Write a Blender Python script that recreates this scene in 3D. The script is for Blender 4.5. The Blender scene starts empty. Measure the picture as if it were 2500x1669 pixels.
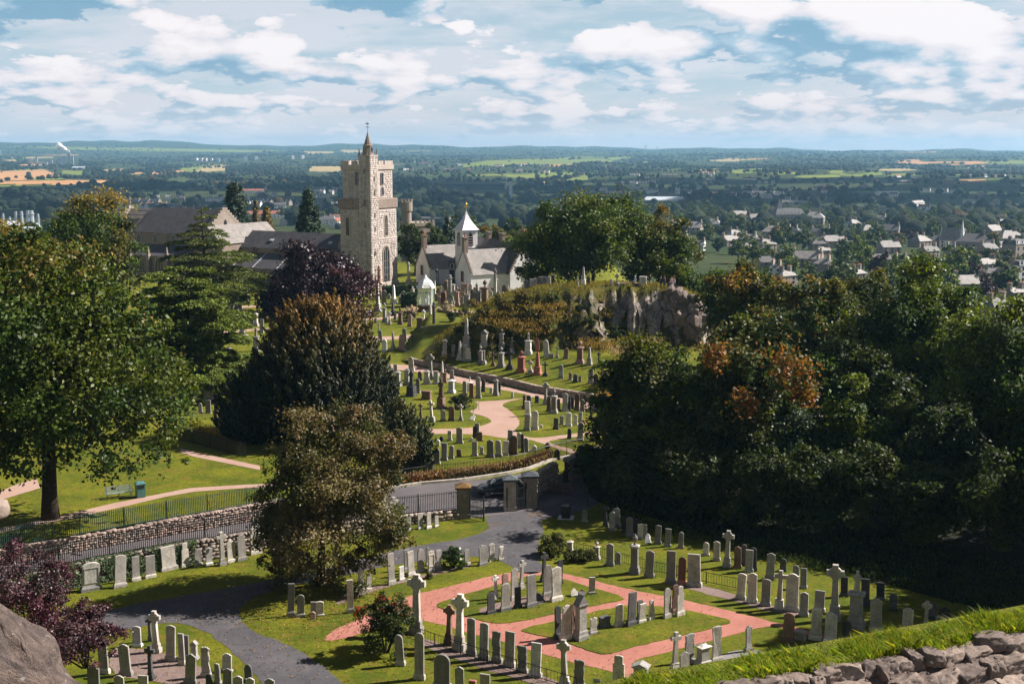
import bpy, bmesh, math, random
import numpy as np
from mathutils import Vector, Matrix, noise
R = math.radians
rnd = random.Random(7)
sc = bpy.context.scene
col = sc.collection

# ------------------------------------------------------------------ camera
CAMZ, F, HZ = 30.0, 3000.0, 362.0          # eye height over the churchyard, focal length and horizon row (2500x1669 frame)
PIT = math.atan((834.5 - HZ) / F)
cam = bpy.data.cameras.new('camera'); camo = bpy.data.objects.new('camera', cam); col.objects.link(camo)
cam.sensor_width = 36; cam.lens = F / 2500 * 36; cam.clip_start = 0.3; cam.clip_end = 40000
camo.location = (0, 0, CAMZ); camo.rotation_euler = (R(90) - PIT, 0, 0)
sc.camera = camo

# ------------------------------------------------------------------ light
SUN_EL, SUN_AZ = R(41), math.atan2(0.965, 0.26)      # azimuth clockwise from +Y
sd = Vector((math.cos(SUN_EL) * math.sin(SUN_AZ), math.cos(SUN_EL) * math.cos(SUN_AZ), math.sin(SUN_EL)))
sun = bpy.data.lights.new('sun', 'SUN'); suno = bpy.data.objects.new('sun', sun); col.objects.link(suno)
sun.energy = 5.0; sun.angle = R(0.55); sun.color = (1.0, 0.92, 0.83)
suno.rotation_euler = sd.to_track_quat('Z', 'Y').to_euler(); suno.location = (200, 60, 200)
vs = sc.view_settings
sc.display_settings.display_device = 'sRGB'
vs.view_transform = 'Standard'; vs.look = 'None'; vs.gamma = 1; vs.exposure = 1.15; vs.use_curve_mapping = False
cy = sc.cycles
cy.use_denoising = True; cy.max_bounces = 6; cy.diffuse_bounces = 3; cy.glossy_bounces = 2; cy.transmission_bounces = 4
cy.transparent_max_bounces = 8; cy.volume_bounces = 0; cy.caustics_reflective = False; cy.caustics_refractive = False
try: cy.denoiser = 'OPENIMAGEDENOISE'
except Exception: pass

# ------------------------------------------------------------------ node helper
class NT:
    def __init__(s, nt): s.nt = nt; s.nodes = nt.nodes; s.links = nt.links
    def n(s, t, out=0, **kw):
        nd = s.nodes.new('ShaderNode' + t)
        for k, v in kw.items():
            if k.startswith('_'): setattr(nd, k[1:], v); continue
            if k[0] == 'i' and k[1:].isdigit(): i = nd.inputs[int(k[1:])]
            else: i = nd.inputs[k.replace('_', ' ')]
            if isinstance(v, bpy.types.NodeSocket): s.links.new(v, i)
            else:
                if hasattr(i.default_value, '__len__') and not hasattr(v, '__len__'): v = [v] * len(i.default_value)
                if hasattr(v, '__len__') and hasattr(i.default_value, '__len__') and len(v) == 3 and len(i.default_value) == 4: v = (*v, 1)
                i.default_value = v
        return nd.outputs[out] if out is not None else nd
    def math(s, op, a, b=0.0, c=0.0): return s.n('Math', _operation=op, i0=a, i1=b, i2=c)
    def mix(s, f, a, b, bt='MIX'):
        nd = s.n('Mix', None, _data_type='RGBA', _blend_type=bt)
        for i, v in ((0, f), (6, a), (7, b)):
            if isinstance(v, bpy.types.NodeSocket): s.links.new(v, nd.inputs[i])
            else: nd.inputs[i].default_value = v if i == 0 else (*v, 1) if len(v) == 3 else v
        return nd.outputs[2]
    def ramp(s, f, *stops, interp='LINEAR'):
        nd = s.n('ValToRGB', None, Fac=f); cr = nd.color_ramp; cr.interpolation = interp
        while len(cr.elements) < len(stops): cr.elements.new(0.5)
        for e, (p, c) in zip(cr.elements, stops):
            e.position = p; e.color = (c, c, c, 1) if not hasattr(c, '__len__') else (*c, 1) if len(c) == 3 else c
        return nd.outputs[0]
    def noise(s, vec, scale, detail=4, rough=.55, dist=0, out=0):
        return s.n('TexNoise', out, Vector=vec, Scale=scale, Detail=detail, Roughness=rough, Distortion=dist)

# ------------------------------------------------------------------ sky
SKY, SKYS, SEEDS = 0.07, 0.46, (6.3, 10.7)
world = bpy.data.worlds.new('World'); sc.world = world; world.use_nodes = True
w = NT(world.node_tree); w.nodes.clear()
sky = w.n('TexSky', None, _sky_type='NISHITA', _sun_disc=False)
sky.sun_elevation = SUN_EL; sky.sun_rotation = SUN_AZ; sky.air_density = 1.0; sky.dust_density = 0.6; sky.ozone_density = 2.0
geo = w.n('TexCoord', 0)
xyz = w.n('SeparateXYZ', None, Vector=geo)
el = w.math('MAXIMUM', xyz.outputs[2], 0.0)
az = w.math('ARCTAN2', xyz.outputs[0], xyz.outputs[1])
low = w.ramp(el, (.03, 1), (.085, 0))
def vec(k, kz, dx, dz, seed):
    return w.n('CombineXYZ', X=w.math('MULTIPLY_ADD', xyz.outputs[0], k, dx + seed), Y=w.math('MULTIPLY_ADD', xyz.outputs[1], k, seed * .7), Z=w.math('MULTIPLY_ADD', xyz.outputs[2], k * kz, dz))
def field(k, kz, dx, dz, seed, fine):
    v = vec(k, kz, dx, dz, seed)
    d = w.math('ADD', w.noise(v, 1.0, 2, .5, .1), w.math('MULTIPLY', w.math('SUBTRACT', .45, w.n('TexVoronoi', 0, _feature='F1', Vector=v, Scale=2.3)), .22))
    if fine:
        d = w.math('ADD', d, w.math('MULTIPLY', w.math('SUBTRACT', .45, w.n('TexVoronoi', 0, _feature='F1', Vector=v, Scale=6.5)), .12))
        d = w.math('ADD', d, w.math('MULTIPLY', w.math('SUBTRACT', w.noise(v, 6, 5, .66), .5), .34))
    return d
CU, CL = SEEDS
def dens(du, dv, fine=True):
    a_, b_ = field(6.6, 2.5, du, dv, CU, fine), w.math('ADD', field(15, 3.2, du, dv, CL, fine), .02)
    return w.math('ADD', w.math('MULTIPLY', a_, w.math('SUBTRACT', 1.0, low)), w.math('MULTIPLY', b_, low))
n0 = dens(0, 0); n1 = dens(.20, .24, False); n2 = dens(0, -.34, False)
high = w.n('Clamp', Value=w.math('MULTIPLY', w.math('SUBTRACT', el, .10), 1.6))
cover = w.math('SUBTRACT', n0, w.math('MULTIPLY', high, .2))
mask = w.ramp(cover, (.428, 0), (.450, .85), (.48, 1))
lit = w.math('ADD', w.math('MULTIPLY', w.math('SUBTRACT', n0, n1), 4.2), .50)
under = w.math('MULTIPLY', w.math('SUBTRACT', .47, n2), 4.0)      # little cloud below: this is the shaded base
lit2 = w.n('Clamp', Value=w.math('SUBTRACT', lit, w.math('MAXIMUM', under, 0)))
ccol = w.ramp(lit2, (0.0, (.13, .36, .54)), (.28, (.36, .56, .70)), (.48, (.72, .74, .81)), (.70, (.90, .845, .875)), (1.0, (1.02, .965, .965)))
veil = w.ramp(w.noise(vec(9, 5, 0, 0, 31.0), 1.0, 4, .62, .3), (.38, 0), (.58, 1))
hz = w.ramp(el, (0.0, .85), (.02, .55), (.06, .20), (.2, .04), (.5, 0.0))
skyc = w.mix(1.0, sky.outputs[0], (SKY, SKY, SKY), 'MULTIPLY')
skyc = w.mix(w.ramp(el, (0, .75), (.12, .6), (.3, 0)), skyc, (.42, .66, .81))
skyc = w.mix(w.math('MULTIPLY', veil, w.ramp(el, (0, .85), (.25, .35), (.6, .1))), skyc, (.78, .77, .83))
skyc = w.mix(mask, skyc, ccol)
skyc = w.mix(hz, skyc, (.90, .87, .91))
glow = w.ramp(w.math('MULTIPLY', el, 1.0), (0, 1.0), (.18, .96), (.6, .58))
skyc = w.mix(1.0, skyc, glow, 'MULTIPLY')
bg = w.n('Background', Color=skyc, Strength=SKYS)
world.cycles.sampling_method = 'MANUAL'; world.cycles.sample_map_resolution = 512
wo = w.n('OutputWorld', None); w.links.new(bg, wo.inputs['Surface'])

# ------------------------------------------------------------------ picture geometry -> place
FWD = Vector((0, math.cos(PIT), -math.sin(PIT))); UPV = Vector((0, math.sin(PIT), math.cos(PIT)))
FR = {'O': (0, 0, .9396), 'A': (880, 620, 5.593), 'B': (1080, 640, 3.4544), 'C': (940, 860, 3.789), 'D': (0, 1000, 3.356), 'E': (0, 1300, 3.356),
      'F': (560, 960, 2.903), 'G': (840, 1200, 3.343), 'H': (1240, 1180, 3.206), 'I': (1700, 1250, 2.936), 'J': (550, 660, 3.92), 'K': (470, 720, 4.613),
      'T': (820, 310, 6.272), 'S': (1000, 480, 6.533), 'L': (0, 300, 3.409), 'M': (600, 300, 3.356), 'V': (1250, 330, 3.614), 'W': (1850, 330, 3.614), 'X': (1100, 1100, 6.525), 'Y': (280, 480, 4.05), 'P': (0, 0, 1.0)}
def fp(fr, x, y): o = FR[fr]; return o[0] + x / o[2], o[1] + y / o[2]
def ray(x, y): return Vector(((x - 1250) / F, 0, 0)) + UPV * ((834.5 - y) / F) + FWD
def P(x, y, z=0.0):
    d = ray(x, y); t = (z - CAMZ) / d.z
    return Vector((d.x * t, d.y * t, z))
def PY(x, y, Y):
    d = ray(x, y); t = Y / d.y
    return Vector((d.x * t, Y, CAMZ + d.z * t))
def ppm(p): return F / ((p - camo.location).dot(FWD))       # frame pixels per metre at a place
def proj(p):
    q = Vector(p) - camo.location; f = q.dot(FWD)
    return 1250 + q.x / f * F, 834.5 - q.dot(UPV) / f * F
def sm(a, b, x):
    t = np.clip((x - a) / (b - a), 0, 1); return t * t * (3 - 2 * t)

# ------------------------------------------------------------------ meshes and things
def mesh(name, verts, faces, mats, parent=None, smooth=False, mi=None, colors=None, loc=None):
    me = bpy.data.meshes.new(name); me.from_pydata(verts, [], faces)
    for m in (mats if isinstance(mats, (list, tuple)) else [mats]): me.materials.append(m)
    if mi is not None: me.polygons.foreach_set('material_index', np.asarray(mi, np.int32))
    if smooth: me.polygons.foreach_set('use_smooth', np.ones(len(me.polygons), bool))
    me.update()
    o = bpy.data.objects.new(name, me); col.objects.link(o)
    if parent is not None: o.parent = parent
    if loc is not None: o.location = loc
    return o
def npmesh(name, V, Q, mats, parent=None, colors=None, smooth=False, loc=None):
    """V (n,3) float, Q (m,k) int faces, colors (m,3) per face"""
    me = bpy.data.meshes.new(name); k = Q.shape[1]
    me.vertices.add(len(V)); me.vertices.foreach_set('co', np.ascontiguousarray(V, np.float32).ravel())
    me.loops.add(Q.size); me.loops.foreach_set('vertex_index', np.ascontiguousarray(Q, np.int32).ravel())
    me.polygons.add(len(Q)); me.polygons.foreach_set('loop_start', np.arange(0, Q.size, k, dtype=np.int32))
    if smooth: me.polygons.foreach_set('use_smooth', np.ones(len(Q), bool))
    for m in (mats if isinstance(mats, (list, tuple)) else [mats]): me.materials.append(m)
    if colors is not None:
        a = me.attributes.new('Col', 'FLOAT_COLOR', 'FACE')
        c = np.ones((len(Q), 4), np.float32); c[:, :3] = colors; a.data.foreach_set('color', c.ravel())
    me.update(calc_edges=True)
    o = bpy.data.objects.new(name, me); col.objects.link(o)
    if parent is not None: o.parent = parent
    if loc is not None: o.location = loc
    return o
def tag(o, label=None, cat=None, group=None, kind=None):
    if label: o['label'] = label
    if cat: o['category'] = cat
    if group: o['group'] = group
    if kind: o['kind'] = kind
    return o
def thing(name, label, cat, loc=(0, 0, 0), rz=0.0, group=None):
    o = bpy.data.objects.new(name, None); col.objects.link(o); o.empty_display_size = .3
    o.location = loc; o.rotation_euler = (0, 0, rz)
    return tag(o, label, cat, group)
def copy_tree(o, parent=None):
    c = o.copy(); col.objects.link(c); c.parent = parent
    for ch in o.children: copy_tree(ch, c)
    return c

class MB:
    def __init__(s): s.v = []; s.f = []; s.m = []
    def add(s, vs_, fs, mi=0):
        b = len(s.v); s.v += [tuple(v) for v in vs_]
        for f in fs: s.f.append(tuple(i + b for i in f)); s.m.append(mi)
        return s
    def box(s, x0, x1, y0, y1, z0, z1, mi=0, M=None):
        v = [Vector(p) for p in ((x0, y0, z0), (x1, y0, z0), (x1, y1, z0), (x0, y1, z0), (x0, y0, z1), (x1, y0, z1), (x1, y1, z1), (x0, y1, z1))]
        if M is not None: v = [M @ p for p in v]
        return s.add(v, [(3, 2, 1, 0), (4, 5, 6, 7), (0, 1, 5, 4), (1, 2, 6, 5), (2, 3, 7, 6), (3, 0, 4, 7)], mi)
    def cbox(s, c, sx, sy, sz, mi=0, M=None):
        return s.box(c[0] - sx / 2, c[0] + sx / 2, c[1] - sy / 2, c[1] + sy / 2, c[2], c[2] + sz, mi, M)
    def rings(s, rs, mi=0, cap=True, closed=True):
        n = len(rs[0]); b = len(s.v)
        for r in rs: s.v += [tuple(p) for p in r]
        for i in range(len(rs) - 1):
            for j in range(n if closed else n - 1):
                k = (j + 1) % n
                s.f.append((b + i * n + j, b + i * n + k, b + (i + 1) * n + k, b + (i + 1) * n + j)); s.m.append(mi)
        if cap:
            s.f.append(tuple(b + j for j in reversed(range(n)))); s.m.append(mi)
            e = b + (len(rs) - 1) * n; s.f.append(tuple(e + j for j in range(n))); s.m.append(mi)
        return s
    def frus(s, cx, cy, levels, mi=0):
        """square stacked sections: levels (z, width, depth)"""
        return s.rings([[(cx - w / 2, cy - d / 2, z), (cx + w / 2, cy - d / 2, z), (cx + w / 2, cy + d / 2, z), (cx - w / 2, cy + d / 2, z)] for z, w, d in levels], mi)
    def lathe(s, cx, cy, prof, n=10, mi=0):
        return s.rings([[(cx + r * math.cos(2 * math.pi * j / n), cy + r * math.sin(2 * math.pi * j / n), z) for j in range(n)] for r, z in prof], mi)
    def slab(s, out, y0, y1, bev=.015, mi=0):
        """xz outline (counter-clockwise seen from -y) extruded in y with a chamfer"""
        cx = sum(p[0] for p in out) / len(out); cz = sum(p[1] for p in out) / len(out)
        def ins(d):
            r = []
            for x, z in out:
                dx, dz = cx - x, cz - z; L = math.hypot(dx, dz) or 1
                r.append((x + dx / L * d, z + dz / L * d))
            return r
        a = ins(bev)
        return s.rings([[(x, y0, z) for x, z in a], [(x, y0 + bev, z) for x, z in out], [(x, y1 - bev, z) for x, z in out], [(x, y1, z) for x, z in a]], mi)
    def tube(s, pts, rad, n=6, mi=0, cap=True):
        pts = [Vector(p) for p in pts]; rs = []
        if not hasattr(rad, '__len__'): rad = [rad] * len(pts)
        for i, p in enumerate(pts):
            t = (pts[min(i + 1, len(pts) - 1)] - pts[max(i - 1, 0)]).normalized()
            a = t.cross(Vector((0, 0, 1)) if abs(t.z) < .9 else Vector((1, 0, 0))).normalized(); b = t.cross(a)
            rs.append([p + (a * math.cos(2 * math.pi * j / n) + b * math.sin(2 * math.pi * j / n)) * rad[i] for j in range(n)])
        return s.rings(rs, mi, cap)
    def jit(s, a, seed=0, sc_=1.0):
        s.v = [tuple(Vector(v) + noise.noise_vector(Vector(v) * sc_ + Vector((seed, seed * .7, 0))) * a) for v in s.v]
        return s
    def build(s, name, mats, parent=None, smooth=False, loc=None):
        many = isinstance(mats, (list, tuple)) and len(mats) > 1
        return mesh(name, s.v, s.f, mats, parent, smooth, s.m if many else None, loc=loc)
# ------------------------------------------------------------------ materials
MATS = {}
def newmat(name):
    m = bpy.data.materials.new(name); m.use_nodes = True
    t = NT(m.node_tree); b = t.nodes['Principled BSDF']; MATS[name] = m
    t.b = b; t.m = m
    t.pos = t.n('NewGeometry', 0); 
    return t
def setb(t, color=None, rough=.8, spec=.3, bump=None, bstr=.3, bdist=.02, metal=0):
    b = t.b
    if color is not None:
        if isinstance(color, bpy.types.NodeSocket): t.links.new(color, b.inputs['Base Color'])
        else: b.inputs['Base Color'].default_value = (*color, 1)
    if isinstance(rough, bpy.types.NodeSocket): t.links.new(rough, b.inputs['Roughness'])
    else: b.inputs['Roughness'].default_value = rough
    b.inputs['Specular IOR Level'].default_value = spec; b.inputs['Metallic'].default_value = metal
    if bump is not None:
        t.links.new(t.n('Bump', Height=bump, Strength=bstr, Distance=bdist), b.inputs['Normal'])
    return t.m
def plain(name, c, rough=.6, spec=.3, metal=0, var=.15, scale=3):
    t = newmat(name)
    n = t.noise(t.pos, scale, 5, .6)
    c2 = t.mix(t.ramp(n, (.3, 0), (.7, 1)), [x * (1 - var) for x in c], [min(x * (1 + var), 1) for x in c])
    return setb(t, c2, rough, spec, metal=metal)
def stone(name, c, dark=.45, lichen=(.30, .29, .22), letter=False, scale=1.6, bl=0.0):
    """weathered cut stone: broad staining, streaks down the face, speckled lichen; letter adds cut rows of inscription on the front"""
    t = newmat(name); tc = t.n('TexCoord', None); ob = tc.outputs['Object']
    oi = t.n('ObjectInfo', None); rv = oi.outputs['Random']
    sv = t.n('VectorMath', _operation='ADD', i0=ob, i1=t.n('CombineXYZ', X=t.math('MULTIPLY', rv, 31), Y=t.math('MULTIPLY', rv, 57), Z=0.0))
    n = t.noise(sv, scale, 6, .62); st = t.noise(t.n('VectorMath', _operation='MULTIPLY', i0=sv, i1=(7, 7, .7)), 1.2, 4, .6)
    f = t.noise(sv, 22, 3, .6)
    cc = t.mix(t.ramp(n, (.33, 0), (.68, 1)), [x * .72 for x in c], [min(1, x * 1.15) for x in c])
    cc = t.mix(t.math('MULTIPLY', t.ramp(st, (.48, 0), (.72, 1)), dark), cc, [x * .28 for x in c])
    cc = t.mix(t.math('MULTIPLY', t.ramp(f, (.56, 0), (.68, 1)), .45), cc, lichen)
    vv = t.math('ADD', t.math('MULTIPLY', rv, .72), .52)
    cc = t.mix(1.0, cc, t.n('CombineColor', Red=vv, Green=vv, Blue=t.math('ADD', t.math('MULTIPLY', rv, .66), .55)), 'MULTIPLY')
    if letter:
        sep = t.n('SeparateXYZ', None, Vector=ob); g = t.n('SeparateXYZ', None, Vector=tc.outputs['Normal'])
        front = t.math('LESS_THAN', g.outputs[1], -.85)
        row = t.math('GREATER_THAN', t.math('FRACT', t.math('MULTIPLY', sep.outputs[2], 11.0)), .45)
        wd = t.noise(t.n('CombineXYZ', X=t.math('MULTIPLY', sep.outputs[0], 34), Y=t.math('FLOOR', t.math('MULTIPLY', sep.outputs[2], 11.0)), Z=t.math('MULTIPLY', rv, 40)), 1, 2, .6)
        mid = t.math('MULTIPLY', t.math('LESS_THAN', t.math('ABSOLUTE', sep.outputs[0]), t.math('ADD', .19, t.math('MULTIPLY', t.noise(t.n('CombineXYZ', X=0.0, Y=t.math('FLOOR', t.math('MULTIPLY', sep.outputs[2], 11.0)), Z=rv), 3, 0), .16))), t.math('GREATER_THAN', sep.outputs[2], .55))
        k = t.math('MULTIPLY', t.math('MULTIPLY', front, row), t.math('MULTIPLY', mid, t.math('GREATER_THAN', wd, .48)))
        cc = t.mix(t.math('MULTIPLY', k, .55), cc, [x * .25 for x in c])
    cc = t.mix(t.ramp(t.noise(sv, 5.5, 4, .65), (.55, 0), (.66, .55)), cc, [x * .35 for x in c])
    h = t.math('ADD', t.math('MULTIPLY', n, .6), t.math('MULTIPLY', f, .5))
    return setb(t, cc, .85, .25, h, .5, .03)
def masonry(name, c1, c2, mortar, bw, bh, dark=.4):
    """ashlar / rubble too far off to pick apart: coursed blocks on world X+Y and Z"""
    t = newmat(name); tc = t.n('TexCoord', 3)
    s = t.n('SeparateXYZ', None, Vector=tc); nn = t.n('SeparateXYZ', None, Vector=t.n('TexCoord', 1))
    u = t.mix(t.math('GREATER_THAN', t.math('ABSOLUTE', nn.outputs[0]), .6), t.n('CombineXYZ', X=s.outputs[0], Y=s.outputs[2], Z=0.0), t.n('CombineXYZ', X=s.outputs[1], Y=s.outputs[2], Z=0.0))
    br = t.n('TexBrick', None, Vector=u, Color1=(*c1, 1), Color2=(*c2, 1), Mortar=(*mortar, 1), Scale=1.0, Mortar_Size=.025, Brick_Width=bw, Row_Height=bh, Bias=-.1)
    n = t.noise(tc, .35, 6, .65); f = t.noise(tc, 2.3, 5, .65)
    st = t.noise(t.n('VectorMath', _operation='MULTIPLY', i0=tc, i1=(1.6, 1.6, .12)), 1, 4, .6)
    cc = t.mix(t.math('MULTIPLY', t.ramp(st, (.5, 0), (.74, 1)), dark), br.outputs[0], [x * .22 for x in c1])
    cc = t.mix(t.ramp(n, (.3, .0), (.75, .45)), cc, [c1[0] * .55, c1[1] * .5, c1[2] * .45])
    cc = t.mix(t.math('MULTIPLY', t.ramp(f, (.4, 0), (.7, 1)), .35), cc, [min(1, x * 1.25) for x in c2])
    h = t.math('ADD', t.math('MULTIPLY', br.outputs[1], -.7), f)
    return setb(t, cc, .9, .2, h, .5, .05)
def leaf(name, tint=(1, 1, 1), trans=.28, rough=.42, spec=.5, var=.35):
    t = newmat(name); a = t.n('Attribute', None, _attribute_name='Col')
    n = t.noise(t.pos, .35, 3, .6)
    v = t.ramp(n, (.3, 1 - var), (.7, 1 + var))
    c = t.mix(1.0, a.outputs[0], v, 'MULTIPLY'); c = t.mix(1.0, c, tint, 'MULTIPLY')
    setb(t, c, rough, spec)
    tr = t.n('BsdfTranslucent', Color=t.mix(1.0, c, (1.5, 1.6, .6), 'MULTIPLY'))
    mx = t.n('MixShader', Fac=trans, i1=t.b.outputs[0], i2=tr)
    t.links.new(mx, t.nodes['Material Output'].inputs['Surface'])
    return t.m
def grassmat(name, a, b, c, s1=.25, s2=.9):
    t = newmat(name)
    n1 = t.noise(t.pos, s1, 5, .6); n2 = t.noise(t.pos, s2, 6, .65); n3 = t.noise(t.pos, 14, 4, .7)
    cc = t.mix(t.ramp(n1, (.38, 0), (.62, 1)), a, b)
    cc = t.mix(t.math('MULTIPLY', t.ramp(n2, (.50, 0), (.68, 1)), .8), cc, c)
    n4 = t.noise(t.pos, 3.2, 5, .7)
    cc = t.mix(t.ramp(n4, (.36, .55), (.56, 0)), cc, [x * .45 for x in a])
    cc = t.mix(t.ramp(n3, (.30, .65), (.60, 0)), cc, [x * .3 for x in a])
    return setb(t, cc, .9, .12, t.math('ADD', n3, t.noise(t.pos, 40, 2)), .9, .06)
def groundmat(name, a, b, speck, s=30, bstr=.5, stain=None):
    t = newmat(name)
    n1 = t.noise(t.pos, .35, 5, .6); n3 = t.noise(t.pos, s, 3, .75); n2 = t.noise(t.pos, 2.5, 5, .65)
    cc = t.mix(t.ramp(n1, (.35, 0), (.65, 1)), a, b)
    cc = t.mix(t.math('MULTIPLY', t.ramp(n2, (.5, 0), (.75, 1)), .45), cc, [x * .6 for x in a])
    cc = t.mix(t.ramp(n3, (.5, 0), (.7, .6)), cc, speck)
    vo = t.n('TexVoronoi', 0, _feature='DISTANCE_TO_EDGE', Vector=t.n('VectorMath', _operation='ADD', i0=t.pos, i1=t.n('VectorMath', _operation='SCALE', i0=t.noise(t.pos, .9, 4, out=1), Scale=1.6)), Scale=.28)
    if stain: cc = t.mix(t.ramp(vo, (.0, .55), (.008, 0)), cc, [x * .35 for x in a]); cc = t.mix(t.ramp(t.noise(t.pos, .6, 6, .7), (.5, 0), (.7, .5)), cc, [x * 1.5 for x in b])
    if stain: cc = t.mix(t.ramp(t.noise(t.pos, .22, 4, .6), (.62, 0), (.74, .6)), cc, stain)
    return setb(t, cc, .92, .15, n3, bstr, .03)

grassmat('lawn', (.092, .125, .009), (.20, .205, .013), (.24, .165, .03))
grassmat('lawn_far', (.105, .150, .010), (.20, .21, .014), (.22, .17, .03), .12, .5)
grassmat('rough_grass', (.05, .060, .014), (.17, .13, .028), (.24, .13, .04), .22, .55)
groundmat('asphalt', (.060, .058, .066), (.085, .080, .088), (.13, .125, .13), 24, .4, (.16, .09, .03))
groundmat('lane_asphalt', (.085, .078, .085), (.115, .105, .11), (.16, .15, .16), 24, .4)
groundmat('red_gravel', (.30, .115, .090), (.36, .155, .12), (.46, .25, .21), 16, .8)
groundmat('pink_path', (.32, .205, .165), (.36, .245, .20), (.42, .31, .26), 16, .6)
groundmat('bed_gravel', (.14, .095, .085), (.20, .145, .13), (.36, .30, .28), 14, 1.0)
groundmat('grey_gravel', (.17, .16, .165), (.22, .205, .205), (.36, .35, .35), 14, 1.0)
groundmat('soil', (.035, .026, .018), (.06, .042, .03), (.08, .06, .05), 14, .8)
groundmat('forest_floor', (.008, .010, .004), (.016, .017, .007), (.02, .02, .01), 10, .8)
for k, c, dk in (('grey', (.34, .325, .31), .5), ('pale', (.52, .48, .44), .45), ('white', (.72, .70, .69), .30), ('dark', (.085, .085, .095), .4),
                 ('red', (.34, .135, .105), .3), ('brown', (.20, .125, .095), .5), ('pink', (.42, .26, .22), .35)):
    stone('stone_' + k, c, dk, letter=True)
stone('sandstone', (.40, .34, .28), .55); stone('kerb_stone', (.40, .36, .32), .4)
stone('lichen_rock', (.22, .170, .148), .55, (.40, .36, .33), scale=4.5)
stone('rubble', (.34, .275, .235), .45, (.48, .44, .38), scale=2.0)
stone('cobble', (.30, .225, .195), .45, (.5, .46, .42), scale=2.0)
masonry('tower_stone', (.50, .435, .40), (.40, .35, .325), (.32, .28, .26), .95, .42, .6)
masonry('church_stone', (.30, .24, .20), (.22, .18, .155), (.13, .11, .10), .9, .38, .6)
masonry('villa_stone', (.34, .285, .245), (.27, .23, .20), (.25, .21, .19), .8, .35, .2)
def slate(name, a, b, rh):
    t = newmat(name); tc = t.n('TexCoord', 3); s = t.n('SeparateXYZ', None, Vector=tc)
    br = t.n('TexBrick', None, Vector=t.n('CombineXYZ', X=t.math('ADD', s.outputs[0], s.outputs[1]), Y=s.outputs[2], Z=0.0), Color1=(*a, 1), Color2=(*b, 1), Mortar=(*[x * .5 for x in a], 1), Mortar_Size=.02, Brick_Width=.4, Row_Height=rh, Scale=1.0)
    n = t.noise(tc, .6, 6, .65); f = t.noise(tc, 5, 4, .7)
    cc = t.mix(t.ramp(n, (.4, 0), (.7, .6)), br.outputs[0], [x * 1.5 for x in b])
    cc = t.mix(t.ramp(f, (.52, 0), (.7, .5)), cc, [x * .5 for x in a])
    return setb(t, cc, .62, .4, t.math('ADD', br.outputs[1], f), .5, .03)
slate('slate_dark', (.060, .058, .066), (.085, .08, .085), .24)
slate('slate_grey', (.20, .185, .18), (.27, .25, .24), .26)
slate('stone_slate', (.16, .148, .14), (.21, .19, .18), .32)
def harl():
    t = newmat('whitewash'); n = t.noise(t.pos, .5, 6, .65); f = t.noise(t.pos, 4.5, 5, .7)
    cc = t.mix(t.ramp(n, (.4, 0), (.72, .55)), (.74, .72, .73), (.46, .44, .44)); cc = t.mix(t.ramp(f, (.57, 0), (.68, .7)), cc, (.25, .23, .23))
    setb(t, cc, .9, .2, f, .5, .04)
harl()
plain('glass_dark', (.02, .024, .03), .12, .6, var=.4); plain('lead', (.42, .42, .45), .45, .5, .2); plain('gold', (.75, .42, .06), .3, .5, .9)
plain('iron', (.012, .013, .015), .45, .5); plain('green_iron', (.02, .06, .055), .45, .5); plain('white_paint', (.80, .80, .81), .45, .4, var=.06)
plain('bin_green', (.06, .16, .16), .4, .5); plain('bin_black', (.012, .012, .014), .4, .5); plain('steel_seat', (.36, .44, .43), .35, .6, .5); plain('wood_dark', (.075, .04, .028), .5, .4)
plain('marble', (.72, .76, .76), .4, .5, var=.06); plain('terracotta', (.42, .15, .06), .7, .2); plain('bark', (.035, .026, .020), .95, .15, var=.5, scale=6); plain('bark_grey', (.10, .085, .07), .95, .15, var=.4, scale=6)
plain('car_paint', (.006, .012, .022), .18, .7, var=.1); plain('car_glass', (.02, .028, .032), .06, .8, var=.1); plain('tyre', (.012, .012, .012), .8, .2); plain('alloy', (.5, .5, .52), .3, .6, .8); plain('lamp_glass', (.6, .6, .62), .1, .7, var=.05); plain('chrome', (.6, .6, .62), .15, .6, .9)
plain('render_white', (.70, .68, .66), .85, .2, var=.08, scale=.3); plain('concrete', (.48, .47, .46), .85, .2, var=.15, scale=.1); plain('metal_roof', (.42, .46, .52), .5, .4, var=.1, scale=.05); plain('blue_shed', (.03, .06, .10), .6, .3, var=.1, scale=.05); plain('brick_red', (.26, .10, .07), .85, .2, var=.2)
plain('plant_steel', (.38, .41, .45), .5, .4, .3, var=.2, scale=.05); plain('crane_red', (.45, .10, .06), .5, .4)
def glassmat():
    t = newmat('pane_glass'); t.b.inputs['Base Color'].default_value = (.78, .9, .9, 1); t.b.inputs['Roughness'].default_value = .03
    t.b.inputs['Transmission Weight'].default_value = 0.0; t.b.inputs['Alpha'].default_value = .28
glassmat()
leaf('leaf', rough=.55, spec=.22); leaf('leaf_gloss', rough=.5, spec=.26, trans=.27); leaf('needle', trans=.12, rough=.55, spec=.35); leaf('leaf_purple', trans=.12, rough=.45, spec=.35, var=.25)
leaf('grass_blade', trans=.35, rough=.5, spec=.3, var=.2); leaf('flower', trans=.3, rough=.6, spec=.2, var=.2)
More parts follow.
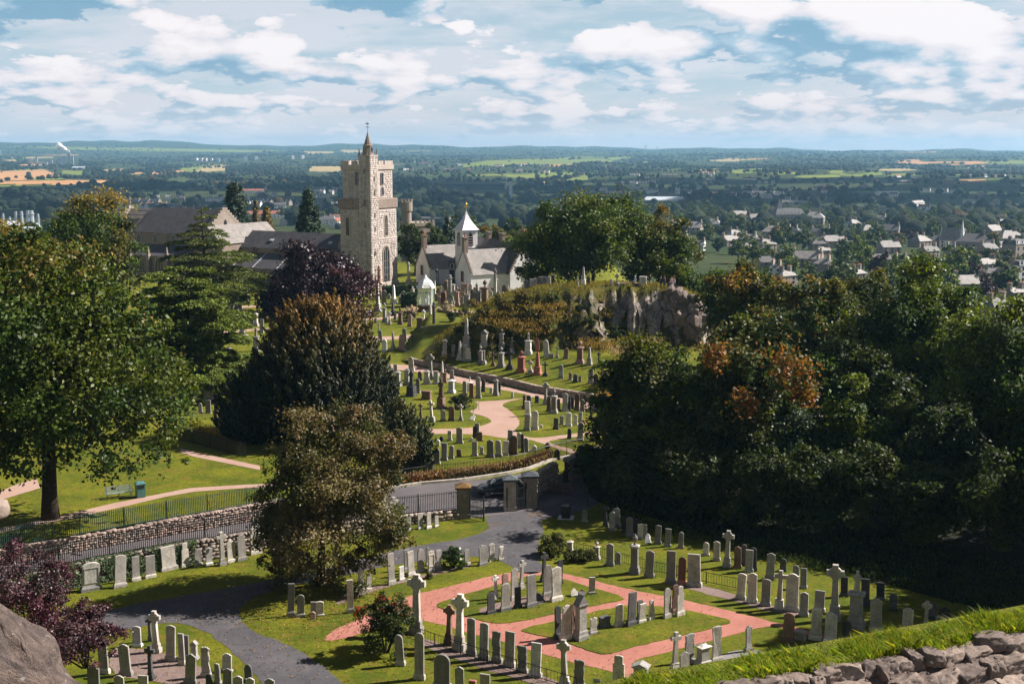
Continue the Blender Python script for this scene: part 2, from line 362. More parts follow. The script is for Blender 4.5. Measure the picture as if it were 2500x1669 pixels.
# ------------------------------------------------------------------ terrain
WALLC = [(-60, 60), (120, 78), (300, 118), (540, 160), (700, 215), (1060, 285), (1400, 370), (1840, 440), (2150, 492), (2500, 560)]
WPTS = [P(*fp('C', x, y)) for x, y in WALLC]
WX = np.array([p.x for p in WPTS]); WY = np.array([p.y for p in WPTS])
WX = np.append(WX, [WX[-1] + 25]); WY = np.append(WY, [WY[-1] - 8])
WALL_H = .85
X0T = P(*fp('C', 265, 100)).x                 # where the retaining wall and its terrace begin
def wall_y(X): return np.interp(X, WX, WY)
CX = np.array([-20, -16, -13, -10.2, -8, -5.5, -3.4, 0, 4, 10, 18, 24, 26.5, 28.5, 31, 34, 40])
CH = np.array([0, .0, 1.2, 2.8, 4.3, 6.2, 7.9, 9.3, 10.4, 10.7, 10.7, 10.3, 9.2, 6.0, 3.2, 2.0, 1.6])
CF = np.array([176, 176, 175, 174, 173.5, 173, 172.5, 172.5, 172.5, 172.5, 172, 170, 168.5, 168.5, 169, 170, 172])
ROCK0 = 13.0                                    # east of this the brow is bare rock
def crag(X, Y):
    H = np.interp(X, CX, CH); yf = np.interp(X, CX, CF)
    n = 1.1 * np.sin(X * .9 + 1.3) + .7 * np.sin(X * 2.1) + .5 * np.sin(X * 4.3 + .5)
    s = Y - yf - n * .45
    rock = sm(ROCK0 - 5, ROCK0 + 5, X)
    g = 1 - np.clip(-s / 11.5, 0, 1); g = g * g * (3 - 2 * g)                    # grassy flank
    a = np.where(s > -1.1, 1 - np.clip(-s / 1.1, 0, 1) * .28, np.where(s > -3.2, .72 - (-s - 1.1) / 2.1 * .36, .36 * (1 - sm(3.2, 9.5, -s))))
    f = np.where(s > 0, 1.0, g * (1 - rock) + a * rock)
    return np.maximum(H * f - .17 * np.clip(s - 5, 0, 40), 0) * (1 - sm(225, 245, Y))
def terrace(X, Y):
    d = Y - wall_y(X)
    z = WALL_H - .1 + .135 * np.clip(d, 0, 16)
    e = sm(X0T - 2.5, X0T + 1.0, X) * (1 - sm(34, 60, X))
    return np.where(d > 0, z, 0) * e * (1 - sm(30, 60, d))
PROF_D = np.array([0, 330, 420, 500, 750, 1000, 1500, 2000, 3000, 4000, 5000, 6000, 8000, 10000, 13000, 16000, 20000])
PROF_Z = np.array([0, 0, -9, -17, -29, -39, -51, -58, -65, -64, -59, -50, -29, -6, 28, 34, 20])
PROF_R = np.array([0, 150, 330, 500, 750, 1000])
PROF_RZ = np.array([0, 0, -23, -27, -33, -40])
def prof(d, a):
    t = sm(.075, .135, a) * (d < 1000); return np.interp(d, PROF_D, PROF_Z) * (1 - t) + np.interp(d, PROF_R, PROF_RZ) * t
def far_h(X, Y):
    d = np.hypot(X, Y); a = X / np.maximum(Y, 1)
    z = prof(d, a)
    k = sm(500, 3500, d)
    z = z + k * (5 * np.sin(X * .0021 + Y * .0013) + 4 * np.sin(X * .0047 - Y * .0036 + 1) + 3 * np.sin(X * .009 + Y * .007 + 2)) * sm(300, 7000, 9000 - d * .3)
    hill = sm(9500, 13000, d)
    z = z + hill * (72 * np.exp(-((a + .335) / .11) ** 2) + 30 * np.exp(-((a + .1) / .12) ** 2) - 26 * sm(.1, .3, a) + 9 * np.sin(a * 40) + 6 * np.sin(a * 90 + 1) + 4 * np.sin(a * 210))
    return z
def near_h(X, Y):
    return np.where(Y < 62, 20.0 * np.clip((62 - Y) / 50, 0, 1.15), 0)
def H(X, Y):
    X = np.asarray(X, float); Y = np.asarray(Y, float)
    return np.maximum(np.maximum(far_h(X, Y), np.where(Y < 330, near_h(X, Y), -999)), np.where(Y < 300, np.maximum(crag(X, Y), terrace(X, Y)), -999))
def G(x, y):
    """the place on the ground under frame pixel (x, y)"""
    d = ray(x, y); t0 = t = 135.0
    while t < 30000:
        p = camo.location + d * t
        f1 = p.z - float(H(p.x, p.y))
        if f1 < 0:
            lo, hi = t0, t
            for _ in range(30):
                m = (lo + hi) / 2; p = camo.location + d * m
                if p.z - float(H(p.x, p.y)) < 0: hi = m
                else: lo = m
            return camo.location + d * hi
        t0 = t; t += 1.5 if t < 330 else t * .015
    return camo.location + d * 14000
def inpoly(px, py, poly):
    r = np.zeros(px.shape, bool); n = len(poly); j = n - 1
    for i in range(n):
        xi, yi = poly[i]; xj, yj = poly[j]
        c = ((yi > py) != (yj > py)) & (px < (xj - xi) * (py - yi) / ((yj - yi) or 1e-9) + xi)
        r ^= c; j = i
    return r
def projv(X, Y, Z):
    q = np.stack([X, Y, Z - CAMZ]); f = q[1] * FWD.y + q[2] * FWD.z
    return 1250 + q[0] / f * F, 834.5 - (q[1] * UPV.y + q[2] * UPV.z) / f * F

# farmland seen between the woods, outlined where it lies (frame pixels on the far terrain)
FIELDS = [('stubble', [(-60, 418), (110, 414), (160, 436), (100, 440), (-60, 442)]), ('stubble', [(-60, 446), (160, 440), (275, 440), (270, 449), (130, 450), (-60, 450)]),
          ('pasture', [(-60, 414), (80, 410), (110, 414), (-60, 420)]), ('pasture', [(-60, 452), (200, 452), (190, 458), (-60, 459)]),
          ('pasture', [(150, 416), (210, 418), (200, 428), (155, 424)]), ('ripe', [(450, 404), (560, 402), (555, 418), (470, 424), (440, 416)]),
          ('pasture', [(440, 404), (520, 400), (470, 420), (440, 420)]), ('stubble', [(310, 421), (420, 418), (420, 427), (330, 427)]), ('ripe', [(760, 406), (835, 406), (830, 420), (755, 418)]),
          ('pasture', [(1125, 402), (1190, 392), (1300, 388), (1560, 382), (1480, 394), (1330, 400), (1130, 408)]), ('pasture', [(1300, 390), (1420, 382), (1480, 384), (1500, 396), (1590, 394), (1590, 398), (1320, 402)]),
          ('pasture', [(1240, 424), (1330, 420), (1400, 420), (1395, 430), (1280, 436), (1235, 432)]), ('ripe', [(1730, 391), (1790, 386), (1850, 389), (1860, 395), (1740, 394)]),
          ('pasture', [(1765, 417), (1860, 411), (1858, 420), (1800, 424)]), ('stubble', [(2190, 393), (2240, 388), (2250, 395), (2400, 393), (2420, 399), (2330, 403), (2195, 399)]),
          ('pasture', [(2390, 394), (2500, 392), (2520, 400), (2420, 400)]), ('ripe', [(2480, 406), (2520, 406), (2520, 413), (2482, 413)]), ('pasture', [(1880, 421), (1960, 420), (1955, 425), (1885, 426)]),
          ('pasture', [(2155, 424), (2240, 424), (2235, 429), (2160, 429)]), ('pasture', [(2020, 416), (2055, 416), (2055, 424), (2030, 424)]), ('ripe', [(830, 366), (900, 366), (900, 372), (840, 373)]), ('ripe', [(740, 370), (815, 370), (815, 374), (740, 376)]),
          ('pasture', [(0, 357), (300, 360), (700, 368), (600, 372), (200, 366)]), ('ripe', [(1290, 440), (1360, 442), (1330, 448)]), ('meadow', [(250, 520), (330, 516), (330, 530), (255, 532)])]
_r = random.Random(12)
for _ in range(46):
    fy = _r.choice((_r.uniform(368, 396), _r.uniform(398, 440))); fx = _r.uniform(-40, 2540); fw = _r.uniform(30, 110); fh = (fy - 355) * _r.uniform(.05, .14)
    FIELDS.append((_r.choice(('pasture', 'pasture', 'meadow', 'meadow', 'ripe', 'stubble')), [(fx, fy), (fx + fw, fy - fh * .5), (fx + fw * 1.05, fy + fh * .6), (fx + fw * .4, fy + fh), (fx - fw * .1, fy + fh * .7)]))
def landmat(name, a, b, s):
    t = newmat(name); n = t.noise(t.pos, s, 5, .6); n2 = t.noise(t.pos, s * 9, 4, .6)
    c = t.mix(t.ramp(n, (.35, 0), (.65, 1)), a, b); c = t.mix(t.ramp(n2, (.4, 0), (.8, .4)), c, [x * .5 for x in a])
    setb(t, c, .95, .05)
landmat('land', (.028, .045, .016), (.05, .06, .022), .004); landmat('stubble', (.42, .22, .10), (.48, .28, .14), .004); landmat('ripe', (.36, .27, .12), (.42, .33, .17), .004)
landmat('pasture', (.15, .19, .035), (.19, .22, .05), .004); landmat('meadow', (.05, .075, .02), (.07, .09, .03), .004)
FM = ['land', 'stubble', 'ripe', 'pasture', 'meadow']
def far_terrain():
    na = 620; A = np.linspace(-.60, .60, na)
    Ds = np.concatenate([np.linspace(318, 1000, 46), np.geomspace(1015, 4000, 110), np.geomspace(4030, 15000, 190), np.array([15300, 15700])])
    aa, dd = np.meshgrid(A, Ds); X = np.sin(aa) * dd; Y = np.cos(aa) * dd; Z = far_h(X, Y)
    Z[0] -= .8
    V = np.stack([X, Y, Z], -1).reshape(-1, 3); i = np.arange(len(Ds) - 1)[:, None] * na + np.arange(na - 1)[None]
    Q = np.stack([i, i + 1, i + na + 1, i + na], -1).reshape(-1, 4)
    c = V[Q].mean(1); px, py = projv(c[:, 0], c[:, 1], c[:, 2]); mi = np.zeros(len(Q), np.int32)
    for m, poly in FIELDS: mi[inpoly(px, py, poly)] = FM.index(m)
    o = npmesh('valley_terrain', V, Q, [MATS[k] for k in FM], smooth=True); o.data.polygons.foreach_set('material_index', mi)
    tag(o, 'wide valley of dark woods and pale farmland running to the hills', kind='structure')
    return V, Q
far_terrain()
def near_ground():
    xs = np.concatenate([np.linspace(-320, -100, 23), np.linspace(-95, 95, 77), np.linspace(100, 320, 23)])
    ys = np.concatenate([np.linspace(-25, 66, 40), np.linspace(70, 340, 60)])
    X, Y = np.meshgrid(xs, ys); Z = near_h(X, Y) + np.where(Y > 140, far_h(X, np.maximum(Y, 140)), 0); Z[-1] -= .5; n = len(xs)
    V = np.stack([X, Y, Z], -1).reshape(-1, 3); i = np.arange(len(ys) - 1)[:, None] * n + np.arange(n - 1)[None]
    Q = np.stack([i, i + 1, i + n + 1, i + n], -1).reshape(-1, 4)
    o = npmesh('churchyard_ground', V, Q, [MATS['lawn'], MATS['forest_floor']]); c = V[Q].mean(1)
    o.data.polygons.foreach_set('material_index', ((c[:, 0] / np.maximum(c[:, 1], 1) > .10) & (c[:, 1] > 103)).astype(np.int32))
    tag(o, 'short mown grass of the churchyard', kind='structure')
near_ground()
def rockmat():
    t = newmat('crag'); nz = t.n('SeparateXYZ', None, Vector=t.n('NewGeometry', 1)).outputs[2]
    ps = t.n('SeparateXYZ', None, Vector=t.pos)
    n1 = t.noise(t.pos, .22, 5, .62); n2 = t.noise(t.pos, .9, 6, .65); n3 = t.noise(t.pos, 14, 4, .7)
    fr = t.n('TexVoronoi', 0, _feature='DISTANCE_TO_EDGE', Vector=t.n('VectorMath', _operation='MULTIPLY', i0=t.n('VectorMath', _operation='ADD', i0=t.pos, i1=t.n('VectorMath', _operation='SCALE', i0=t.noise(t.pos, .8, 3, out=1), Scale=1.2)), i1=(.8, .8, .38)), Scale=1.0)
    rk = t.mix(t.ramp(n2, (.35, 0), (.65, 1)), (.22, .19, .17), (.48, .41, .36)); rk = t.mix(t.ramp(n3, (.58, 0), (.68, .7)), rk, (.55, .52, .50))
    rk = t.mix(t.ramp(fr, (.0, .9), (.06, 0)), rk, (.03, .026, .02))
    gr = t.mix(t.ramp(n1, (.4, 0), (.66, 1)), (.045, .060, .010), (.14, .115, .02)); gr = t.mix(t.ramp(n2, (.52, 0), (.75, .7)), gr, (.20, .10, .025)); gr = t.mix(t.ramp(n3, (.3, .6), (.6, 0)), gr, (.02, .025, .008))
    mo = t.mix(t.ramp(n2, (.45, 0), (.7, 1)), (.05, .06, .014), (.13, .10, .03))
    k = t.math('SUBTRACT', t.math('ADD', nz, t.math('MULTIPLY', t.math('SUBTRACT', n1, .5), 1.1)), 0)
    k = t.ramp(k, (.60, 1), (.72, 0))
    lw = t.math('MULTIPLY', t.ramp(t.math('DIVIDE', ps.outputs[2], 12.0), (.20, 0), (.30, 1)), t.ramp(t.math('DIVIDE', ps.outputs[0], 40.0), (.16, 0), (.42, 1)))
    k = t.math('MULTIPLY', k, lw)
    c = t.mix(k, t.mix(t.ramp(nz, (.6, 1), (.85, 0)), gr, mo), rk)
    setb(t, c, .92, .15, t.math('ADD', t.math('MULTIPLY', fr, .8), n3), .9, .15)
rockmat()
def hillside():
    xs = np.arange(X0T - 4.5, 46, .33); vs_ = np.concatenate([[0], np.arange(.3, 26, .33), np.linspace(26.5, 95, 60)])
    Xg, Vg = np.meshgrid(xs, vs_); Y = wall_y(Xg) + .05 + Vg; Z = np.maximum(crag(Xg, Y), terrace(Xg, Y))
    Z = np.where(Z < .02, -.12, Z)
    gx = np.gradient(Z, axis=1) / .33; gy = np.gradient(Z, axis=0) / np.maximum(np.gradient(Y, axis=0), .05)
    st = np.clip((np.hypot(gx, gy) - .8) / 1.5, 0, 1)
    V = np.stack([Xg, Y, Z], -1).reshape(-1, 3); stf = st.ravel()
    for i in np.nonzero(stf > .02)[0]:
        p = Vector(V[i]); cq = noise.cell_vector(Vector((p.x * .55 + noise.noise(p * .5) * 1.2, p.y * .5, p.z * .34 + noise.noise(p * .6) * .8))) - Vector((.5, .5, .5)); cf = noise.cell_vector(Vector((p.x * 1.5, p.y * 1.4, p.z * .9 + noise.noise(p) * .7))) - Vector((.5, .5, .5)); a = noise.noise_vector(p * .42) * 1.0 + cq * 1.3 + cf * .55 + noise.noise_vector(p * 3.1) * .22
        V[i] += np.array(a) * min(1, stf[i] * 1.3)
    for i in np.nonzero((stf <= .02) & (V[:, 2] > 3))[0]:
        V[i, 2] += noise.noise(Vector(V[i]) * .5) * .25
    n = len(xs); i = np.arange(len(vs_) - 1)[:, None] * n + np.arange(n - 1)[None]
    Q = np.stack([i, i + 1, i + n + 1, i + n], -1).reshape(-1, 4)
    c = V[Q].mean(1); mi = np.where((crag(c[:, 0], c[:, 1]) > terrace(c[:, 0], c[:, 1]) + .02), 1, 0)
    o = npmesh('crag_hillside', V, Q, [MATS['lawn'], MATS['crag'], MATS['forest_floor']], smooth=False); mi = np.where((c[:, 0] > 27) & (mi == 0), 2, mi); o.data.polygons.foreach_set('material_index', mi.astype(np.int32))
    tag(o, 'rocky crag with grassy flank rising above the terrace of graves', kind='structure')
hillside()

# ------------------------------------------------------------------ surfaces laid on the ground
def smooth_poly(pts, it=2):
    for _ in range(it):
        q = []
        for i in range(len(pts)):
            a, b = pts[i], pts[(i + 1) % len(pts)]
            q += [(a[0] * .75 + b[0] * .25, a[1] * .75 + b[1] * .25), (a[0] * .25 + b[0] * .75, a[1] * .25 + b[1] * .75)]
        pts = q
    return pts
def sheet(name, pts, z, mat, thick=.0, it=2, label=None, wob=.13):
    """pts: (frame, x, y) outline on the level ground"""
    pp = [fp(*p) for p in pts]; w_ = [P(x, y, 0).xy for x, y in pp]
    w_ = smooth_poly([tuple(v) for v in w_], it)
    fine = []
    for i, a in enumerate(w_):
        b = w_[(i + 1) % len(w_)]; k = max(1, int(math.hypot(b[0] - a[0], b[1] - a[1]) / .35))
        for j in range(k):
            q = Vector((a[0] + (b[0] - a[0]) * j / k, a[1] + (b[1] - a[1]) * j / k, 0)); nv = noise.noise_vector(q * 1.3) * wob + noise.noise_vector(q * 4.1) * wob * .5
            fine.append((q.x + nv.x, q.y + nv.y))
    bm = bmesh.new(); vsx = [bm.verts.new((x, y, z)) for x, y in fine]
    try: f = bm.faces.new(vsx)
    except ValueError: return
    if f.normal.z < 0 or f.calc_center_median() is None: pass
    bm.normal_update()
    if f.normal.z < 0: f.normal_flip()
    if thick:
        r = bmesh.ops.extrude_face_region(bm, geom=[f]); nv = [g for g in r['geom'] if isinstance(g, bmesh.types.BMVert)]
        for v in nv: v.co.z -= thick
        bm.normal_update()
        for fc in bm.faces:
            pass
    bmesh.ops.triangulate(bm, faces=[fc for fc in bm.faces if len(fc.verts) > 4])
    bmesh.ops.recalc_face_normals(bm, faces=bm.faces[:])
    me = bpy.data.meshes.new(name); bm.to_mesh(me); bm.free(); me.materials.append(MATS[mat])
    o = bpy.data.objects.new(name, me); col.objects.link(o)
    return tag(o, label, kind='structure')
def fr(c, *pts): return [(c, x, y) for x, y in pts]
sheet('road', fr('O', (1110, 1190), (1128, 1214), (1060, 1236), (960, 1250), (880, 1268), (760, 1300), (620, 1330), (500, 1352), (380, 1372), (290, 1388), (180, 1420), (60, 1470), (60, 1530), (200, 1470), (290, 1440), (400, 1424), (470, 1445), (530, 1490), (580, 1540), (620, 1590), (660, 1660), (900, 1660), (840, 1600), (790, 1570), (740, 1525), (690, 1494), (640, 1468), (588, 1455), (556, 1430), (545, 1405), (560, 1382), (600, 1362), (680, 1340), (780, 1322), (880, 1298), (960, 1288), (1040, 1279), (1110, 1274), (1165, 1292), (1200, 1318), (1250, 1312), (1236, 1285), (1232, 1250), (1250, 1215), (1236, 1192), (1290, 1182), (1360, 1165), (1390, 1140), (1370, 1122), (1250, 1140), (1150, 1160)), .012, 'asphalt', label='dark asphalt drive curving through the near graves')
sheet('gravel_path', fr('G', (1510, 652), (1280, 668), (1000, 735), (760, 795), (600, 830), (440, 885), (250, 960), (80, 1060), (-140, 1150), (-170, 1230), (0, 1195), (250, 1120), (540, 1020), (640, 1048), (830, 1090), (1000, 1150), (1190, 1190), (1420, 1262), (1620, 1320), (1800, 1370)) + fr('H', (500, 1392), (800, 1468), (915, 1505), (1005, 1560), (1040, 1500), (930, 1395), (1270, 1312), (1540, 1242), (1700, 1200), (1850, 1160)) + fr('I', (480, 822), (560, 815), (640, 832), (720, 868), (830, 895), (1000, 915), (1010, 890), (830, 858), (700, 818), (610, 798), (520, 778)) + fr('H', (2030, 1068), (1700, 985), (1400, 915), (900, 815), (600, 742), (440, 698)), .012, 'red_gravel', label='red gravel path looping round two grass plots of graves')
sheet('grass_plot', fr('G', (1480, 692), (1250, 765), (1000, 835), (800, 895), (750, 920), (790, 950), (900, 985), (1040, 1030), (1150, 1062), (1300, 1080), (1480, 1050), (1720, 1000)) + fr('H', (610, 972), (850, 925), (915, 908), (860, 870), (700, 828), (440, 752), (300, 715)), .05, 'lawn', .06, label='upper grass plot inside the red path')
sheet('grass_plot', fr('H', (90, 1140), (370, 1078), (610, 1022), (900, 955), (1100, 952), (1400, 990), (1700, 1058), (1757, 1085), (1700, 1107), (1400, 1182), (1000, 1275), (810, 1330), (730, 1341), (640, 1312), (500, 1262), (430, 1222), (250, 1190), (130, 1168)), .05, 'lawn', .06, label='lower grass plot inside the red path')
sheet('footpath', fr('C', (-200, 95), (60, 108), (280, 122), (450, 160), (690, 222), (1040, 296), (1400, 376), (1820, 446), (2140, 500), (2140, 560), (1980, 545), (1760, 500), (1480, 432), (1360, 405), (1050, 474), (1150, 530), (1222, 602), (1256, 655), (1190, 722), (1250, 770), (1400, 796), (1600, 770), (1930, 728), (1930, 752), (1620, 802), (1495, 822), (1560, 850), (1720, 892), (1990, 955), (1960, 1000), (1700, 925), (1480, 850), (1320, 796), (1130, 800), (900, 756), (520, 752), (200, 748), (200, 708), (700, 706), (880, 682), (980, 652), (982, 620), (920, 590), (800, 562), (780, 540), (850, 522), (860, 470), (820, 452), (920, 455), (1290, 424), (1340, 396), (1240, 374), (1000, 332), (680, 286), (560, 232), (400, 192), (180, 170), (60, 152), (-200, 140)), .012, 'pink_path', label='pale pink path sweeping through the middle graves')
sheet('footpath', fr('A', (-200, 1120), (250, 1128), (600, 1118), (960, 1058), (1180, 955), (1270, 880), (1240, 770), (1400, 765), (1600, 770), (1640, 800), (1480, 820), (1400, 905), (1290, 1000), (1040, 1110), (700, 1146), (300, 1178), (-200, 1190)), .012, 'pink_path', label='pale path passing the glass monument')
sheet('footpath', fr('A', (-250, 905), (100, 880), (480, 845), (620, 750), (760, 745), (620, 775), (500, 880), (100, 905), (-250, 940)), .010, 'pink_path', label='narrow pale path beside the copper beech')
sheet('footpath', fr('J', (-300, 345), (160, 340), (380, 332), (380, 348), (160, 358), (-300, 365)), .012, 'pink_path', label='pale path along the church wall')
sheet('footpath', fr('J', (-100, 575), (120, 572), (260, 560), (420, 545), (420, 560), (260, 578), (120, 592), (-100, 600)), .012, 'pink_path', label='pale path among the graves behind the cedar')
sheet('gravel_bed', fr('H', (1560, 1395), (1700, 1325), (1900, 1290), (2060, 1330), (2260, 1360), (2200, 1440), (1700, 1440)), .014, 'grey_gravel', label='grey gravel bed below the lower plot')
sheet('gravel_bed', fr('E', (900, 950), (1100, 940), (1330, 970), (1480, 1060), (1700, 1110), (1760, 1240), (1500, 1260), (1200, 1200), (900, 1170)), .016, 'bed_gravel', label='brown gravel bed between the near graves')
sheet('gravel_bed', fr('H', (1300, 760), (1520, 790), (1780, 870), (2060, 950), (2300, 1010), (2300, 1050), (2000, 990), (1700, 900), (1400, 820), (1230, 790)), .014, 'bed_gravel', label='dark gravel strip along the shaded row')
sheet('gravel_bed', fr('G', (20, 830), (200, 780), (470, 725), (760, 650), (1050, 590), (1050, 606), (800, 665), (600, 715), (300, 790), (100, 860), (-60, 930), (-60, 880)), .014, 'bed_gravel', label='gravel strip under the row beside the brown tree')
sheet('gravel_bed', fr('G', (1090, 965), (1250, 905), (1480, 850), (1800, 855), (1800, 880), (1500, 938), (1250, 990), (1130, 1005)), .054, 'bed_gravel', label='gravel strip under the upper plot row')
sheet('gravel_bed', fr('G', (620, 1180), (900, 1270), (1300, 1400), (1700, 1530), (2000, 1640), (1900, 1660), (1500, 1560), (1000, 1400), (640, 1260)), .014, 'bed_gravel', label='gravel strip behind the near railing')
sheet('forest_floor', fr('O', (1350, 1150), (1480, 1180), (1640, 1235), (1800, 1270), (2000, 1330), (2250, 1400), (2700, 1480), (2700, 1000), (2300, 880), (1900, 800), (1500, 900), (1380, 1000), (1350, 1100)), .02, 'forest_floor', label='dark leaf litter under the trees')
# ------------------------------------------------------------------ graves
def arc(cx, cz, r, a0, a1, n): return [(cx + r * math.cos(R(a0 + (a1 - a0) * i / n)), cz + r * math.sin(R(a0 + (a1 - a0) * i / n))) for i in range(n + 1)]
def head_outline(kind, w, z0, z1):
    a = w / 2
    if kind == 'R':
        r = a; c = z1 - r
        if c < z0 + .1: c = z0 + .1
        return [(-a, z0), (a, z0)] + [(a * math.cos(R(t)), c + (z1 - c) * math.sin(R(t))) for t in range(0, 181, 15)]
    if kind == 'r':                                    # shallow segment top
        s = w * .16; return [(-a, z0), (a, z0)] + [(a - w * i / 8, z1 - s + s * math.sin(math.pi * i / 8) ** .8) for i in range(9)]
    if kind == 'K': s = w * .30; return [(-a, z0), (a, z0), (a, z1 - s), (0, z1), (-a, z1 - s)]
    if kind == 'O':
        s = w * .2; return [(-a, z0), (a, z0), (a, z1 - s), (a * .72, z1 - s * .85), (a * .5, z1 - s * .35), (a * .2, z1 - .02), (0, z1), (-a * .2, z1 - .02), (-a * .5, z1 - s * .35), (-a * .72, z1 - s * .85), (-a, z1 - s)]
    if kind == 'S':
        s = (z1 - z0) * .32; return [(-a, z0), (a, z0), (a, z1 - s), (a * .74, z1 - s), (a * .74, z1 - .06), (a * .4, z1), (-a * .4, z1), (-a * .74, z1 - .06), (-a * .74, z1 - s), (-a, z1 - s)]
    if kind == 'G':                                    # pointed gothic arch
        c = z1 - w * .8; return [(-a, z0), (a, z0), (a, c)] + [(a * math.cos(t) ** .9, c + (z1 - c) * math.sin(t)) for t in [R(x) for x in (20, 40, 60, 78, 90)]] + [(-a * math.cos(t) ** .9, c + (z1 - c) * math.sin(t)) for t in [R(x) for x in (78, 60, 40, 20)]] + [(-a, c)]
    return [(-a, z0), (a, z0), (a, z1), (-a, z1)]
def rough_ol(o, amt, seed):
    r_ = random.Random(seed); q = []
    for i, a in enumerate(o):
        b = o[(i + 1) % len(o)]; L = math.hypot(b[0] - a[0], b[1] - a[1]); k = max(1, int(L / .16))
        for j in range(k):
            x = a[0] + (b[0] - a[0]) * j / k; z = a[1] + (b[1] - a[1]) * j / k
            q.append((x + r_.uniform(-amt, amt), max(z + r_.uniform(-amt, amt), 0)))
    return q
CMAT = {'g': 'stone_grey', 'l': 'stone_pale', 'w': 'stone_white', 'd': 'stone_dark', 'r': 'stone_red', 'b': 'stone_brown', 'p': 'stone_pink'}
CW = {'g': 'grey', 'l': 'pale', 'w': 'white', 'd': 'dark', 'r': 'red granite', 'b': 'brown', 'p': 'pink granite'}
KW = {'R': 'round-topped headstone', 'r': 'gently curved headstone', 'F': 'flat-topped headstone', 'K': 'peaked headstone', 'O': 'ogee-topped headstone', 'S': 'shouldered headstone', 'Q': 'rough-edged headstone', 'G': 'pointed-arch headstone',
      'C': 'ringed celtic cross', 'L': 'plain cross', 'B': 'obelisk', 'U': 'urn monument', 'P': 'capped square pillar', 'N': 'round column', 'T': 'statue on pedestal', 'X': 'low stone block', 'W': 'framed wide headstone', 'H': 'pedimented pedestal', 'Z': 'broken fallen slab', 'I': 'standing figure on block'}
KN = {'C': 'celtic_cross', 'L': 'stone_cross', 'B': 'obelisk', 'U': 'urn_monument', 'P': 'pillar_monument', 'N': 'column_monument', 'T': 'statue_monument', 'I': 'statue_monument', 'X': 'stone_block', 'H': 'pedestal_monument', 'Z': 'fallen_slab'}
KC = {'C': 'cross', 'L': 'cross', 'B': 'obelisk', 'U': 'monument', 'P': 'monument', 'N': 'monument', 'T': 'statue', 'I': 'statue', 'X': 'tomb', 'H': 'monument', 'Z': 'slab'}
def figure(m, z0, h, cx=0, cy=0):
    """a draped stone figure"""
    m.rings([[(cx + rx * math.cos(2 * math.pi * j / 10), cy + ry * math.sin(2 * math.pi * j / 10), z0 + z * h) for j in range(10)] for z, rx, ry in
             ((0, .17 * h, .14 * h), (.08, .15 * h, .12 * h), (.35, .12 * h, .10 * h), (.55, .10 * h, .075 * h), (.70, .135 * h, .08 * h), (.79, .125 * h, .07 * h), (.835, .045 * h, .045 * h), (.87, .06 * h, .065 * h), (.93, .07 * h, .075 * h), (.98, .05 * h, .055 * h), (1.0, .015 * h, .015 * h))])
    for s in (-1, 1):
        m.tube([(cx + s * .12 * h, cy, z0 + .76 * h), (cx + s * .15 * h, cy - .03 * h, z0 + .60 * h), (cx + s * .05 * h, cy - .12 * h, z0 + .58 * h)], [.035 * h, .03 * h, .022 * h], 6)
def urn(m, z0, h, r):
    m.lathe(0, 0, [(r * .55, z0), (r * .5, z0 + h * .08), (r * .22, z0 + h * .16), (r * .3, z0 + h * .26), (r * .85, z0 + h * .48), (r, z0 + h * .66), (r * .8, z0 + h * .76), (r * .45, z0 + h * .82), (r * .5, z0 + h * .88), (r * .2, z0 + h * .95), (r * .08, z0 + h)], 10)
GRAVES = []
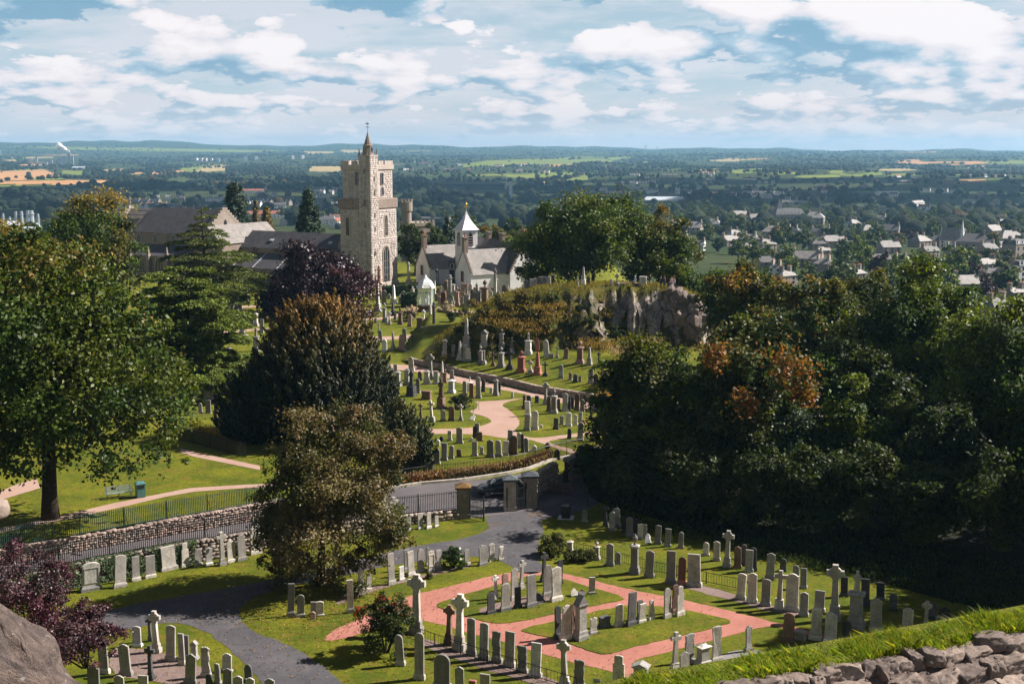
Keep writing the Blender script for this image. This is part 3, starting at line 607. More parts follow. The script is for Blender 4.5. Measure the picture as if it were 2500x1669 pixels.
def grave(kind, cc, p, h, w, rz, label, group, seed):
    m = MATS[CMAT[cc]]; near = p.y < 125
    t = thing(KN.get(kind, 'gravestone'), label, KC.get(kind, 'gravestone'), p, rz, group)
    r_ = random.Random(seed); bv = .012 if near else .01
    lean = 0 if kind in 'UPTHXINB' else r_.gauss(0, .028)
    t.rotation_euler = (r_.gauss(.0, .03) if lean else 0, lean, rz)
    if kind in 'RrFKOSQGW':
        th = min(.28, max(.12, w * .2)); pl = min(.34, h * .16)
        if h > .8:
            b = MB(); b.frus(0, 0, [(-.3, w * 1.22, th * 2.1), (pl * .7, w * 1.22, th * 2.1), (pl * .78, w * 1.17, th * 1.95), (pl, w * 1.08, th * 1.5)]); b.build('plinth', m, t)
        else: pl = -.2
        hb = MB(); o = head_outline({'Q': 'r', 'W': 'r'}.get(kind, kind), w, max(pl - .01, -.2), h)
        if kind == 'Q': o = rough_ol(o, .035, seed)
        hb.slab(o, -th / 2, th / 2, bv * (2 if kind == 'Q' else 1))
        if near and kind == 'Q': hb.jit(.035, seed, 3)
        hb.build('headstone', m, t)
        if kind == 'W':
            q = MB(); a = w * .38; z0 = pl + h * .14; z1 = h * .80; y = -th / 2 - .004
            for x0, x1, c0, c1 in ((-a - .05, a + .05, z1, z1 + .06), (-a - .05, a + .05, z0 - .06, z0), (-a - .05, -a, z0, z1), (a, a + .05, z0, z1)): q.box(x0, x1, y - .03, y + .003, c0, c1)
            q.build('frame', m, t)
    elif kind in 'CL':
        bh = h * r_.uniform(.2, .28); bw = max(w * .95, h * .22)
        b = MB(); n = r_.choice((1, 2, 3)) if kind == 'L' else 2; z = -.3
        for i in range(n):
            z1 = bh * (i + 1) / n; ww = bw * (1 - .22 * i); b.frus(0, 0, [(z, ww, ww * .7), (z1 * .96, ww * (.98 if n > 1 else .8), ww * (.68 if n > 1 else .5)), (z1, ww * .88, ww * .58)]); z = z1 - .01
        b.build('base', m, t)
        s = h * .055; a = max(w * .5, h * .15); zc = h - a * 1.02; th = s * .8
        c = MB(); ar = s * .85
        o = [(-s * 1.15, bh - .02), (s * 1.15, bh - .02), (ar, zc - ar), (a, zc - ar * 1.05), (a, zc + ar * 1.05), (ar, zc + ar), (ar * 1.05, h), (-ar * 1.05, h), (-ar, zc + ar), (-a, zc + ar * 1.05), (-a, zc - ar * 1.05), (-ar, zc - ar)]
        c.slab(o, -th, th, bv); c.build('cross', m, t)
        if kind == 'C':
            g = MB(); r1, r0 = a * .74, a * .54; th2 = th * .7
            for k in range(4):
                pts = [(math.cos(R(90 * k + 12 + 66 * i / 5)), math.sin(R(90 * k + 12 + 66 * i / 5))) for i in range(6)]
                g.rings([[(r0 * x, y, zc + r0 * z_), (r1 * x, y, zc + r1 * z_), (r1 * x, -y, zc + r1 * z_), (r0 * x, -y, zc + r0 * z_)] for (x, z_) in pts for y in (-th2,)])
            g.build('ring', m, t)
    elif kind == 'B':
        ph = h * r_.uniform(.26, .36); pw = max(w, h * .17); b = MB()
        b.frus(0, 0, [(-.3, pw * 1.3, pw * 1.3), (ph * .22, pw * 1.3, pw * 1.3), (ph * .28, pw, pw), (ph * .86, pw * .96, pw * .96), (ph * .9, pw * 1.12, pw * 1.12), (ph, pw * .95, pw * .95)]); b.build('pedestal', m, t)
        s = MB(); sw = pw * .62; s.frus(0, 0, [(ph - .01, sw, sw), (h - sw * .6, sw * .6, sw * .6), (h, .02, .02)]); s.build('shaft', m, t)
    elif kind in 'UPHT':
        f = {'U': .72, 'P': .93, 'H': .82, 'T': .62}[kind]; ph = h * f; d = w * .8; b = MB()
        b.frus(0, 0, [(-.3, w * 1.3, d * 1.3), (ph * .10, w * 1.3, d * 1.3), (ph * .14, w * 1.12, d * 1.12), (ph * .22, w * 1.1, d * 1.1), (ph * .25, w * .92, d * .92)]); b.build('base', m, t)
        s = MB(); s.frus(0, 0, [(ph * .245, w * .86, d * .86), (ph * .9, w * .82, d * .82)]); s.build('die', m, t)
        c = MB(); c.frus(0, 0, [(ph * .895, w * .9, d * .9), (ph * .93, w * 1.12, d * 1.12), (ph * .97, w * 1.16, d * 1.16), (ph, w * .8, d * .8)])
        if kind == 'P': c.frus(0, 0, [(ph - .005, w * .8, d * .8), (h, w * .3, d * .3)])
        if kind == 'H': c.slab([(-w * .55, ph - .01), (w * .55, ph - .01), (0, h)], -d * .5, d * .5, .01)
        c.build('cap', m, t)
        if kind == 'U': u = MB(); urn(u, ph - .01, h - ph, w * .36); u.build('urn', m, t, True)
        if kind == 'T': u = MB(); figure(u, ph - .01, h - ph); u.build('figure', m, t, True)
    elif kind == 'I':
        ph = h * .36; b = MB(); b.frus(0, 0, [(-.3, w, w), (ph * .2, w, w), (ph * .24, w * .86, w * .86), (ph, w * .8, w * .8)]); b.build('pedestal', m, t)
        u = MB(); figure(u, ph - .01, h - ph); u.build('figure', m, t, True)
    elif kind == 'N':
        ph = h * .26; b = MB(); b.frus(0, 0, [(-.3, w * 1.1, w * 1.1), (ph * .5, w * 1.1, w * 1.1), (ph * .6, w * .9, w * .9), (ph, w * .85, w * .85)]); b.build('pedestal', m, t)
        s = MB(); rr = min(w * .34, h * .07); s.lathe(0, 0, [(rr * 1.25, ph - .01), (rr * 1.25, ph + .06), (rr, ph + .1), (rr * .84, h * .86), (rr * 1.2, h * .88), (rr * 1.25, h * .9), (rr * .6, h * .915), (rr * .9, h * .95), (rr * .5, h * .99), (.02, h)], 12); s.build('shaft', m, t, False)
    elif kind == 'X':
        b = MB(); b.frus(0, 0, [(-.3, w, w * .6), (h * .3, w, w * .6), (h * .34, w * .9, w * .5), (h * .8, w * .9, w * .5), (h * .84, w * 1.04, w * .62), (h, w * .95, w * .55)]); b.build('tomb_body', m, t)
    elif kind == 'Z':
        b = MB(); o = rough_ol([(-w / 2, 0), (w / 2, 0), (w * .42, h * .7), (0, h * 1.1), (-w * .5, h * .6)], .05, seed); b.slab(o, -.08, .08, .02)
        b.build('broken_slab', m, t); t.rotation_euler = (-.7, r_.uniform(-.3, .3), rz)
    return t
ORD = ['first', 'second', 'third', 'fourth', 'fifth', 'sixth', 'seventh', 'eighth', 'ninth', 'tenth', 'eleventh', 'twelfth', 'thirteenth', 'fourteenth', 'fifteenth', 'sixteenth', 'seventeenth', 'eighteenth', 'nineteenth', 'twentieth',
       'twenty-first', 'twenty-second', 'twenty-third', 'twenty-fourth', 'twenty-fifth', 'twenty-sixth', 'twenty-seventh', 'twenty-eighth', 'twenty-ninth', 'thirtieth', 'thirty-first', 'thirty-second', 'thirty-third', 'thirty-fourth', 'thirty-fifth', 'thirty-sixth', 'thirty-seventh', 'thirty-eighth', 'thirty-ninth', 'fortieth']
BASES = []
ROWS = [
 # place phrase, group, frame, facing in degrees, entries "x base top width kind+colour"
 ('from the purple bush along the ivy wall', 'gravestones along the ivy wall', 'E', 38, '530 460 265 140 Fl,745 470 240 140 Wg,985 445 185 88 rl,1115 392 190 62 Fl,1235 365 185 76 Fl,1385 300 110 120 Fl,1520 275 85 58 Sl,1625 265 130 56 Rl,1712 262 118 52 Ow,1825 265 -10 62 Cl,1900 238 65 70 rl,1985 225 15 68 Ol,2100 170 -55 86 Sl,2240 150 10 60 Rl'),
 ('from the brown tree along the low wall', 'gravestones along the low wall by the gate', 'G', 38, '205 330 180 50 Fl,285 325 190 58 Fw,350 335 165 46 Rl,420 325 40 62 Cl,525 315 190 44 Fl,625 302 175 44 Fl,690 297 165 42 Ol,752 283 190 36 Kl'),
 ('from the brown tree along the drive', 'gravestones in the row by the drive', 'G', 36, '140 820 640 48 Fl,200 800 670 40 Rl,390 755 505 58 Fl,470 718 605 44 Fw,516 640 472 52 Fg,550 682 485 58 Fl,625 655 465 62 Rl,690 600 452 40 Gg,714 652 480 56 Wl,768 640 470 56 Qg,930 560 460 52 Fw,1005 595 465 46 Ol,1135 597 432 70 Og,1208 562 420 50 Ql,1280 556 440 40 Ql'),
 ('from the white cross on the upper plot', 'gravestones on the upper grass plot', 'G', 34, '1240 870 680 48 Lw,1320 860 660 60 Rp,1200 990 820 66 Od,1316 968 745 78 rg,1392 880 618 62 Kl,1446 790 560 56 Cl,1418 945 775 56 Fd,1530 935 672 84 Fg,1660 850 592 72 Rl,1735 886 610 92 Ql,1630 730 495 56 Cd,1758 748 555 50 Rd,1615 905 815 70 Zd'),
 ('from the dark ogee slab on the lower plot', 'gravestones on the lower grass plot', 'H', 36, '392 1205 955 56 Od,455 1220 945 82 Ol,508 1185 945 36 Qb,570 1210 868 84 Hg,668 1172 1045 60 Ql,755 1120 1040 90 Xd,868 1112 943 72 rl,965 1108 850 76 Fd,1035 1060 908 54 rg,1048 1082 935 62 Fl,1122 1058 905 48 Ql,1250 1045 815 66 Rl,1305 1010 790 52 Qb,1348 1028 800 70 Sl'),
 ('on the far edge of the upper plot', 'small stones on the upper plot edge', 'H', 10, '655 862 730 48 Fg,525 885 825 54 Zl,578 880 830 56 Zd'),
 ('from the celtic pair behind the near railing', 'gravestones behind the near railing', 'G', -24, '855 1245 915 52 Cb,940 1290 843 86 Cl,1040 1332 1030 70 rg,1140 1366 1068 76 rg,1250 1388 1130 74 Qg,1350 1422 1135 84 Fl,1458 1468 1250 78 Qg,1562 1508 1232 86 Fw,1800 1580 1205 74 Cl'),
 ('beside the berry bush', 'graves round the berry bush', 'G', -14, '590 1150 675 92 Cl,462 1412 1160 70 Rl,615 1528 1150 80 Rl,800 1600 1320 132 Rg,945 1620 1420 72 Kg,1050 1600 1535 60 Xr,1150 1640 1482 84 Fl'),
 ('from the rhododendron along the thin railing', 'shaded gravestones along the thin railing', 'H', -18, '488 535 445 44 Pl,640 585 540 36 Rl,695 592 450 46 Ul,798 642 468 58 Og,860 625 535 46 Rg,990 702 390 64 Ug,1105 732 520 66 Og,1275 778 525 72 Fg,1360 788 572 60 Rr,1460 802 550 98 Fg'),
 ('from the litter bin in the shaded back row', 'back row in the tree shade', 'H', -14, '600 297 200 44 Rg,765 335 170 52 Ld,815 372 220 44 Rg,855 345 185 50 Og,912 380 250 38 Rd,955 412 258 54 Rg,995 400 270 32 Fd,1035 432 315 42 Fl,1070 430 320 36 Fg,1098 468 392 46 Zw,1172 472 325 46 rg,1247 492 352 46 Fg,1352 505 378 40 Rg,1550 562 460 46 Rl,1633 602 448 50 Ol,1712 652 362 54 Cg,1797 662 487 54 Kb,1840 640 475 44 Rd,1885 692 518 58 Fg,1925 680 500 46 Rd'),
 ('from the railing in the long shaded row', 'long shaded row', 'I', -20, '317 622 435 60 rl,398 648 432 64 Ol,495 668 478 62 rg,592 692 418 74 Ll,683 706 436 88 Ol,770 742 572 58 Og,880 702 560 70 Fl,990 772 375 88 Cl,1140 822 413 104 Tg,1288 852 617 80 Rl,1510 868 683 74 Ol,1637 862 633 72 Cl,1748 834 752 72 Fg,1907 804 747 28 Fg'),
 ('in the darkest shade behind the long row', 'stones in the darkest shade', 'I', -20, '525 482 290 58 Og,620 420 330 44 Rd,715 462 380 44 Rg,768 542 400 44 Fg,1060 600 460 50 Fd,1210 672 475 58 Fd,1320 625 503 56 Fd,1410 702 580 54 Rd,1690 760 645 76 Rd,1780 766 675 80 Kd'),
 ('on the end lawn beyond the red path', 'stones on the end lawn', 'I', -22, '655 932 718 78 Qb,745 912 850 80 Xl,850 912 690 76 Ql,960 946 715 84 Kw,1075 922 775 64 Rd,1308 908 865 40 Zl'),
 ('round the grey gravel bed', 'stones round the grey gravel bed', 'H', 30, '1305 1462 1165 76 Ll,1420 1402 1175 84 Qg,1382 1475 1308 84 Kl,1528 1412 1253 96 Pl,1635 1392 1112 80 Ql,1880 1310 1110 58 Qg'),
 ('just over the grassy wall top', 'stones just over the wall top', 'H', -18, '555 1590 1375 82 Qg,695 1600 1530 60 Fg,865 1580 1348 92 Sl,1040 1540 1395 120 Hg'),
 ('from the purple bush in the near corner', 'graves in the near corner', 'E', -12, '855 1148 855 84 Rl,1035 1165 910 94 Ol,1125 928 765 74 rw,1235 885 690 42 Ld,1285 975 640 70 Cl,1235 1198 918 76 Ld,1400 1048 752 80 rl,1495 1080 825 50 Fl,1530 1020 835 40 Fg,1595 1034 880 54 Hg,1560 1232 985 90 Kg,1690 1178 932 72 Ql,1785 1234 1065 50 Qg,1860 1135 988 80 Og,1866 1260 1110 76 Og,1715 1262 1155 56 Rd,1955 1275 1168 80 Og,2040 1218 1072 66 Gd,2050 1290 1185 74 Og,2210 1270 1190 84 Og,770 1270 1088 104 Og,980 1280 1165 86 Og,1175 1280 1170 86 Fl'),
 ('under the brown tree', 'graves under the brown tree', 'F', 8, '435 1575 1345 46 Fg,505 1580 1425 50 Rg,600 1565 1475 46 Fl,640 1575 1470 54 rl,590 1600 1545 36 Rp,860 1552 1320 44 Fl'),
 ('from the ledger along the terrace front', 'front row on the terrace', 'B', -18, '20 776 650 34 Pg,90 792 692 30 rg,150 812 660 40 Bl,186 826 700 34 Fg,220 832 720 48 Sl,322 852 702 36 Ug,352 860 738 36 Ng,430 872 755 44 Lb,495 882 712 50 Ug,568 902 730 70 Ld,665 922 742 62 Ur,745 932 825 48 Cl,803 942 750 56 Br,868 957 838 52 Ld,1000 977 862 38 Rg,1080 992 928 28 Rg,1120 1007 942 36 Rd,1160 1007 958 24 Fg,1250 1022 893 42 Rg,1293 1032 940 40 Rb,1358 1052 910 50 Rp,1427 1057 922 46 Rg,1505 1082 958 40 Ll'),
 ('from the tall obelisk along the foot of the crag', 'back row at the foot of the crag', 'B', -18, '205 692 465 52 Bl,355 702 570 56 Hg,418 702 600 34 Lr,500 702 560 38 Ug,588 742 628 28 Ug,725 772 588 54 Tw,800 752 640 38 Sr,880 797 650 46 Gl,918 808 770 38 Xg,970 802 708 30 Ll,1040 812 720 38 Rp,1160 852 660 54 Up,1240 862 710 38 Bg,1320 872 758 30 Ld,1550 840 770 26 Rl,1665 832 695 42 Cl,1765 762 648 36 Cl'),
 ('from the yew, far row of middle lawn', 'far row of the middle lawn', 'C', -20, '40 215 118 40 Fl,98 182 110 38 Fg,118 312 170 54 Pg,205 302 150 50 Pg,245 170 40 50 Gl,325 258 175 40 Rd,388 292 165 50 Pl,425 248 15 40 Cg,470 292 175 46 Fw,530 248 80 34 Bl,555 278 150 36 Ub,620 246 158 40 rg,615 374 248 56 Pw'),
 ('from the robed statues on the middle lawn', 'statues and stones on the middle lawn', 'C', -20, '245 402 150 84 Id,305 375 240 40 Rg,385 432 355 88 Xb,520 515 235 74 Ib,735 407 262 40 Rg,785 352 225 44 Tw,800 417 283 40 Rr,865 422 225 46 rg,908 364 253 34 Rd,980 380 325 30 Fl,1026 397 245 42 Pg,1056 392 275 24 Rd,1178 420 362 24 Fw'),
 ('on the round mound lawn', 'graves on the mound lawn', 'C', -18, '165 560 430 40 Ul,335 622 468 46 Lb,435 642 440 66 Ll,537 632 528 42 rg,615 632 495 54 Rb,703 627 478 42 Ll,805 628 572 44 Zw'),
 ('from the brown pillar below the retaining wall', 'row below the retaining wall', 'C', -18, '1290 522 390 32 Pb,1330 500 395 42 Rd,1320 588 450 50 Fw,1405 467 400 36 Fd,1482 482 275 40 Cg,1515 542 400 38 Rb,1562 562 335 54 Ug,1607 542 425 28 Kb,1665 542 378 50 Ol,1700 532 400 36 Kd,1732 522 415 32 Rd,1773 537 380 44 Rb,1823 547 430 38 Kg,2075 520 455 34 Rl'),
 ('from the twin stones across the middle lawn', 'row across the middle lawn', 'C', -18, '1312 722 570 54 Fg,1385 712 538 58 Rl,1447 695 668 26 Fl,1580 710 605 44 rd,1635 668 582 36 Ql,1697 682 552 50 Ow,1762 672 573 38 Rl,1806 640 548 34 Fg,1835 667 622 32 Rr,1905 625 485 52 Ld,1948 652 598 40 Fr,1705 797 702 38 Gd,1803 815 645 54 Rg,1943 822 685 46 Ow'),
 ('from the yew, upper row above the railing', 'upper row above the railing', 'C', -16, '400 842 722 42 Rl,488 865 805 42 Rw,522 812 775 34 Rd,600 814 722 38 Fl,690 840 692 58 Ol,830 792 680 38 Rd,855 792 655 42 Fg,875 817 735 58 Qb,800 820 785 30 Rl'),
 ('from the yew, lower row beside the railing', 'lower row beside the railing', 'C', -18, '395 1018 950 46 Fg,480 1028 885 60 Rg,548 998 838 54 Fg,613 980 857 46 Rg,685 965 895 44 Wb,830 957 820 50 Fl,898 942 870 36 Ql,975 968 805 66 Kg,1053 962 808 56 Rl,1115 948 815 52 Fl,1148 935 715 48 Fg,1190 942 765 68 Rb,1242 882 738 52 Gl,1275 922 750 28 Rd,1305 917 790 46 Rg,1380 912 855 44 Kw,1503 945 832 40 Rd,1595 990 895 50 Rd,422 1094 975 42 Rd'),
 ('near the slate ledger below the copper beech', 'graves near the ledger', 'A', -18, '80 1035 880 30 Nl,255 1070 940 48 Lg,275 1202 1040 58 Rg,330 1332 1160 72 Gw,445 1312 1055 52 Ng,560 1302 1095 84 Rp,605 1192 1010 56 Kg,715 1272 1105 44 Ld,830 1228 985 62 Rg,910 1218 1080 48 Lb,1008 1202 650 74 Nd,1075 1152 1080 48 Rg'),
 ('on the lawn before the glass monument', 'graves before the glass monument', 'A', -18, '205 935 880 36 Xl,330 935 660 50 Ug,360 950 810 38 Tl,395 962 780 46 Ll,445 842 655 56 Bd,475 892 770 34 Ud,545 962 730 56 Ub,670 992 822 56 Rp,815 1012 870 88 Xb,865 942 760 34 Lw,955 925 680 60 Bl,1215 1028 865 70 Pd,1365 884 775 84 Kb'),
 ('between the tower and the glass monument', 'graves between tower and glass monument', 'A', -18, '240 782 380 66 Bw,262 620 155 84 Np,320 684 490 66 Ol,385 614 540 56 Rl,455 684 415 68 Bw,550 684 545 56 Ul,590 575 505 46 Rl,660 430 110 72 Nl,710 562 440 54 Ul'),
 ('from the glass monument in the crowded front row', 'crowded front row by the monument', 'A', -18, '1040 640 540 44 Rb,1085 682 580 54 Rl,1135 692 510 70 Kr,1225 702 280 84 Ng,1325 702 440 46 Up,1380 692 580 46 Fg,1455 706 450 76 Tg,1590 712 390 90 Tg,1700 712 350 88 Ub,1725 680 590 40 Tl'),
 ('from the glass monument in the crowded back row', 'crowded back row by the monument', 'A', -18, '1015 602 360 40 Bl,1115 560 420 40 Rl,1170 560 350 54 Pb,1265 560 405 54 Pl,1420 560 405 100 Fp,1500 560 405 50 Rl,1545 500 345 38 Cb,1640 600 450 40 Rl,1740 460 250 54 Ub,1770 480 415 46 Rb,1840 572 190 46 Tl,1910 492 360 38 Lg,1960 562 420 62 Rb,2015 562 430 46 Ul'),
 ('deep in the crowd behind the glass monument', 'stones deep in the crowd', 'A', -18, '1062 600 455 46 Rb,1092 570 430 40 Ol,1150 612 500 44 Rl,1196 620 470 40 Pp,1296 640 500 44 Rl,1345 600 470 46 Kb,1400 650 520 50 Fp,1440 620 470 44 Rl,1480 640 510 44 Pl,1522 640 480 46 Gb,1556 600 450 40 Rp,1620 640 500 46 Fl,1660 580 470 44 Ub,1780 600 500 50 Rl,1810 560 450 44 Pb,1880 600 510 46 Rl,1935 620 520 46 Xl'),
 ('before the white gable of the hospital house', 'graves before the white gable', 'A', -18, '1980 402 245 54 Bd,2065 482 250 62 Bb,2092 405 260 40 Bd,2160 420 300 40 Rd,2230 422 255 70 Pg,2240 492 330 46 Tl,2282 472 360 36 Tl,2330 402 325 36 Gw'),
 ('against the church wall past the cedar', 'stones against the church wall', 'J', -18, '180 292 230 42 Rb,215 292 190 28 Nl,298 282 222 38 Rp,355 282 195 36 Pl,400 280 215 40 Pl'),
 ('from the cedar by the church path', 'graves by the church path', 'J', -16, '15 392 250 40 Bl,36 372 285 34 Pl,70 382 210 34 Nl,105 392 250 34 Bl,135 364 260 40 Pg,150 388 270 24 Rl,20 505 420 34 Rb,60 508 410 34 Rg,84 510 420 30 Fb,115 518 390 50 Pg,160 602 445 46 Fl,250 528 410 46 Rg,294 532 405 40 Pl,310 475 370 20 Fg,347 598 465 40 Fg,200 690 610 36 Pg,297 772 540 56 Tg,36 800 720 40 Ug,160 700 640 60 Fd'),
 ('seen under the cedar boughs beyond the railing', 'graves seen under the cedar', 'K', -14, '40 1180 1010 44 Fl,90 1330 1215 46 Rl,160 1195 1010 60 Pg,215 1185 960 50 Pw,280 1150 1000 60 Pg,180 1345 1180 62 Fg,268 1320 1200 46 Rd,265 1462 1295 44 Fb,315 1466 1305 52 Rg,430 1352 1180 44 Fw,100 1348 1310 34 Rl'),
]
def build_graves():
    n = 0
    for phrase, group, frm, rz, ents in ROWS:
        es = [e.strip().split() for e in ents.split(',')]
        es.sort(key=lambda e: float(e[0]))
        cnt = {}
        for e in es: cnt[e[4]] = cnt.get(e[4], 0) + 1
        seen = {}
        ordinal = 'from' in phrase.split()[0] or 'counted' in phrase
        for i, e in enumerate(es):
            x, y = fp(frm, float(e[0]), float(e[1])); _, ty = fp(frm, 0, float(e[2])); wpx = float(e[3]) / FR[frm][2]
            p = G(x, y) if frm == 'B' else P(x, y, 0)
            if frm == 'G' and (group.endswith('upper grass plot') ) or group in ('gravestones on the lower grass plot', 'small stones on the upper plot edge'): p = P(x, y, .05)
            hgt = PY(x, ty, p.y).z - p.z; wm = wpx / ppm(p)
            k, c = e[4][0], e[4][1]
            desc = CW[c] + ' ' + KW[k]
            seen[e[4]] = seen.get(e[4], 0) + 1
            if ordinal:
                if phrase.startswith('from'): lab = f'{desc}, {ORD[i]} {phrase}'
                else: lab = f'{desc}, {ORD[i]} {phrase}'
            elif cnt[e[4]] > 1: lab = f'{ORD[seen[e[4]] - 1]} {desc} {phrase}'
            else: lab = f'{desc} {phrase}'
            jr = random.Random(n * 13 + 5)
            grave(k, c, p, hgt, wm, R(rz + jr.uniform(-4, 4)), lab, group, n); n += 1
            BASES.append((p.x, p.y, p.z, wm))
    return n
print('graves', build_graves())

def base_tufts():
    rg = np.random.default_rng(3); pts = []
    for x, y, z, w_ in BASES:
        if y < 125:
            for _ in range(26): a = rg.uniform(0, 6.28); pts.append((x + math.cos(a) * w_ * .75, y + math.sin(a) * .28, z + (.0 if z < .3 else 0)))
    p = np.array(pts) + rg.normal(size=(len(pts), 3)) * np.array([.06, .06, 0]); n = len(p); h = rg.uniform(.05, .17, n); b = p + np.array([0, 0, .0]); s_ = unit(np.cross(rg.normal(size=(n, 3)), np.array([0, 0, 1.0]))) * .03; t = p + rg.normal(size=(n, 3)) * np.array([.04, .04, 0]) + np.stack([0 * h, 0 * h, h], 1)
    V = np.stack([b - s_, b + s_, t], 1).reshape(-1, 3); c = np.array([(.10, .13, .015)]) * rg.uniform(.5, 1.6, (n, 1))
    tag(npmesh('grass_tufts', V, np.arange(n * 3).reshape(-1, 3), MATS['grass_blade'], None, c), 'longer grass left round the foot of the stones', 'grass', kind='stuff')
    m = 5200; px = np.concatenate([rg.normal(760, 150, m // 2), rg.uniform(250, 1750, m // 2)]); py = np.concatenate([rg.normal(1470, 55, m // 2), rg.uniform(1330, 1669, m // 2)]); P_ = np.array([tuple(P(a, min(max(q, 1300), 1680), .065)) for a, q in zip(px, py)])
    V, Q = cards(rg, P_, rg.normal(size=(m, 3)) * .35 + np.array([0, 0, 1.0]), np.full(m, .11), np.full(m, .08)); c = np.array([(.22, .12, .04), (.28, .18, .06), (.14, .07, .03)])[rg.integers(3, size=m)] * rg.uniform(.6, 1.3, (m, 1))
    tag(npmesh('fallen_leaves', V, Q, MATS['flower'], None, c), 'fallen brown leaves scattered on the drive and grass', 'leaves', kind='stuff')
# ------------------------------------------------------------------ vegetation
def unit(v): return v / np.maximum(np.linalg.norm(v, axis=-1, keepdims=True), 1e-9)
def cards(rg, pos, nrm, L, W, axis=None, fold=.18):
    """one small folded leaf face at each place"""
    n = len(pos); nrm = unit(nrm)
    a = unit(rg.normal(size=(n, 3))) if axis is None else axis + rg.normal(size=(n, 3)) * .35
    t = unit(a - nrm * (a * nrm).sum(1, keepdims=True)); b = np.cross(nrm, t)
    L = (L * rg.uniform(.65, 1.35, n))[:, None]; W = (W * rg.uniform(.65, 1.35, n))[:, None]
    V = np.stack([pos - t * L * .5, pos + b * W * .5 + nrm * L * fold, pos + t * L * .5, pos - b * W * .5 + nrm * L * fold], 1).reshape(-1, 3)
    return V, np.arange(n * 4).reshape(-1, 4)
def vnoise(p, s, seed):
    r_ = np.random.default_rng(seed); o = np.zeros(len(p))
    for k in range(5):
        d = r_.normal(size=3); o += np.sin(p @ d / s * (1 + .6 * k) + r_.uniform(0, 6)) / (1 + .3 * k)
    return o / 3
def tints(rg, pal, n, w=None):
    pal = np.array(pal, float); i = rg.choice(len(pal), n, p=w); return pal[i]
def crown_broad(rg, c, rad, nclump, nleaf, size, pal, palw=None, tip=None, tipk=0.0, low=-.55, gap=.35, flat=1.0, cr=(.24, .46), lobes=None, lobes_abs=False, hole=.55):
    """leaves over many clumps set round an uneven ellipsoid"""
    c = np.array(c); rad = np.array(rad)
    d = unit(rg.normal(size=(nclump * 4, 3))); d = d[d[:, 2] > low][:nclump]; nclump = len(d)
    if lobes is None:                                   # several big boughs make the outline uneven
        nl = 18; ld = unit(rg.normal(size=(nl, 3)) + np.array([0, 0, .15])); ld[0] = (0, 0, 1); ld[1] = (.1, 0, .2)
        lobes = [(*(ld[i] * rad * rg.uniform(.22, .50)), *(rad * rg.uniform(.46, .62))) for i in range(nl)]
    lb = np.array(lobes, float); area = (lb[:, 3:].mean(1)) ** 2; li = rg.choice(len(lb), nclump, p=area / area.sum())
    lr = lb[li, 3:]; cc = lb[li, :3] + d * lr * rg.uniform(.62, .98, (nclump, 1))
    if lobes_abs: cc[:, 2] = np.maximum(cc[:, 2], -rad[2] * .98)
    d = unit(d + unit(cc / rad) * .8)
    crr = rg.uniform(*cr, nclump) * rg.uniform(.7, 1.25, nclump) * np.minimum(rad.mean() * .8, lr.mean(1) * 1.25)
    k = rg.choice(nclump, nleaf, p=crr ** 2 / (crr ** 2).sum())
    dd = unit(rg.normal(size=(nleaf, 3)) + d[k] * .75 + np.array([0, 0, .35]))
    r = crr[k] * np.clip(np.abs(rg.normal(.78, .26, nleaf)), .05, 1.45)
    sq = np.array([1, 1, .72 * flat]); ax_ = rg.uniform(.65, 1.35, (nclump, 3)); sq = sq * ax_[k]
    p = cc[k] + dd * r[:, None] * sq
    wv = rad.mean() * .07; p = p + wv * np.stack([vnoise(p, wv * 2.2, 11), vnoise(p, wv * 2.2, 12), vnoise(p, wv * 2.2, 13)], 1)
    keep = vnoise(p, size * 2.6, 5) > -gap * 2; keep &= vnoise(p, rad.mean() * .10, 6) > -hole; p, dd, k = p[keep], dd[keep], k[keep]; n = len(p)
    nr = dd * .40 + rg.normal(size=(n, 3)) * .62 + np.array([0, 0, .40])
    V, Q = cards(rg, p + c, nr, np.full(n, size), np.full(n, size * .72))
    ct = tints(rg, pal, nclump, palw); col_ = ct[k] * rg.uniform(.65, 1.4, (n, 1)) * rg.uniform(.9, 1.1, (n, 3))
    if tip is not None:
        e = np.linalg.norm(p / rad, axis=1) * .6 + p[:, 2] / rad[2] * .5
        ck = rg.uniform(-.35, .35, nclump)[k]
        pr = np.clip((e + ck - (1 - tipk)) * 1.6, 0, .9); s = rg.random(n) < pr
        col_[s] = np.array(tip)[rg.integers(len(tip), size=s.sum())] * rg.uniform(.7, 1.3, (s.sum(), 1))
    return V, Q, col_, cc + c, crr
def trunk(rg, parent, h, r, limbs, mat='bark', bend=.3):
    m = MB(); n = 7; pts = []; rad = []
    for i in range(n):
        f = i / (n - 1); pts.append((bend * math.sin(f * 3) * f, bend * math.cos(f * 2.3) * f, -.6 + (h + .6) * f)); rad.append(r * (1.25 if i == 0 else 1.0) * (1 - .55 * f))
    m.tube(pts, rad, 9)
    for q in limbs:
        f = rg.uniform(.45, .95); b = Vector(pts[min(n - 1, int(f * (n - 1)))]); e = Vector(q); mid = b.lerp(e, .5) + Vector((0, 0, .12 * (e - b).length))
        m.tube([b, mid, e], [r * .38 * (1.1 - f * .5), r * .24, r * .07], 6)
    return m.build('trunk', MATS[mat], parent, True)
def place(x, yt, Y, zb): q = PY(x, yt, Y); return (q.x, Y, zb), q.z - zb
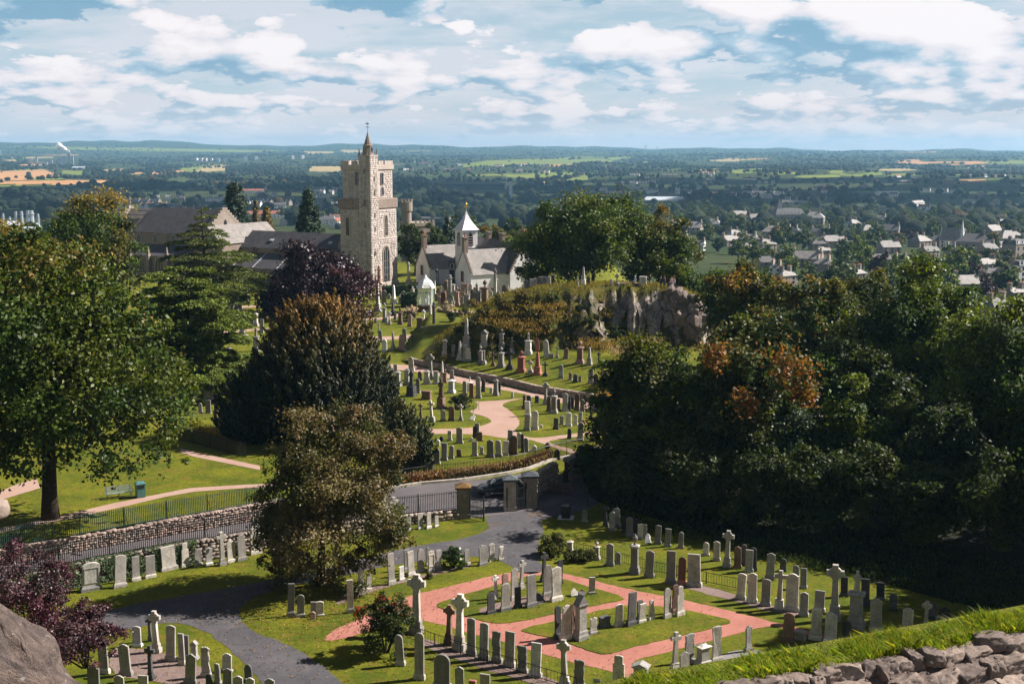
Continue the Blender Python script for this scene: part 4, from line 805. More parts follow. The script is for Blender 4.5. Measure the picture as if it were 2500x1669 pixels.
def broad(name, label, cat, x, yt, wpx, Y, zb, nleaf, size, pal, group=None, cb=.22, mat='leaf', nclump=60, seed=1, tr=None, deep=1.0, lobes_px=None, tx=None, **kw):
    rg = np.random.default_rng(seed); loc, h = place(x, yt, Y, zb); rx = wpx / 2 / (F / Y)
    if tx is not None: loc = (PY(tx, yt, Y).x, Y, zb)
    t = thing(name, label, cat, loc, 0, group); z0 = h * cb; rz = (h - z0) / 2 / .98
    if lobes_px:
        kw['lobes'] = []; k = F / Y
        for lx, ly, lr in lobes_px:
            q = PY(lx, ly, Y); r_ = lr / k; kw['lobes'].append((q.x - loc[0], rg.uniform(-.35, .35) * max(0, rx - r_), q.z - zb - (z0 + rz), r_ * .92, r_, r_ * .86))
    V, Q, c, cc, _ = crown_broad(rg, (0, 0, z0 + rz), (rx * .92, rx * .92 * deep, rz), nclump, nleaf, size, pal, **kw)
    npmesh('crown', V, Q, MATS[mat], t, c)
    trunk(rg, t, z0 + rz * 1.1, tr or max(.16, h * .022), cc[:9], bend=h * .02)
    return t
GREEN = [(0.054, 0.084, 0.012), (0.07, 0.098, 0.013), (0.038, 0.064, 0.012), (0.084, 0.1, 0.013)]
DKGREEN = [(.026, .040, .010), (.036, .052, .012), (.048, .062, .014)]
OLIVE = [(0.072, 0.074, 0.013), (0.092, 0.082, 0.013), (0.052, 0.064, 0.012)]
LIME = [(0.092, 0.122, 0.013), (0.112, 0.14, 0.015), (0.07, 0.1, 0.013)]
PURPLE = [(0.033, 0.01, 0.016), (0.0495, 0.016, 0.024), (0.0198, 0.007, 0.012)]
RUST = [(.20, .085, .020), (.16, .10, .02), (.22, .13, .03), (.12, .07, .02)]
UNDER = []
def tree_list():
    # the great sycamore by the lane and the one behind it
    broad('sycamore_tree', 'huge sycamore with browning leaf tips and black trunk beside the park path', 'tree', 118, 528, 660, 91, 2.0, 125000, .33, GREEN, cb=.17, mat='leaf_gloss', nclump=270, seed=3, tr=.62, tip=[(.24, .16, .05), (.20, .165, .055), (.17, .11, .03)], tipk=.26, low=-.75, hole=.20, tx=78, lobes_px=[(50, 640, 110), (140, 700, 120), (10, 760, 190), (190, 800, 150), (280, 850, 120), (100, 900, 210), (370, 940, 110), (260, 980, 150), (420, 1040, 80), (350, 1090, 105), (440, 1110, 50), (300, 780, 90), (420, 930, 60), (30, 1040, 170), (150, 1090, 120), (-80, 900, 220), (-60, 1100, 120), (360, 1140, 60)])
    broad('lime_tree', 'tall yellowing tree rising beside the church choir', 'tree', 208, 466, 262, 195, 0, 30000, .46, OLIVE + GREEN, cb=.08, nclump=80, seed=4, tip=[(.24, .16, .04), (.20, .15, .03)], tipk=.26, low=-.8)
    broad('copper_beech', 'dark purple copper beech in front of the church nave', 'tree', 775, 594, 318, 222, 0, 34000, .52, PURPLE, cb=-.25, mat='leaf_purple', nclump=100, seed=5, low=-.9, gap=.5)
    broad('ash_tree', 'broad bright green tree standing above the rocky crag', 'tree', 1448, 482, 350, 189, 6.5, 46000, .44, LIME + GREEN, cb=.04, nclump=85, seed=6, low=-.8, group='trees above the crag')
    broad('ash_tree', 'olive topped tree next to the broad tree above the crag', 'tree', 1630, 508, 250, 196, 6, 20000, .46, GREEN + OLIVE, cb=.02, nclump=60, seed=7, low=-.8, tip=[(.17, .12, .03)], tipk=.3, group='trees above the crag')
    broad('young_tree', 'small dark green tree between crag and hospital house', 'tree', 1322, 562, 170, 205, 4, 12000, .42, GREEN, cb=.0, nclump=40, seed=8, low=-.9, group='trees above the crag')
    broad('young_tree', 'leafy sapling clump behind the people on the crag', 'tree', 1660, 618, 160, 183, 7, 9000, .38, LIME + GREEN, cb=.0, nclump=36, seed=9, low=-.9, group='trees above the crag')
    broad('young_tree', 'deep green tree at the rocky nose of the crag', 'tree', 1712, 640, 150, 186, 2, 9000, .40, DKGREEN + GREEN, cb=.0, nclump=36, seed=10, low=-.9, group='trees above the crag')
    RG = 'dark trees massed beyond the shaded graves'
    broad('maple_tree', 'tree with glowing orange crown at the edge of the dark wood', 'tree', 1825, 598, 250, 150, 0, 26000, .42, GREEN + OLIVE, cb=.05, nclump=60, seed=11, low=-.8, tip=[(.28, .15, .03), (.26, .17, .03), (.20, .10, .02)], tipk=.42, group=RG)
    broad('sycamore_tree', 'round olive crown between the orange tree and the tall bright ones', 'tree', 1985, 640, 300, 141, 0, 28000, .40, OLIVE + GREEN, cb=.05, nclump=64, seed=12, low=-.8, tip=[(.22, .13, .03)], tipk=.3, group=RG)
    broad('sycamore_tree', 'small dark rounded crown standing furthest back in the wood', 'tree', 2110, 614, 190, 155, 0, 11000, .42, DKGREEN + OLIVE, cb=.05, nclump=46, seed=13, low=-.8, group=RG)
    broad('sycamore_tree', 'tall glossy green tree in the middle of the dark wood', 'tree', 2262, 630, 420, 121, 0, 52000, .36, GREEN + LIME, cb=.05, mat='leaf_gloss', nclump=90, seed=14, low=-.85, group=RG)
    broad('sycamore_tree', 'yellow-green tree at the outer edge of the dark wood', 'tree', 2478, 748, 400, 104, 0, 52000, .34, LIME + GREEN, cb=.03, mat='leaf_gloss', nclump=90, seed=15, low=-.85, group=RG)
    broad('sycamore_tree', 'dense dark tree overhanging the gravel by the bench', 'tree', 1590, 800, 330, 108, 0, 48000, .34, DKGREEN + GREEN, cb=.03, nclump=84, seed=16, low=-.9, tip=[(.10, .09, .015)], tipk=.16, group=RG)
    t = broad('maple_tree', 'big tree with scattered orange boughs behind the shaded back row', 'tree', 1830, 764, 330, 104, 0, 52000, .34, GREEN + DKGREEN + [(.032, .058, .02)], cb=.03, mat='leaf_gloss', nclump=86, seed=17, low=-.9, tip=[(.10, .09, .02)], tipk=.2, group=RG)
    rg = np.random.default_rng(88)
    for k, (x, y, s) in enumerate(((1912, 885, 1.25), (1952, 912, 1.1), (1745, 865, .85), (1818, 985, .8), (1962, 962, .8))):
        q = PY(x, y, 96.5); p = np.array(q)[None] + rg.normal(size=(420, 3)) * np.array([s * .62, .7, s * .6])
        V, Q = cards(rg, p - np.array(t.location), rg.normal(size=(420, 3)) + np.array([0, -.3, .6]), np.full(420, .34), np.full(420, .25))
        tag(npmesh('orange_bough', V, Q, MATS['leaf'], t, np.array([(.21, .08, .016), (.16, .09, .018), (.06, .075, .014)])[rg.choice(3, 420, p=[.5, .25, .25])] * rg.uniform(.5, 1.5, (420, 1))), kind='stuff')
    broad('holly_tree', 'glossy grey-green holly in front of the orange boughs', 'tree', 1925, 985, 200, 101, 0, 14000, .26, [(.030, .052, .026), (.045, .07, .038)], cb=.0, mat='leaf_gloss', nclump=50, seed=18, low=-.9, group=RG)
    broad('sycamore_tree', 'dark middle tree filling the wood behind the holly', 'tree', 2090, 800, 300, 116, 0, 30000, .38, DKGREEN + GREEN, cb=.0, nclump=64, seed=19, low=-.9, group=RG)
    broad('sycamore_tree', 'dark tree closing the gap in the middle of the wood', 'tree', 2190, 900, 270, 108, 0, 22000, .36, DKGREEN + GREEN, cb=.0, nclump=60, seed=23, low=-.9, group=RG)
    broad('elder_tree', 'low rounded pale green crown in the wood', 'tree', 2090, 915, 200, 101, 0, 14000, .32, GREEN + LIME, cb=.0, nclump=46, seed=20, low=-.9, group=RG)
    broad('elder_tree', 'dark spreading tree overhanging the darkest graves', 'tree', 2290, 985, 330, 96, 0, 34000, .34, DKGREEN, cb=.0, nclump=60, seed=21, low=-.9, group=RG)
    for k, (x, y, w_, Y) in enumerate(((1470, 1090, 170, 107), (1570, 1090, 230, 101), (1700, 1080, 250, 98), (1840, 1080, 270, 95), (1980, 1090, 280, 93), (2120, 1100, 290, 91), (2270, 1110, 310, 89), (2420, 1120, 320, 86.5), (2570, 1110, 320, 86))):
        broad('undergrowth_shrub', ORD[k] + ' dark shrub from the bench along the edge of the wood', 'shrub', x, y, w_, Y, 0, 14000, .30, DKGREEN, cb=-.12, nclump=48, seed=30 + k, low=-.3, group='dark shrubs at the edge of the wood')
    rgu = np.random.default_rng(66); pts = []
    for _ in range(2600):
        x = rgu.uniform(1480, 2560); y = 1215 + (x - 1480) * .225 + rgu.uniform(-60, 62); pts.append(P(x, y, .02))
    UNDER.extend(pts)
    for k, (x, y, w_, Y) in enumerate(((2680, 640, 330, 92), (2900, 700, 380, 84), (2760, 620, 380, 112), (3080, 700, 400, 95), (2720, 760, 300, 76))):
        broad('sycamore_tree', ORD[k] + ' tree of the wood continuing past the picture edge', 'tree', x, y, w_, Y, 0, 16000, .5, DKGREEN + GREEN, cb=.0, nclump=60, seed=120 + k, low=-.9, group=RG)
    # trees round the church and house
    broad('garden_tree', 'dark evergreen between tower and white house', 'tree', 1012, 522, 92, 292, 0, 7000, .5, DKGREEN, cb=.0, nclump=40, seed=41, low=-.9, group='trees behind the tower and house')
    broad('garden_tree', 'dark evergreen just behind the chimney of the white house', 'tree', 1060, 548, 84, 296, 0, 6000, .5, DKGREEN, cb=.0, nclump=36, seed=42, low=-.9, group='trees behind the tower and house')
    broad('garden_tree', 'yellowing garden tree behind the ridge of the white house', 'tree', 1212, 545, 110, 310, 0, 6000, .55, OLIVE, cb=.0, nclump=36, seed=43, low=-.9, tip=[(.25, .15, .03)], tipk=.25, group='trees behind the tower and house')
    broad('garden_tree', 'green garden tree beyond the belfry of the white house', 'tree', 1155, 522, 44, 420, -8, 2600, .6, GREEN, cb=.0, nclump=24, seed=44, low=-.9, group='trees behind the tower and house')
    broad('garden_tree', 'olive garden tree beside the chimneys of the white house', 'tree', 1290, 552, 130, 300, 0, 6500, .55, OLIVE + GREEN, cb=.0, nclump=40, seed=45, low=-.9, group='trees behind the tower and house')
    for k, (x, y, w_, Y, lab) in enumerate(((1075, 600, 60, 300, 'low garden shrub between two house chimneys'), (1110, 526, 40, 420, 'pointed green tree beyond the belfry roof'), (1250, 520, 50, 430, 'grey-green tree far beyond the house ridge'), (1232, 560, 70, 330, 'bushy tree behind the house stacks'))):
        broad('garden_tree', lab, 'tree', x, y, w_, Y, -6 if Y > 350 else 0, 2600, .6, DKGREEN + GREEN, cb=.0, nclump=24, seed=50 + k, low=-.9, group='trees behind the tower and house')
tree_list()
def conifer(name, label, x, yt, wpx, Y, zb, nleaf, size, lo, hi, seed, group=None, power=.8, colr='needle', lev=26):
    """dark spire: drooping whorls narrowing to the top"""
    rg = np.random.default_rng(seed); loc, h = place(x, yt, Y, zb); rx = wpx / 2 / (F / Y); t = thing(name, label, 'tree', loc, 0, group)
    nb = lev * 8; f = rg.uniform(.04, 1, nb) ** .9; th = rg.uniform(0, 2 * math.pi, nb); rr = rx * (1 - f) ** power * rg.uniform(.75, 1.15, nb) + .12
    k = rg.choice(nb, nleaf, p=(rr + .1) / (rr + .1).sum()); s = rg.uniform(.25, 1, nleaf) ** .6
    dirv = np.stack([np.cos(th[k]), np.sin(th[k]), np.zeros(nleaf)], 1)
    p = dirv * (rr[k] * s)[:, None]; p[:, 2] = f[k] * h - .12 * rr[k] * s ** 2 * 2 + rg.normal(size=nleaf) * .3
    p[:, :2] += rg.normal(size=(nleaf, 2)) * rx * .07
    V, Q = cards(rg, p, dirv * .5 + rg.normal(size=(nleaf, 3)) * .5 + np.array([0, 0, .8]), np.full(nleaf, size * 1.5), np.full(nleaf, size * .7), dirv + np.array([0, 0, .3]))
    c = np.array(lo) + (np.array(hi) - np.array(lo)) * np.clip(s * .8 + rg.normal(size=nleaf) * .25, 0, 1)[:, None]
    npmesh('crown', V, Q, MATS[colr], t, c)
    m = MB(); m.tube([(0, 0, -.5), (0, 0, h * .5), (0, 0, h * .96)], [h * .02, h * .013, .03], 7); m.build('trunk', MATS['bark'], t, True)
conifer('cypress_tree', 'tall dark rounded conifer behind the choir gable', 573, 448, 92, 330, 0, 8000, .5, (.012, .026, .012), (.030, .055, .020), 61, power=.38)
conifer('spruce_tree', 'pointed dark spruce rising behind the nave roof', 752, 458, 108, 312, 0, 8000, .5, (.012, .028, .010), (.030, .058, .018), 62, power=.75)
conifer('golden_conifer', 'narrow golden conifer beside the dark rounded one', 624, 492, 26, 335, 0, 2500, .45, (.05, .045, .008), (.20, .13, .02), 63, power=.45)
conifer('golden_conifer', 'wider golden conifer nearest the nave roof', 650, 505, 46, 332, 0, 3500, .45, (.04, .04, .008), (.19, .12, .02), 64, power=.45)
conifer('fir_tree', 'slim dark fir beyond the white house belfry', 1092, 530, 44, 330, 0, 2600, .5, (.012, .026, .014), (.026, .046, .022), 65, power=.7)
def cedar(label, x, yt, wpx, Y, zb, levels, seed, nleaf, top=(.085, .105, .012), low=(.022, .042, .014), taper=.9):
    rg = np.random.default_rng(seed); loc, h = place(x, yt, Y, zb); rx = wpx / 2 / (F / Y); t = thing('cedar_tree', label, 'tree', loc, 0, 'cedars')
    pl = []; m = MB(); m.tube([(0, 0, -.5), (.1, .1, h * .5), (0, 0, h * .97)], [h * .03, h * .02, .04], 8)
    for i in range(levels):
        f = .16 + .82 * i / (levels - 1); R_ = rx * (1.0 - taper * max(0, f - .42) / .58) * (.8 + .2 * math.sin(i * 2.4)); nb = 5 if f < .85 else 3
        for j in range(nb):
            th = 2 * math.pi * (j + rg.uniform(0, .6)) / nb + i * 1.3; L = R_ * rg.uniform(.62, 1.12); z = h * f + rg.uniform(-.3, .3)
            e = (math.cos(th) * L, math.sin(th) * L, z + L * .03)
            m.tube([(0, 0, z - L * .14), (e[0] * .5, e[1] * .5, z), e], [.12, .08, .02], 5)
            pl.append((th, L, z, max(.8, L * rg.uniform(.34, .48))))
    a = np.array(pl); k = rg.choice(len(pl), nleaf, p=(a[:, 1] * a[:, 3]) / (a[:, 1] * a[:, 3]).sum())
    s = rg.uniform(.12, 1, nleaf) ** .7; wd = a[k, 3] * np.sin(np.clip(s, 0, 1) * math.pi * .85) * rg.uniform(-1, 1, nleaf)
    d = np.stack([np.cos(a[k, 0]), np.sin(a[k, 0])], 1); q = np.stack([-d[:, 1], d[:, 0]], 1)
    xy = d * (a[k, 1] * s)[:, None] + q * wd[:, None]
    rip = .10 * np.sin(s * 17 + k) + .12 * np.sin(wd * 3.1 + k * 2)
    z = a[k, 2] + .22 - .16 * a[k, 1] * np.maximum(s - .6, 0) ** 2 * 3 - np.abs(wd) * .14 + rip - np.abs(rg.normal(size=nleaf)) * .16
    p = np.concatenate([xy, z[:, None]], 1)
    axis = np.concatenate([d + q * np.sign(wd)[:, None] * .6, np.full((nleaf, 1), .05)], 1)
    V, Q = cards(rg, p, rg.normal(size=(nleaf, 3)) * .42 + np.array([0, 0, 1.0]), np.full(nleaf, .42), np.full(nleaf, .20), axis)
    c = np.array(low) + (np.array(top) - np.array(low)) * np.clip(.35 + rg.normal(size=nleaf) * .35 + s * .35, 0, 1)[:, None]
    npmesh('crown', V, Q, MATS['needle'], t, c); m.build('trunk', MATS['bark'], t, True)
cedar('bright green cedar with flat layered boughs in front of the church', 452, 655, 430, 150, 0, 12, 71, 95000, (.15, .19, .02), (.04, .066, .016), taper=.48)
cedar('darker cedar with tiered boughs close to the choir wall', 492, 508, 350, 222, 0, 13, 72, 56000, (.125, .15, .02), (.034, .052, .014))
def yew(name, label, x, yt, wpx, Y, zb, ntuft, per, seed, dark, mid, hi, k_hi=.5, deep=1.0, L=.42):
    """dense dome of upward-pointing sprays"""
    rg = np.random.default_rng(seed); loc, h = place(x, yt, Y, zb); rx = wpx / 2 / (F / Y); t = thing(name, label, 'tree', loc, 0)
    d = unit(rg.normal(size=(ntuft * 3, 3))); d = d[d[:, 2] > -.35][:ntuft]; n0 = len(d)
    lump = 1 + .17 * vnoise(d * 2.6, 1.0, seed)
    cone = 1 - .30 * np.clip(d[:, 2], 0, 1) ** 1.5
    base = d * np.stack([rx * .98 * cone, rx * .98 * deep * cone, np.full(n0, h * .63)], 1) * lump[:, None] * rg.uniform(.8, .99, (n0, 1)); base[:, 2] += h * .34; base[:, 2] = np.maximum(base[:, 2], .3)
    ax = unit(d * np.array([.8, .8, .3]) + np.array([0, 0, .9])); tl = rg.uniform(.9, 2.0, n0)
    k = np.repeat(np.arange(n0), per); s = rg.uniform(-.5, 1, len(k))
    rad = .42 * (1.05 - np.clip(s, 0, 1)) * rg.uniform(.2, 1, len(k)); rv = unit(rg.normal(size=(len(k), 3)))
    p = base[k] + ax[k] * (s * tl[k])[:, None] + rv * rad[:, None] * (tl[k] * .8)[:, None]
    V, Q = cards(rg, p, rv + d[k] * .6, np.full(len(k), L), np.full(len(k), L * .36), ax[k] * 2 + rv)
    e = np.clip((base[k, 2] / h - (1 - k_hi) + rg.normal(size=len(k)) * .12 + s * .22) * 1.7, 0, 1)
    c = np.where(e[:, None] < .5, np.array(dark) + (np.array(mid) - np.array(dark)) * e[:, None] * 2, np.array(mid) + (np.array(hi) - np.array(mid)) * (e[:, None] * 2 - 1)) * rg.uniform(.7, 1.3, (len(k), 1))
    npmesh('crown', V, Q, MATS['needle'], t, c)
    m = MB(); m.tube([(0, 0, -.4), (.1, 0, h * .3), (0, 0, h * .7)], [h * .05, h * .04, .1], 8); m.build('trunk', MATS['bark'], t, True)
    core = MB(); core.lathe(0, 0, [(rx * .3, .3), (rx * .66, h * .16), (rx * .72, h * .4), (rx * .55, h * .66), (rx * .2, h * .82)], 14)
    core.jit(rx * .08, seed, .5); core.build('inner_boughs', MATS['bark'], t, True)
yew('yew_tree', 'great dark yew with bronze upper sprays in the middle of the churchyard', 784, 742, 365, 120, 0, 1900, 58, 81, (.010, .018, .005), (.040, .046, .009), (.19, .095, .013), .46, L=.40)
yew('yew_tree', 'lower green yew arm hanging over the lane railing', 985, 1010, 112, 111, 0, 330, 60, 82, (.012, .022, .006), (.030, .046, .010), (.07, .065, .012), .5, L=.36)
yew('yew_tree', 'low black-green yew boughs beside the great yew, over the upper path', 612, 905, 150, 117, 1.0, 380, 56, 84, (.009, .016, .005), (.018, .028, .007), (.035, .045, .010), .4, L=.38)
yew('golden_yew', 'small golden columnar bush at the end of the middle lawn', 1475, 975, 24, 140, 0, 60, 50, 83, (.10, .06, .01), (.22, .12, .012), (.32, .17, .015), .9, L=.22)
def shrub(name, label, x, yb, yt, wpx, nleaf, size, pal, seed, cat='shrub', mat='leaf', z=0.0, tip=None, tipk=0, group=None, deep=1.0, flat=1.0):
    p = P(x, yb, z); rg = np.random.default_rng(seed); h = PY(x, yt, p.y).z - z; rx = wpx / 2 / ppm(p)
    t = thing(name, label, cat, (p.x, p.y + rx * .6 * deep, z), 0, group)
    ra = np.array([rx, rx * deep, h * .5]); lo = [(math.cos(k * .9) * .52, math.sin(k * .9) * .52, -.45 + .1 * (k % 3), .44, .44, .5) for k in range(7)] + [(math.cos(k * 1.3 + 1) * .34, math.sin(k * 1.3 + 1) * .34, .12 + .12 * (k % 2), .5, .5, .55) for k in range(5)] + [(.05, 0, .4, .42, .42, .55)]
    lo = [(q[0] * ra[0], q[1] * ra[1], q[2] * ra[2], q[3] * ra[0], q[4] * ra[1], q[5] * ra[2]) for q in lo]
    V, Q, c, cc, _ = crown_broad(rg, (0, 0, h * .5), ra, 60, nleaf, size, pal, tip=tip, tipk=tipk, low=-1, lobes=lo)
    V[:, 2] = np.maximum(V[:, 2], .02); npmesh('foliage', V, Q, MATS[mat], t, c)
    m = MB()
    for q in cc[:7]: m.tube([(q[0] * .1, q[1] * .1, -.1), (q[0] * .5, q[1] * .5, q[2] * .5), tuple(q)], [.06, .04, .015], 5)
    m.build('stems', MATS['bark'], t, True); return t
def near_plants():
    broad('hawthorn_tree', 'brown berried hawthorn tree beside the drive in front of the yew', 'tree', 812, 992, 372, 81.7, 0, 90000, .185, [(.090, .082, .028), (.115, .092, .036), (.068, .072, .024), (.15, .118, .055)], cb=.10, mat='leaf_gloss', nclump=240, seed=91, tr=.33, tip=[(.16, .09, .045), (.20, .145, .085)], tipk=.22, low=-.85, deep=.9, tx=772, lobes_px=[(760, 1055, 62), (850, 1050, 66), (930, 1115, 70), (700, 1120, 66), (820, 1150, 115), (700, 1235, 84), (760, 1300, 110), (880, 1280, 105), (680, 1340, 55), (905, 1375, 62), (800, 1380, 72), (935, 1200, 66), (968, 1105, 36), (640, 1225, 34), (715, 1385, 62), (865, 1405, 58), (650, 1300, 44), (960, 1290, 50)])
    shrub('barberry_bush', 'large purple barberry bush beside the near boulder', 45, 1640, 1335, 300, 20000, .13, [(.055, .014, .026), (.08, .022, .04), (.10, .05, .06), (.03, .010, .016)], 92, mat='leaf_purple', z=4.0, group='purple barberries')
    shrub('barberry_bush', 'lower purple barberry bush spilling towards the drive', 190, 1650, 1478, 200, 12000, .13, [(.055, .014, .026), (.08, .022, .04), (.10, .05, .06), (.03, .010, .016)], 192, mat='leaf_purple', z=2.0, group='purple barberries')
    shrub('berry_bush', 'dark green berry bush with red fruit beside the celtic cross', 938, 1610, 1455, 150, 9000, .15, DKGREEN + [(.05, .07, .03)], 93, tip=[(.25, .03, .012)], tipk=.12)
    shrub('clipped_bush', 'rounded dark green bush in the row by the drive', 1106, 1392, 1338, 62, 5000, .12, [(.03, .06, .012), (.045, .075, .014)], 94)
    shrub('rhododendron', 'yellow-green rhododendron at the end of the thin railing', 1352, 1362, 1305, 74, 4000, .15, [(.07, .085, .02), (.10, .10, .03)], 95)
    shrub('low_hedge', 'low leafy hedge running from the rhododendron', 1420, 1374, 1344, 110, 3500, .14, [(.06, .07, .02), (.09, .085, .03)], 96, deep=.4)
    shrub('small_shrub', 'tiny round shrub in the gravel by the drive row', 1048, 1413, 1396, 18, 900, .09, [(.09, .085, .02)], 97)
    shrub('dark_bush', 'dark spreading bush between the statues on the middle lawn', 1123, 1000, 964, 60, 4500, .16, [(.030, .040, .022), (.045, .055, .03)], 98)
    shrub('elder_bush', 'small bright bush at the foot of the crag', 1416, 836, 806, 30, 1500, .26, LIME, 99, z=3.0)
    shrub('hydrangea', 'pink flowering bush left of the glass monument', 1002, 785, 747, 44, 2500, .22, DKGREEN, 100, tip=[(.52, .36, .36), (.6, .46, .44)], tipk=.75, group='pink bushes by the glass monument')
    shrub('hydrangea', 'large pink flowering bush on the other side of the glass monument', 1087, 782, 738, 52, 3500, .22, DKGREEN, 101, tip=[(.52, .36, .36), (.6, .46, .44)], tipk=.75, group='pink bushes by the glass monument')
near_plants()

base_tufts()

def flank_bushes():
    spots = ((1108, 786, 46), (1132, 770, 50), (1160, 752, 44), (1186, 772, 50), (1150, 802, 46), (1118, 818, 40), (1212, 742, 44), (1238, 764, 52), (1256, 796, 46), (1292, 772, 50), (1322, 796, 46), (1346, 742, 44), (1276, 736, 44), (1398, 806, 50), (1440, 806, 46), (1500, 826, 50), (1540, 836, 44), (1480, 786, 50), (1380, 770, 44), (1420, 760, 40), (1195, 812, 40))
    for k, (x, y, w_) in enumerate(spots):
        q = G(x, y); rg = np.random.default_rng(300 + k); r_ = w_ / 2 / ppm(q); h = r_ * rg.uniform(1.0, 1.5)
        pal = [DKGREEN, [(.05, .06, .016), (.07, .07, .02)], [(.10, .085, .022), (.16, .11, .03)], DKGREEN, [(.045, .055, .016)]][k % 5]
        t = thing('bramble_bush', ORD[k] + ' scrubby bush along the crag flank, counted from the pink path', 'bush', q + Vector((0, .4, -.1)), 0, 'bushes on the crag flank')
        V, Q, c, cc, _ = crown_broad(rg, (0, 0, h * .4), (r_, r_ * .8, h * .6), 16, 1500, .22, pal, low=-.6); npmesh('foliage', V, Q, MATS['leaf'], t, c)
        m = MB()
        for e in cc[:4]: m.tube([(0, 0, -.2), tuple(e * .5), tuple(e)], [.05, .03, .01], 4)
        m.build('stems', MATS['bark'], t)
flank_bushes()
# ------------------------------------------------------------------ church tower and church
def gothic(w_, z0, z1, n=6):
    a = w_ / 2; c = z1 - w_ * .95
    if c < z0: c = z0 + (z1 - z0) * .4
    up = [(a * math.cos(R(t)) ** .8, c + (z1 - c) * math.sin(R(t)) ** 1.0) for t in np.linspace(0, 88, n)]
    return [(-a, z0), (a, z0)] + up + [(0, z1)] + [(-x, z) for x, z in reversed(up)]
def face_M(kind, u, off):
    """maps slab space (x across, -y outward, z up) onto the west (-y) or north (-x) side of a block"""
    if kind == 'W': return Matrix.Translation((u, off, 0))
    if kind == 'N': return Matrix.Translation((off, u, 0)) @ Matrix.Rotation(R(-90), 4, 'Z')
    if kind == 'E': return Matrix.Translation((u, off, 0)) @ Matrix.Rotation(R(180), 4, 'Z')
def window(parent, kind, u, off, w_, z0, z1, frame=.16, arch=True, mat='sandstone', mull=0, name='window', hood=True):
    """glass set in a stone surround; the surround stands proud of the wall"""
    M = face_M(kind, u, off)
    o = gothic(w_, z0, z1) if arch else [(-w_ / 2, z0), (w_ / 2, z0), (w_ / 2, z1), (-w_ / 2, z1)]
    g = MB(); g.slab(o, -.03, .05, .005); g.v = [tuple(M @ Vector(v)) for v in g.v]; win = g.build(name, MATS['glass_dark'], parent)
    cz = (z0 + z1) / 2; b = MB(); k = 1 + 2 * frame / w_; kz = 1 + 2 * frame / (z1 - z0)
    oo = [(x * k, cz + (z - cz) * kz) for x, z in o]
    b.rings([[(x, .02, z) for x, z in oo], [(x, -.14, z) for x, z in oo], [(x, -.14, z) for x, z in o], [(x, -.02, z) for x, z in o]], cap=False)
    b.v = [tuple(M @ Vector(v)) for v in b.v]; b.build('window_frame', MATS[mat], win)
    if mull:
        q = MB()
        for i in range(mull):
            x = -w_ / 2 + w_ * (i + 1) / (mull + 1); top = z1 - abs(x) * .9 - .05 if arch else z1
            q.box(x - .06, x + .06, -.09, -.02, z0, top)
        for i in range(1, 4 if arch else 2): zz = z0 + (z1 - z0) * i / (5 if arch else 2); q.box(-w_ / 2, w_ / 2, -.07, -.025, zz - .03, zz + .03)
        q.v = [tuple(M @ Vector(v)) for v in q.v]; q.build('mullion', MATS[mat], win)
    return win
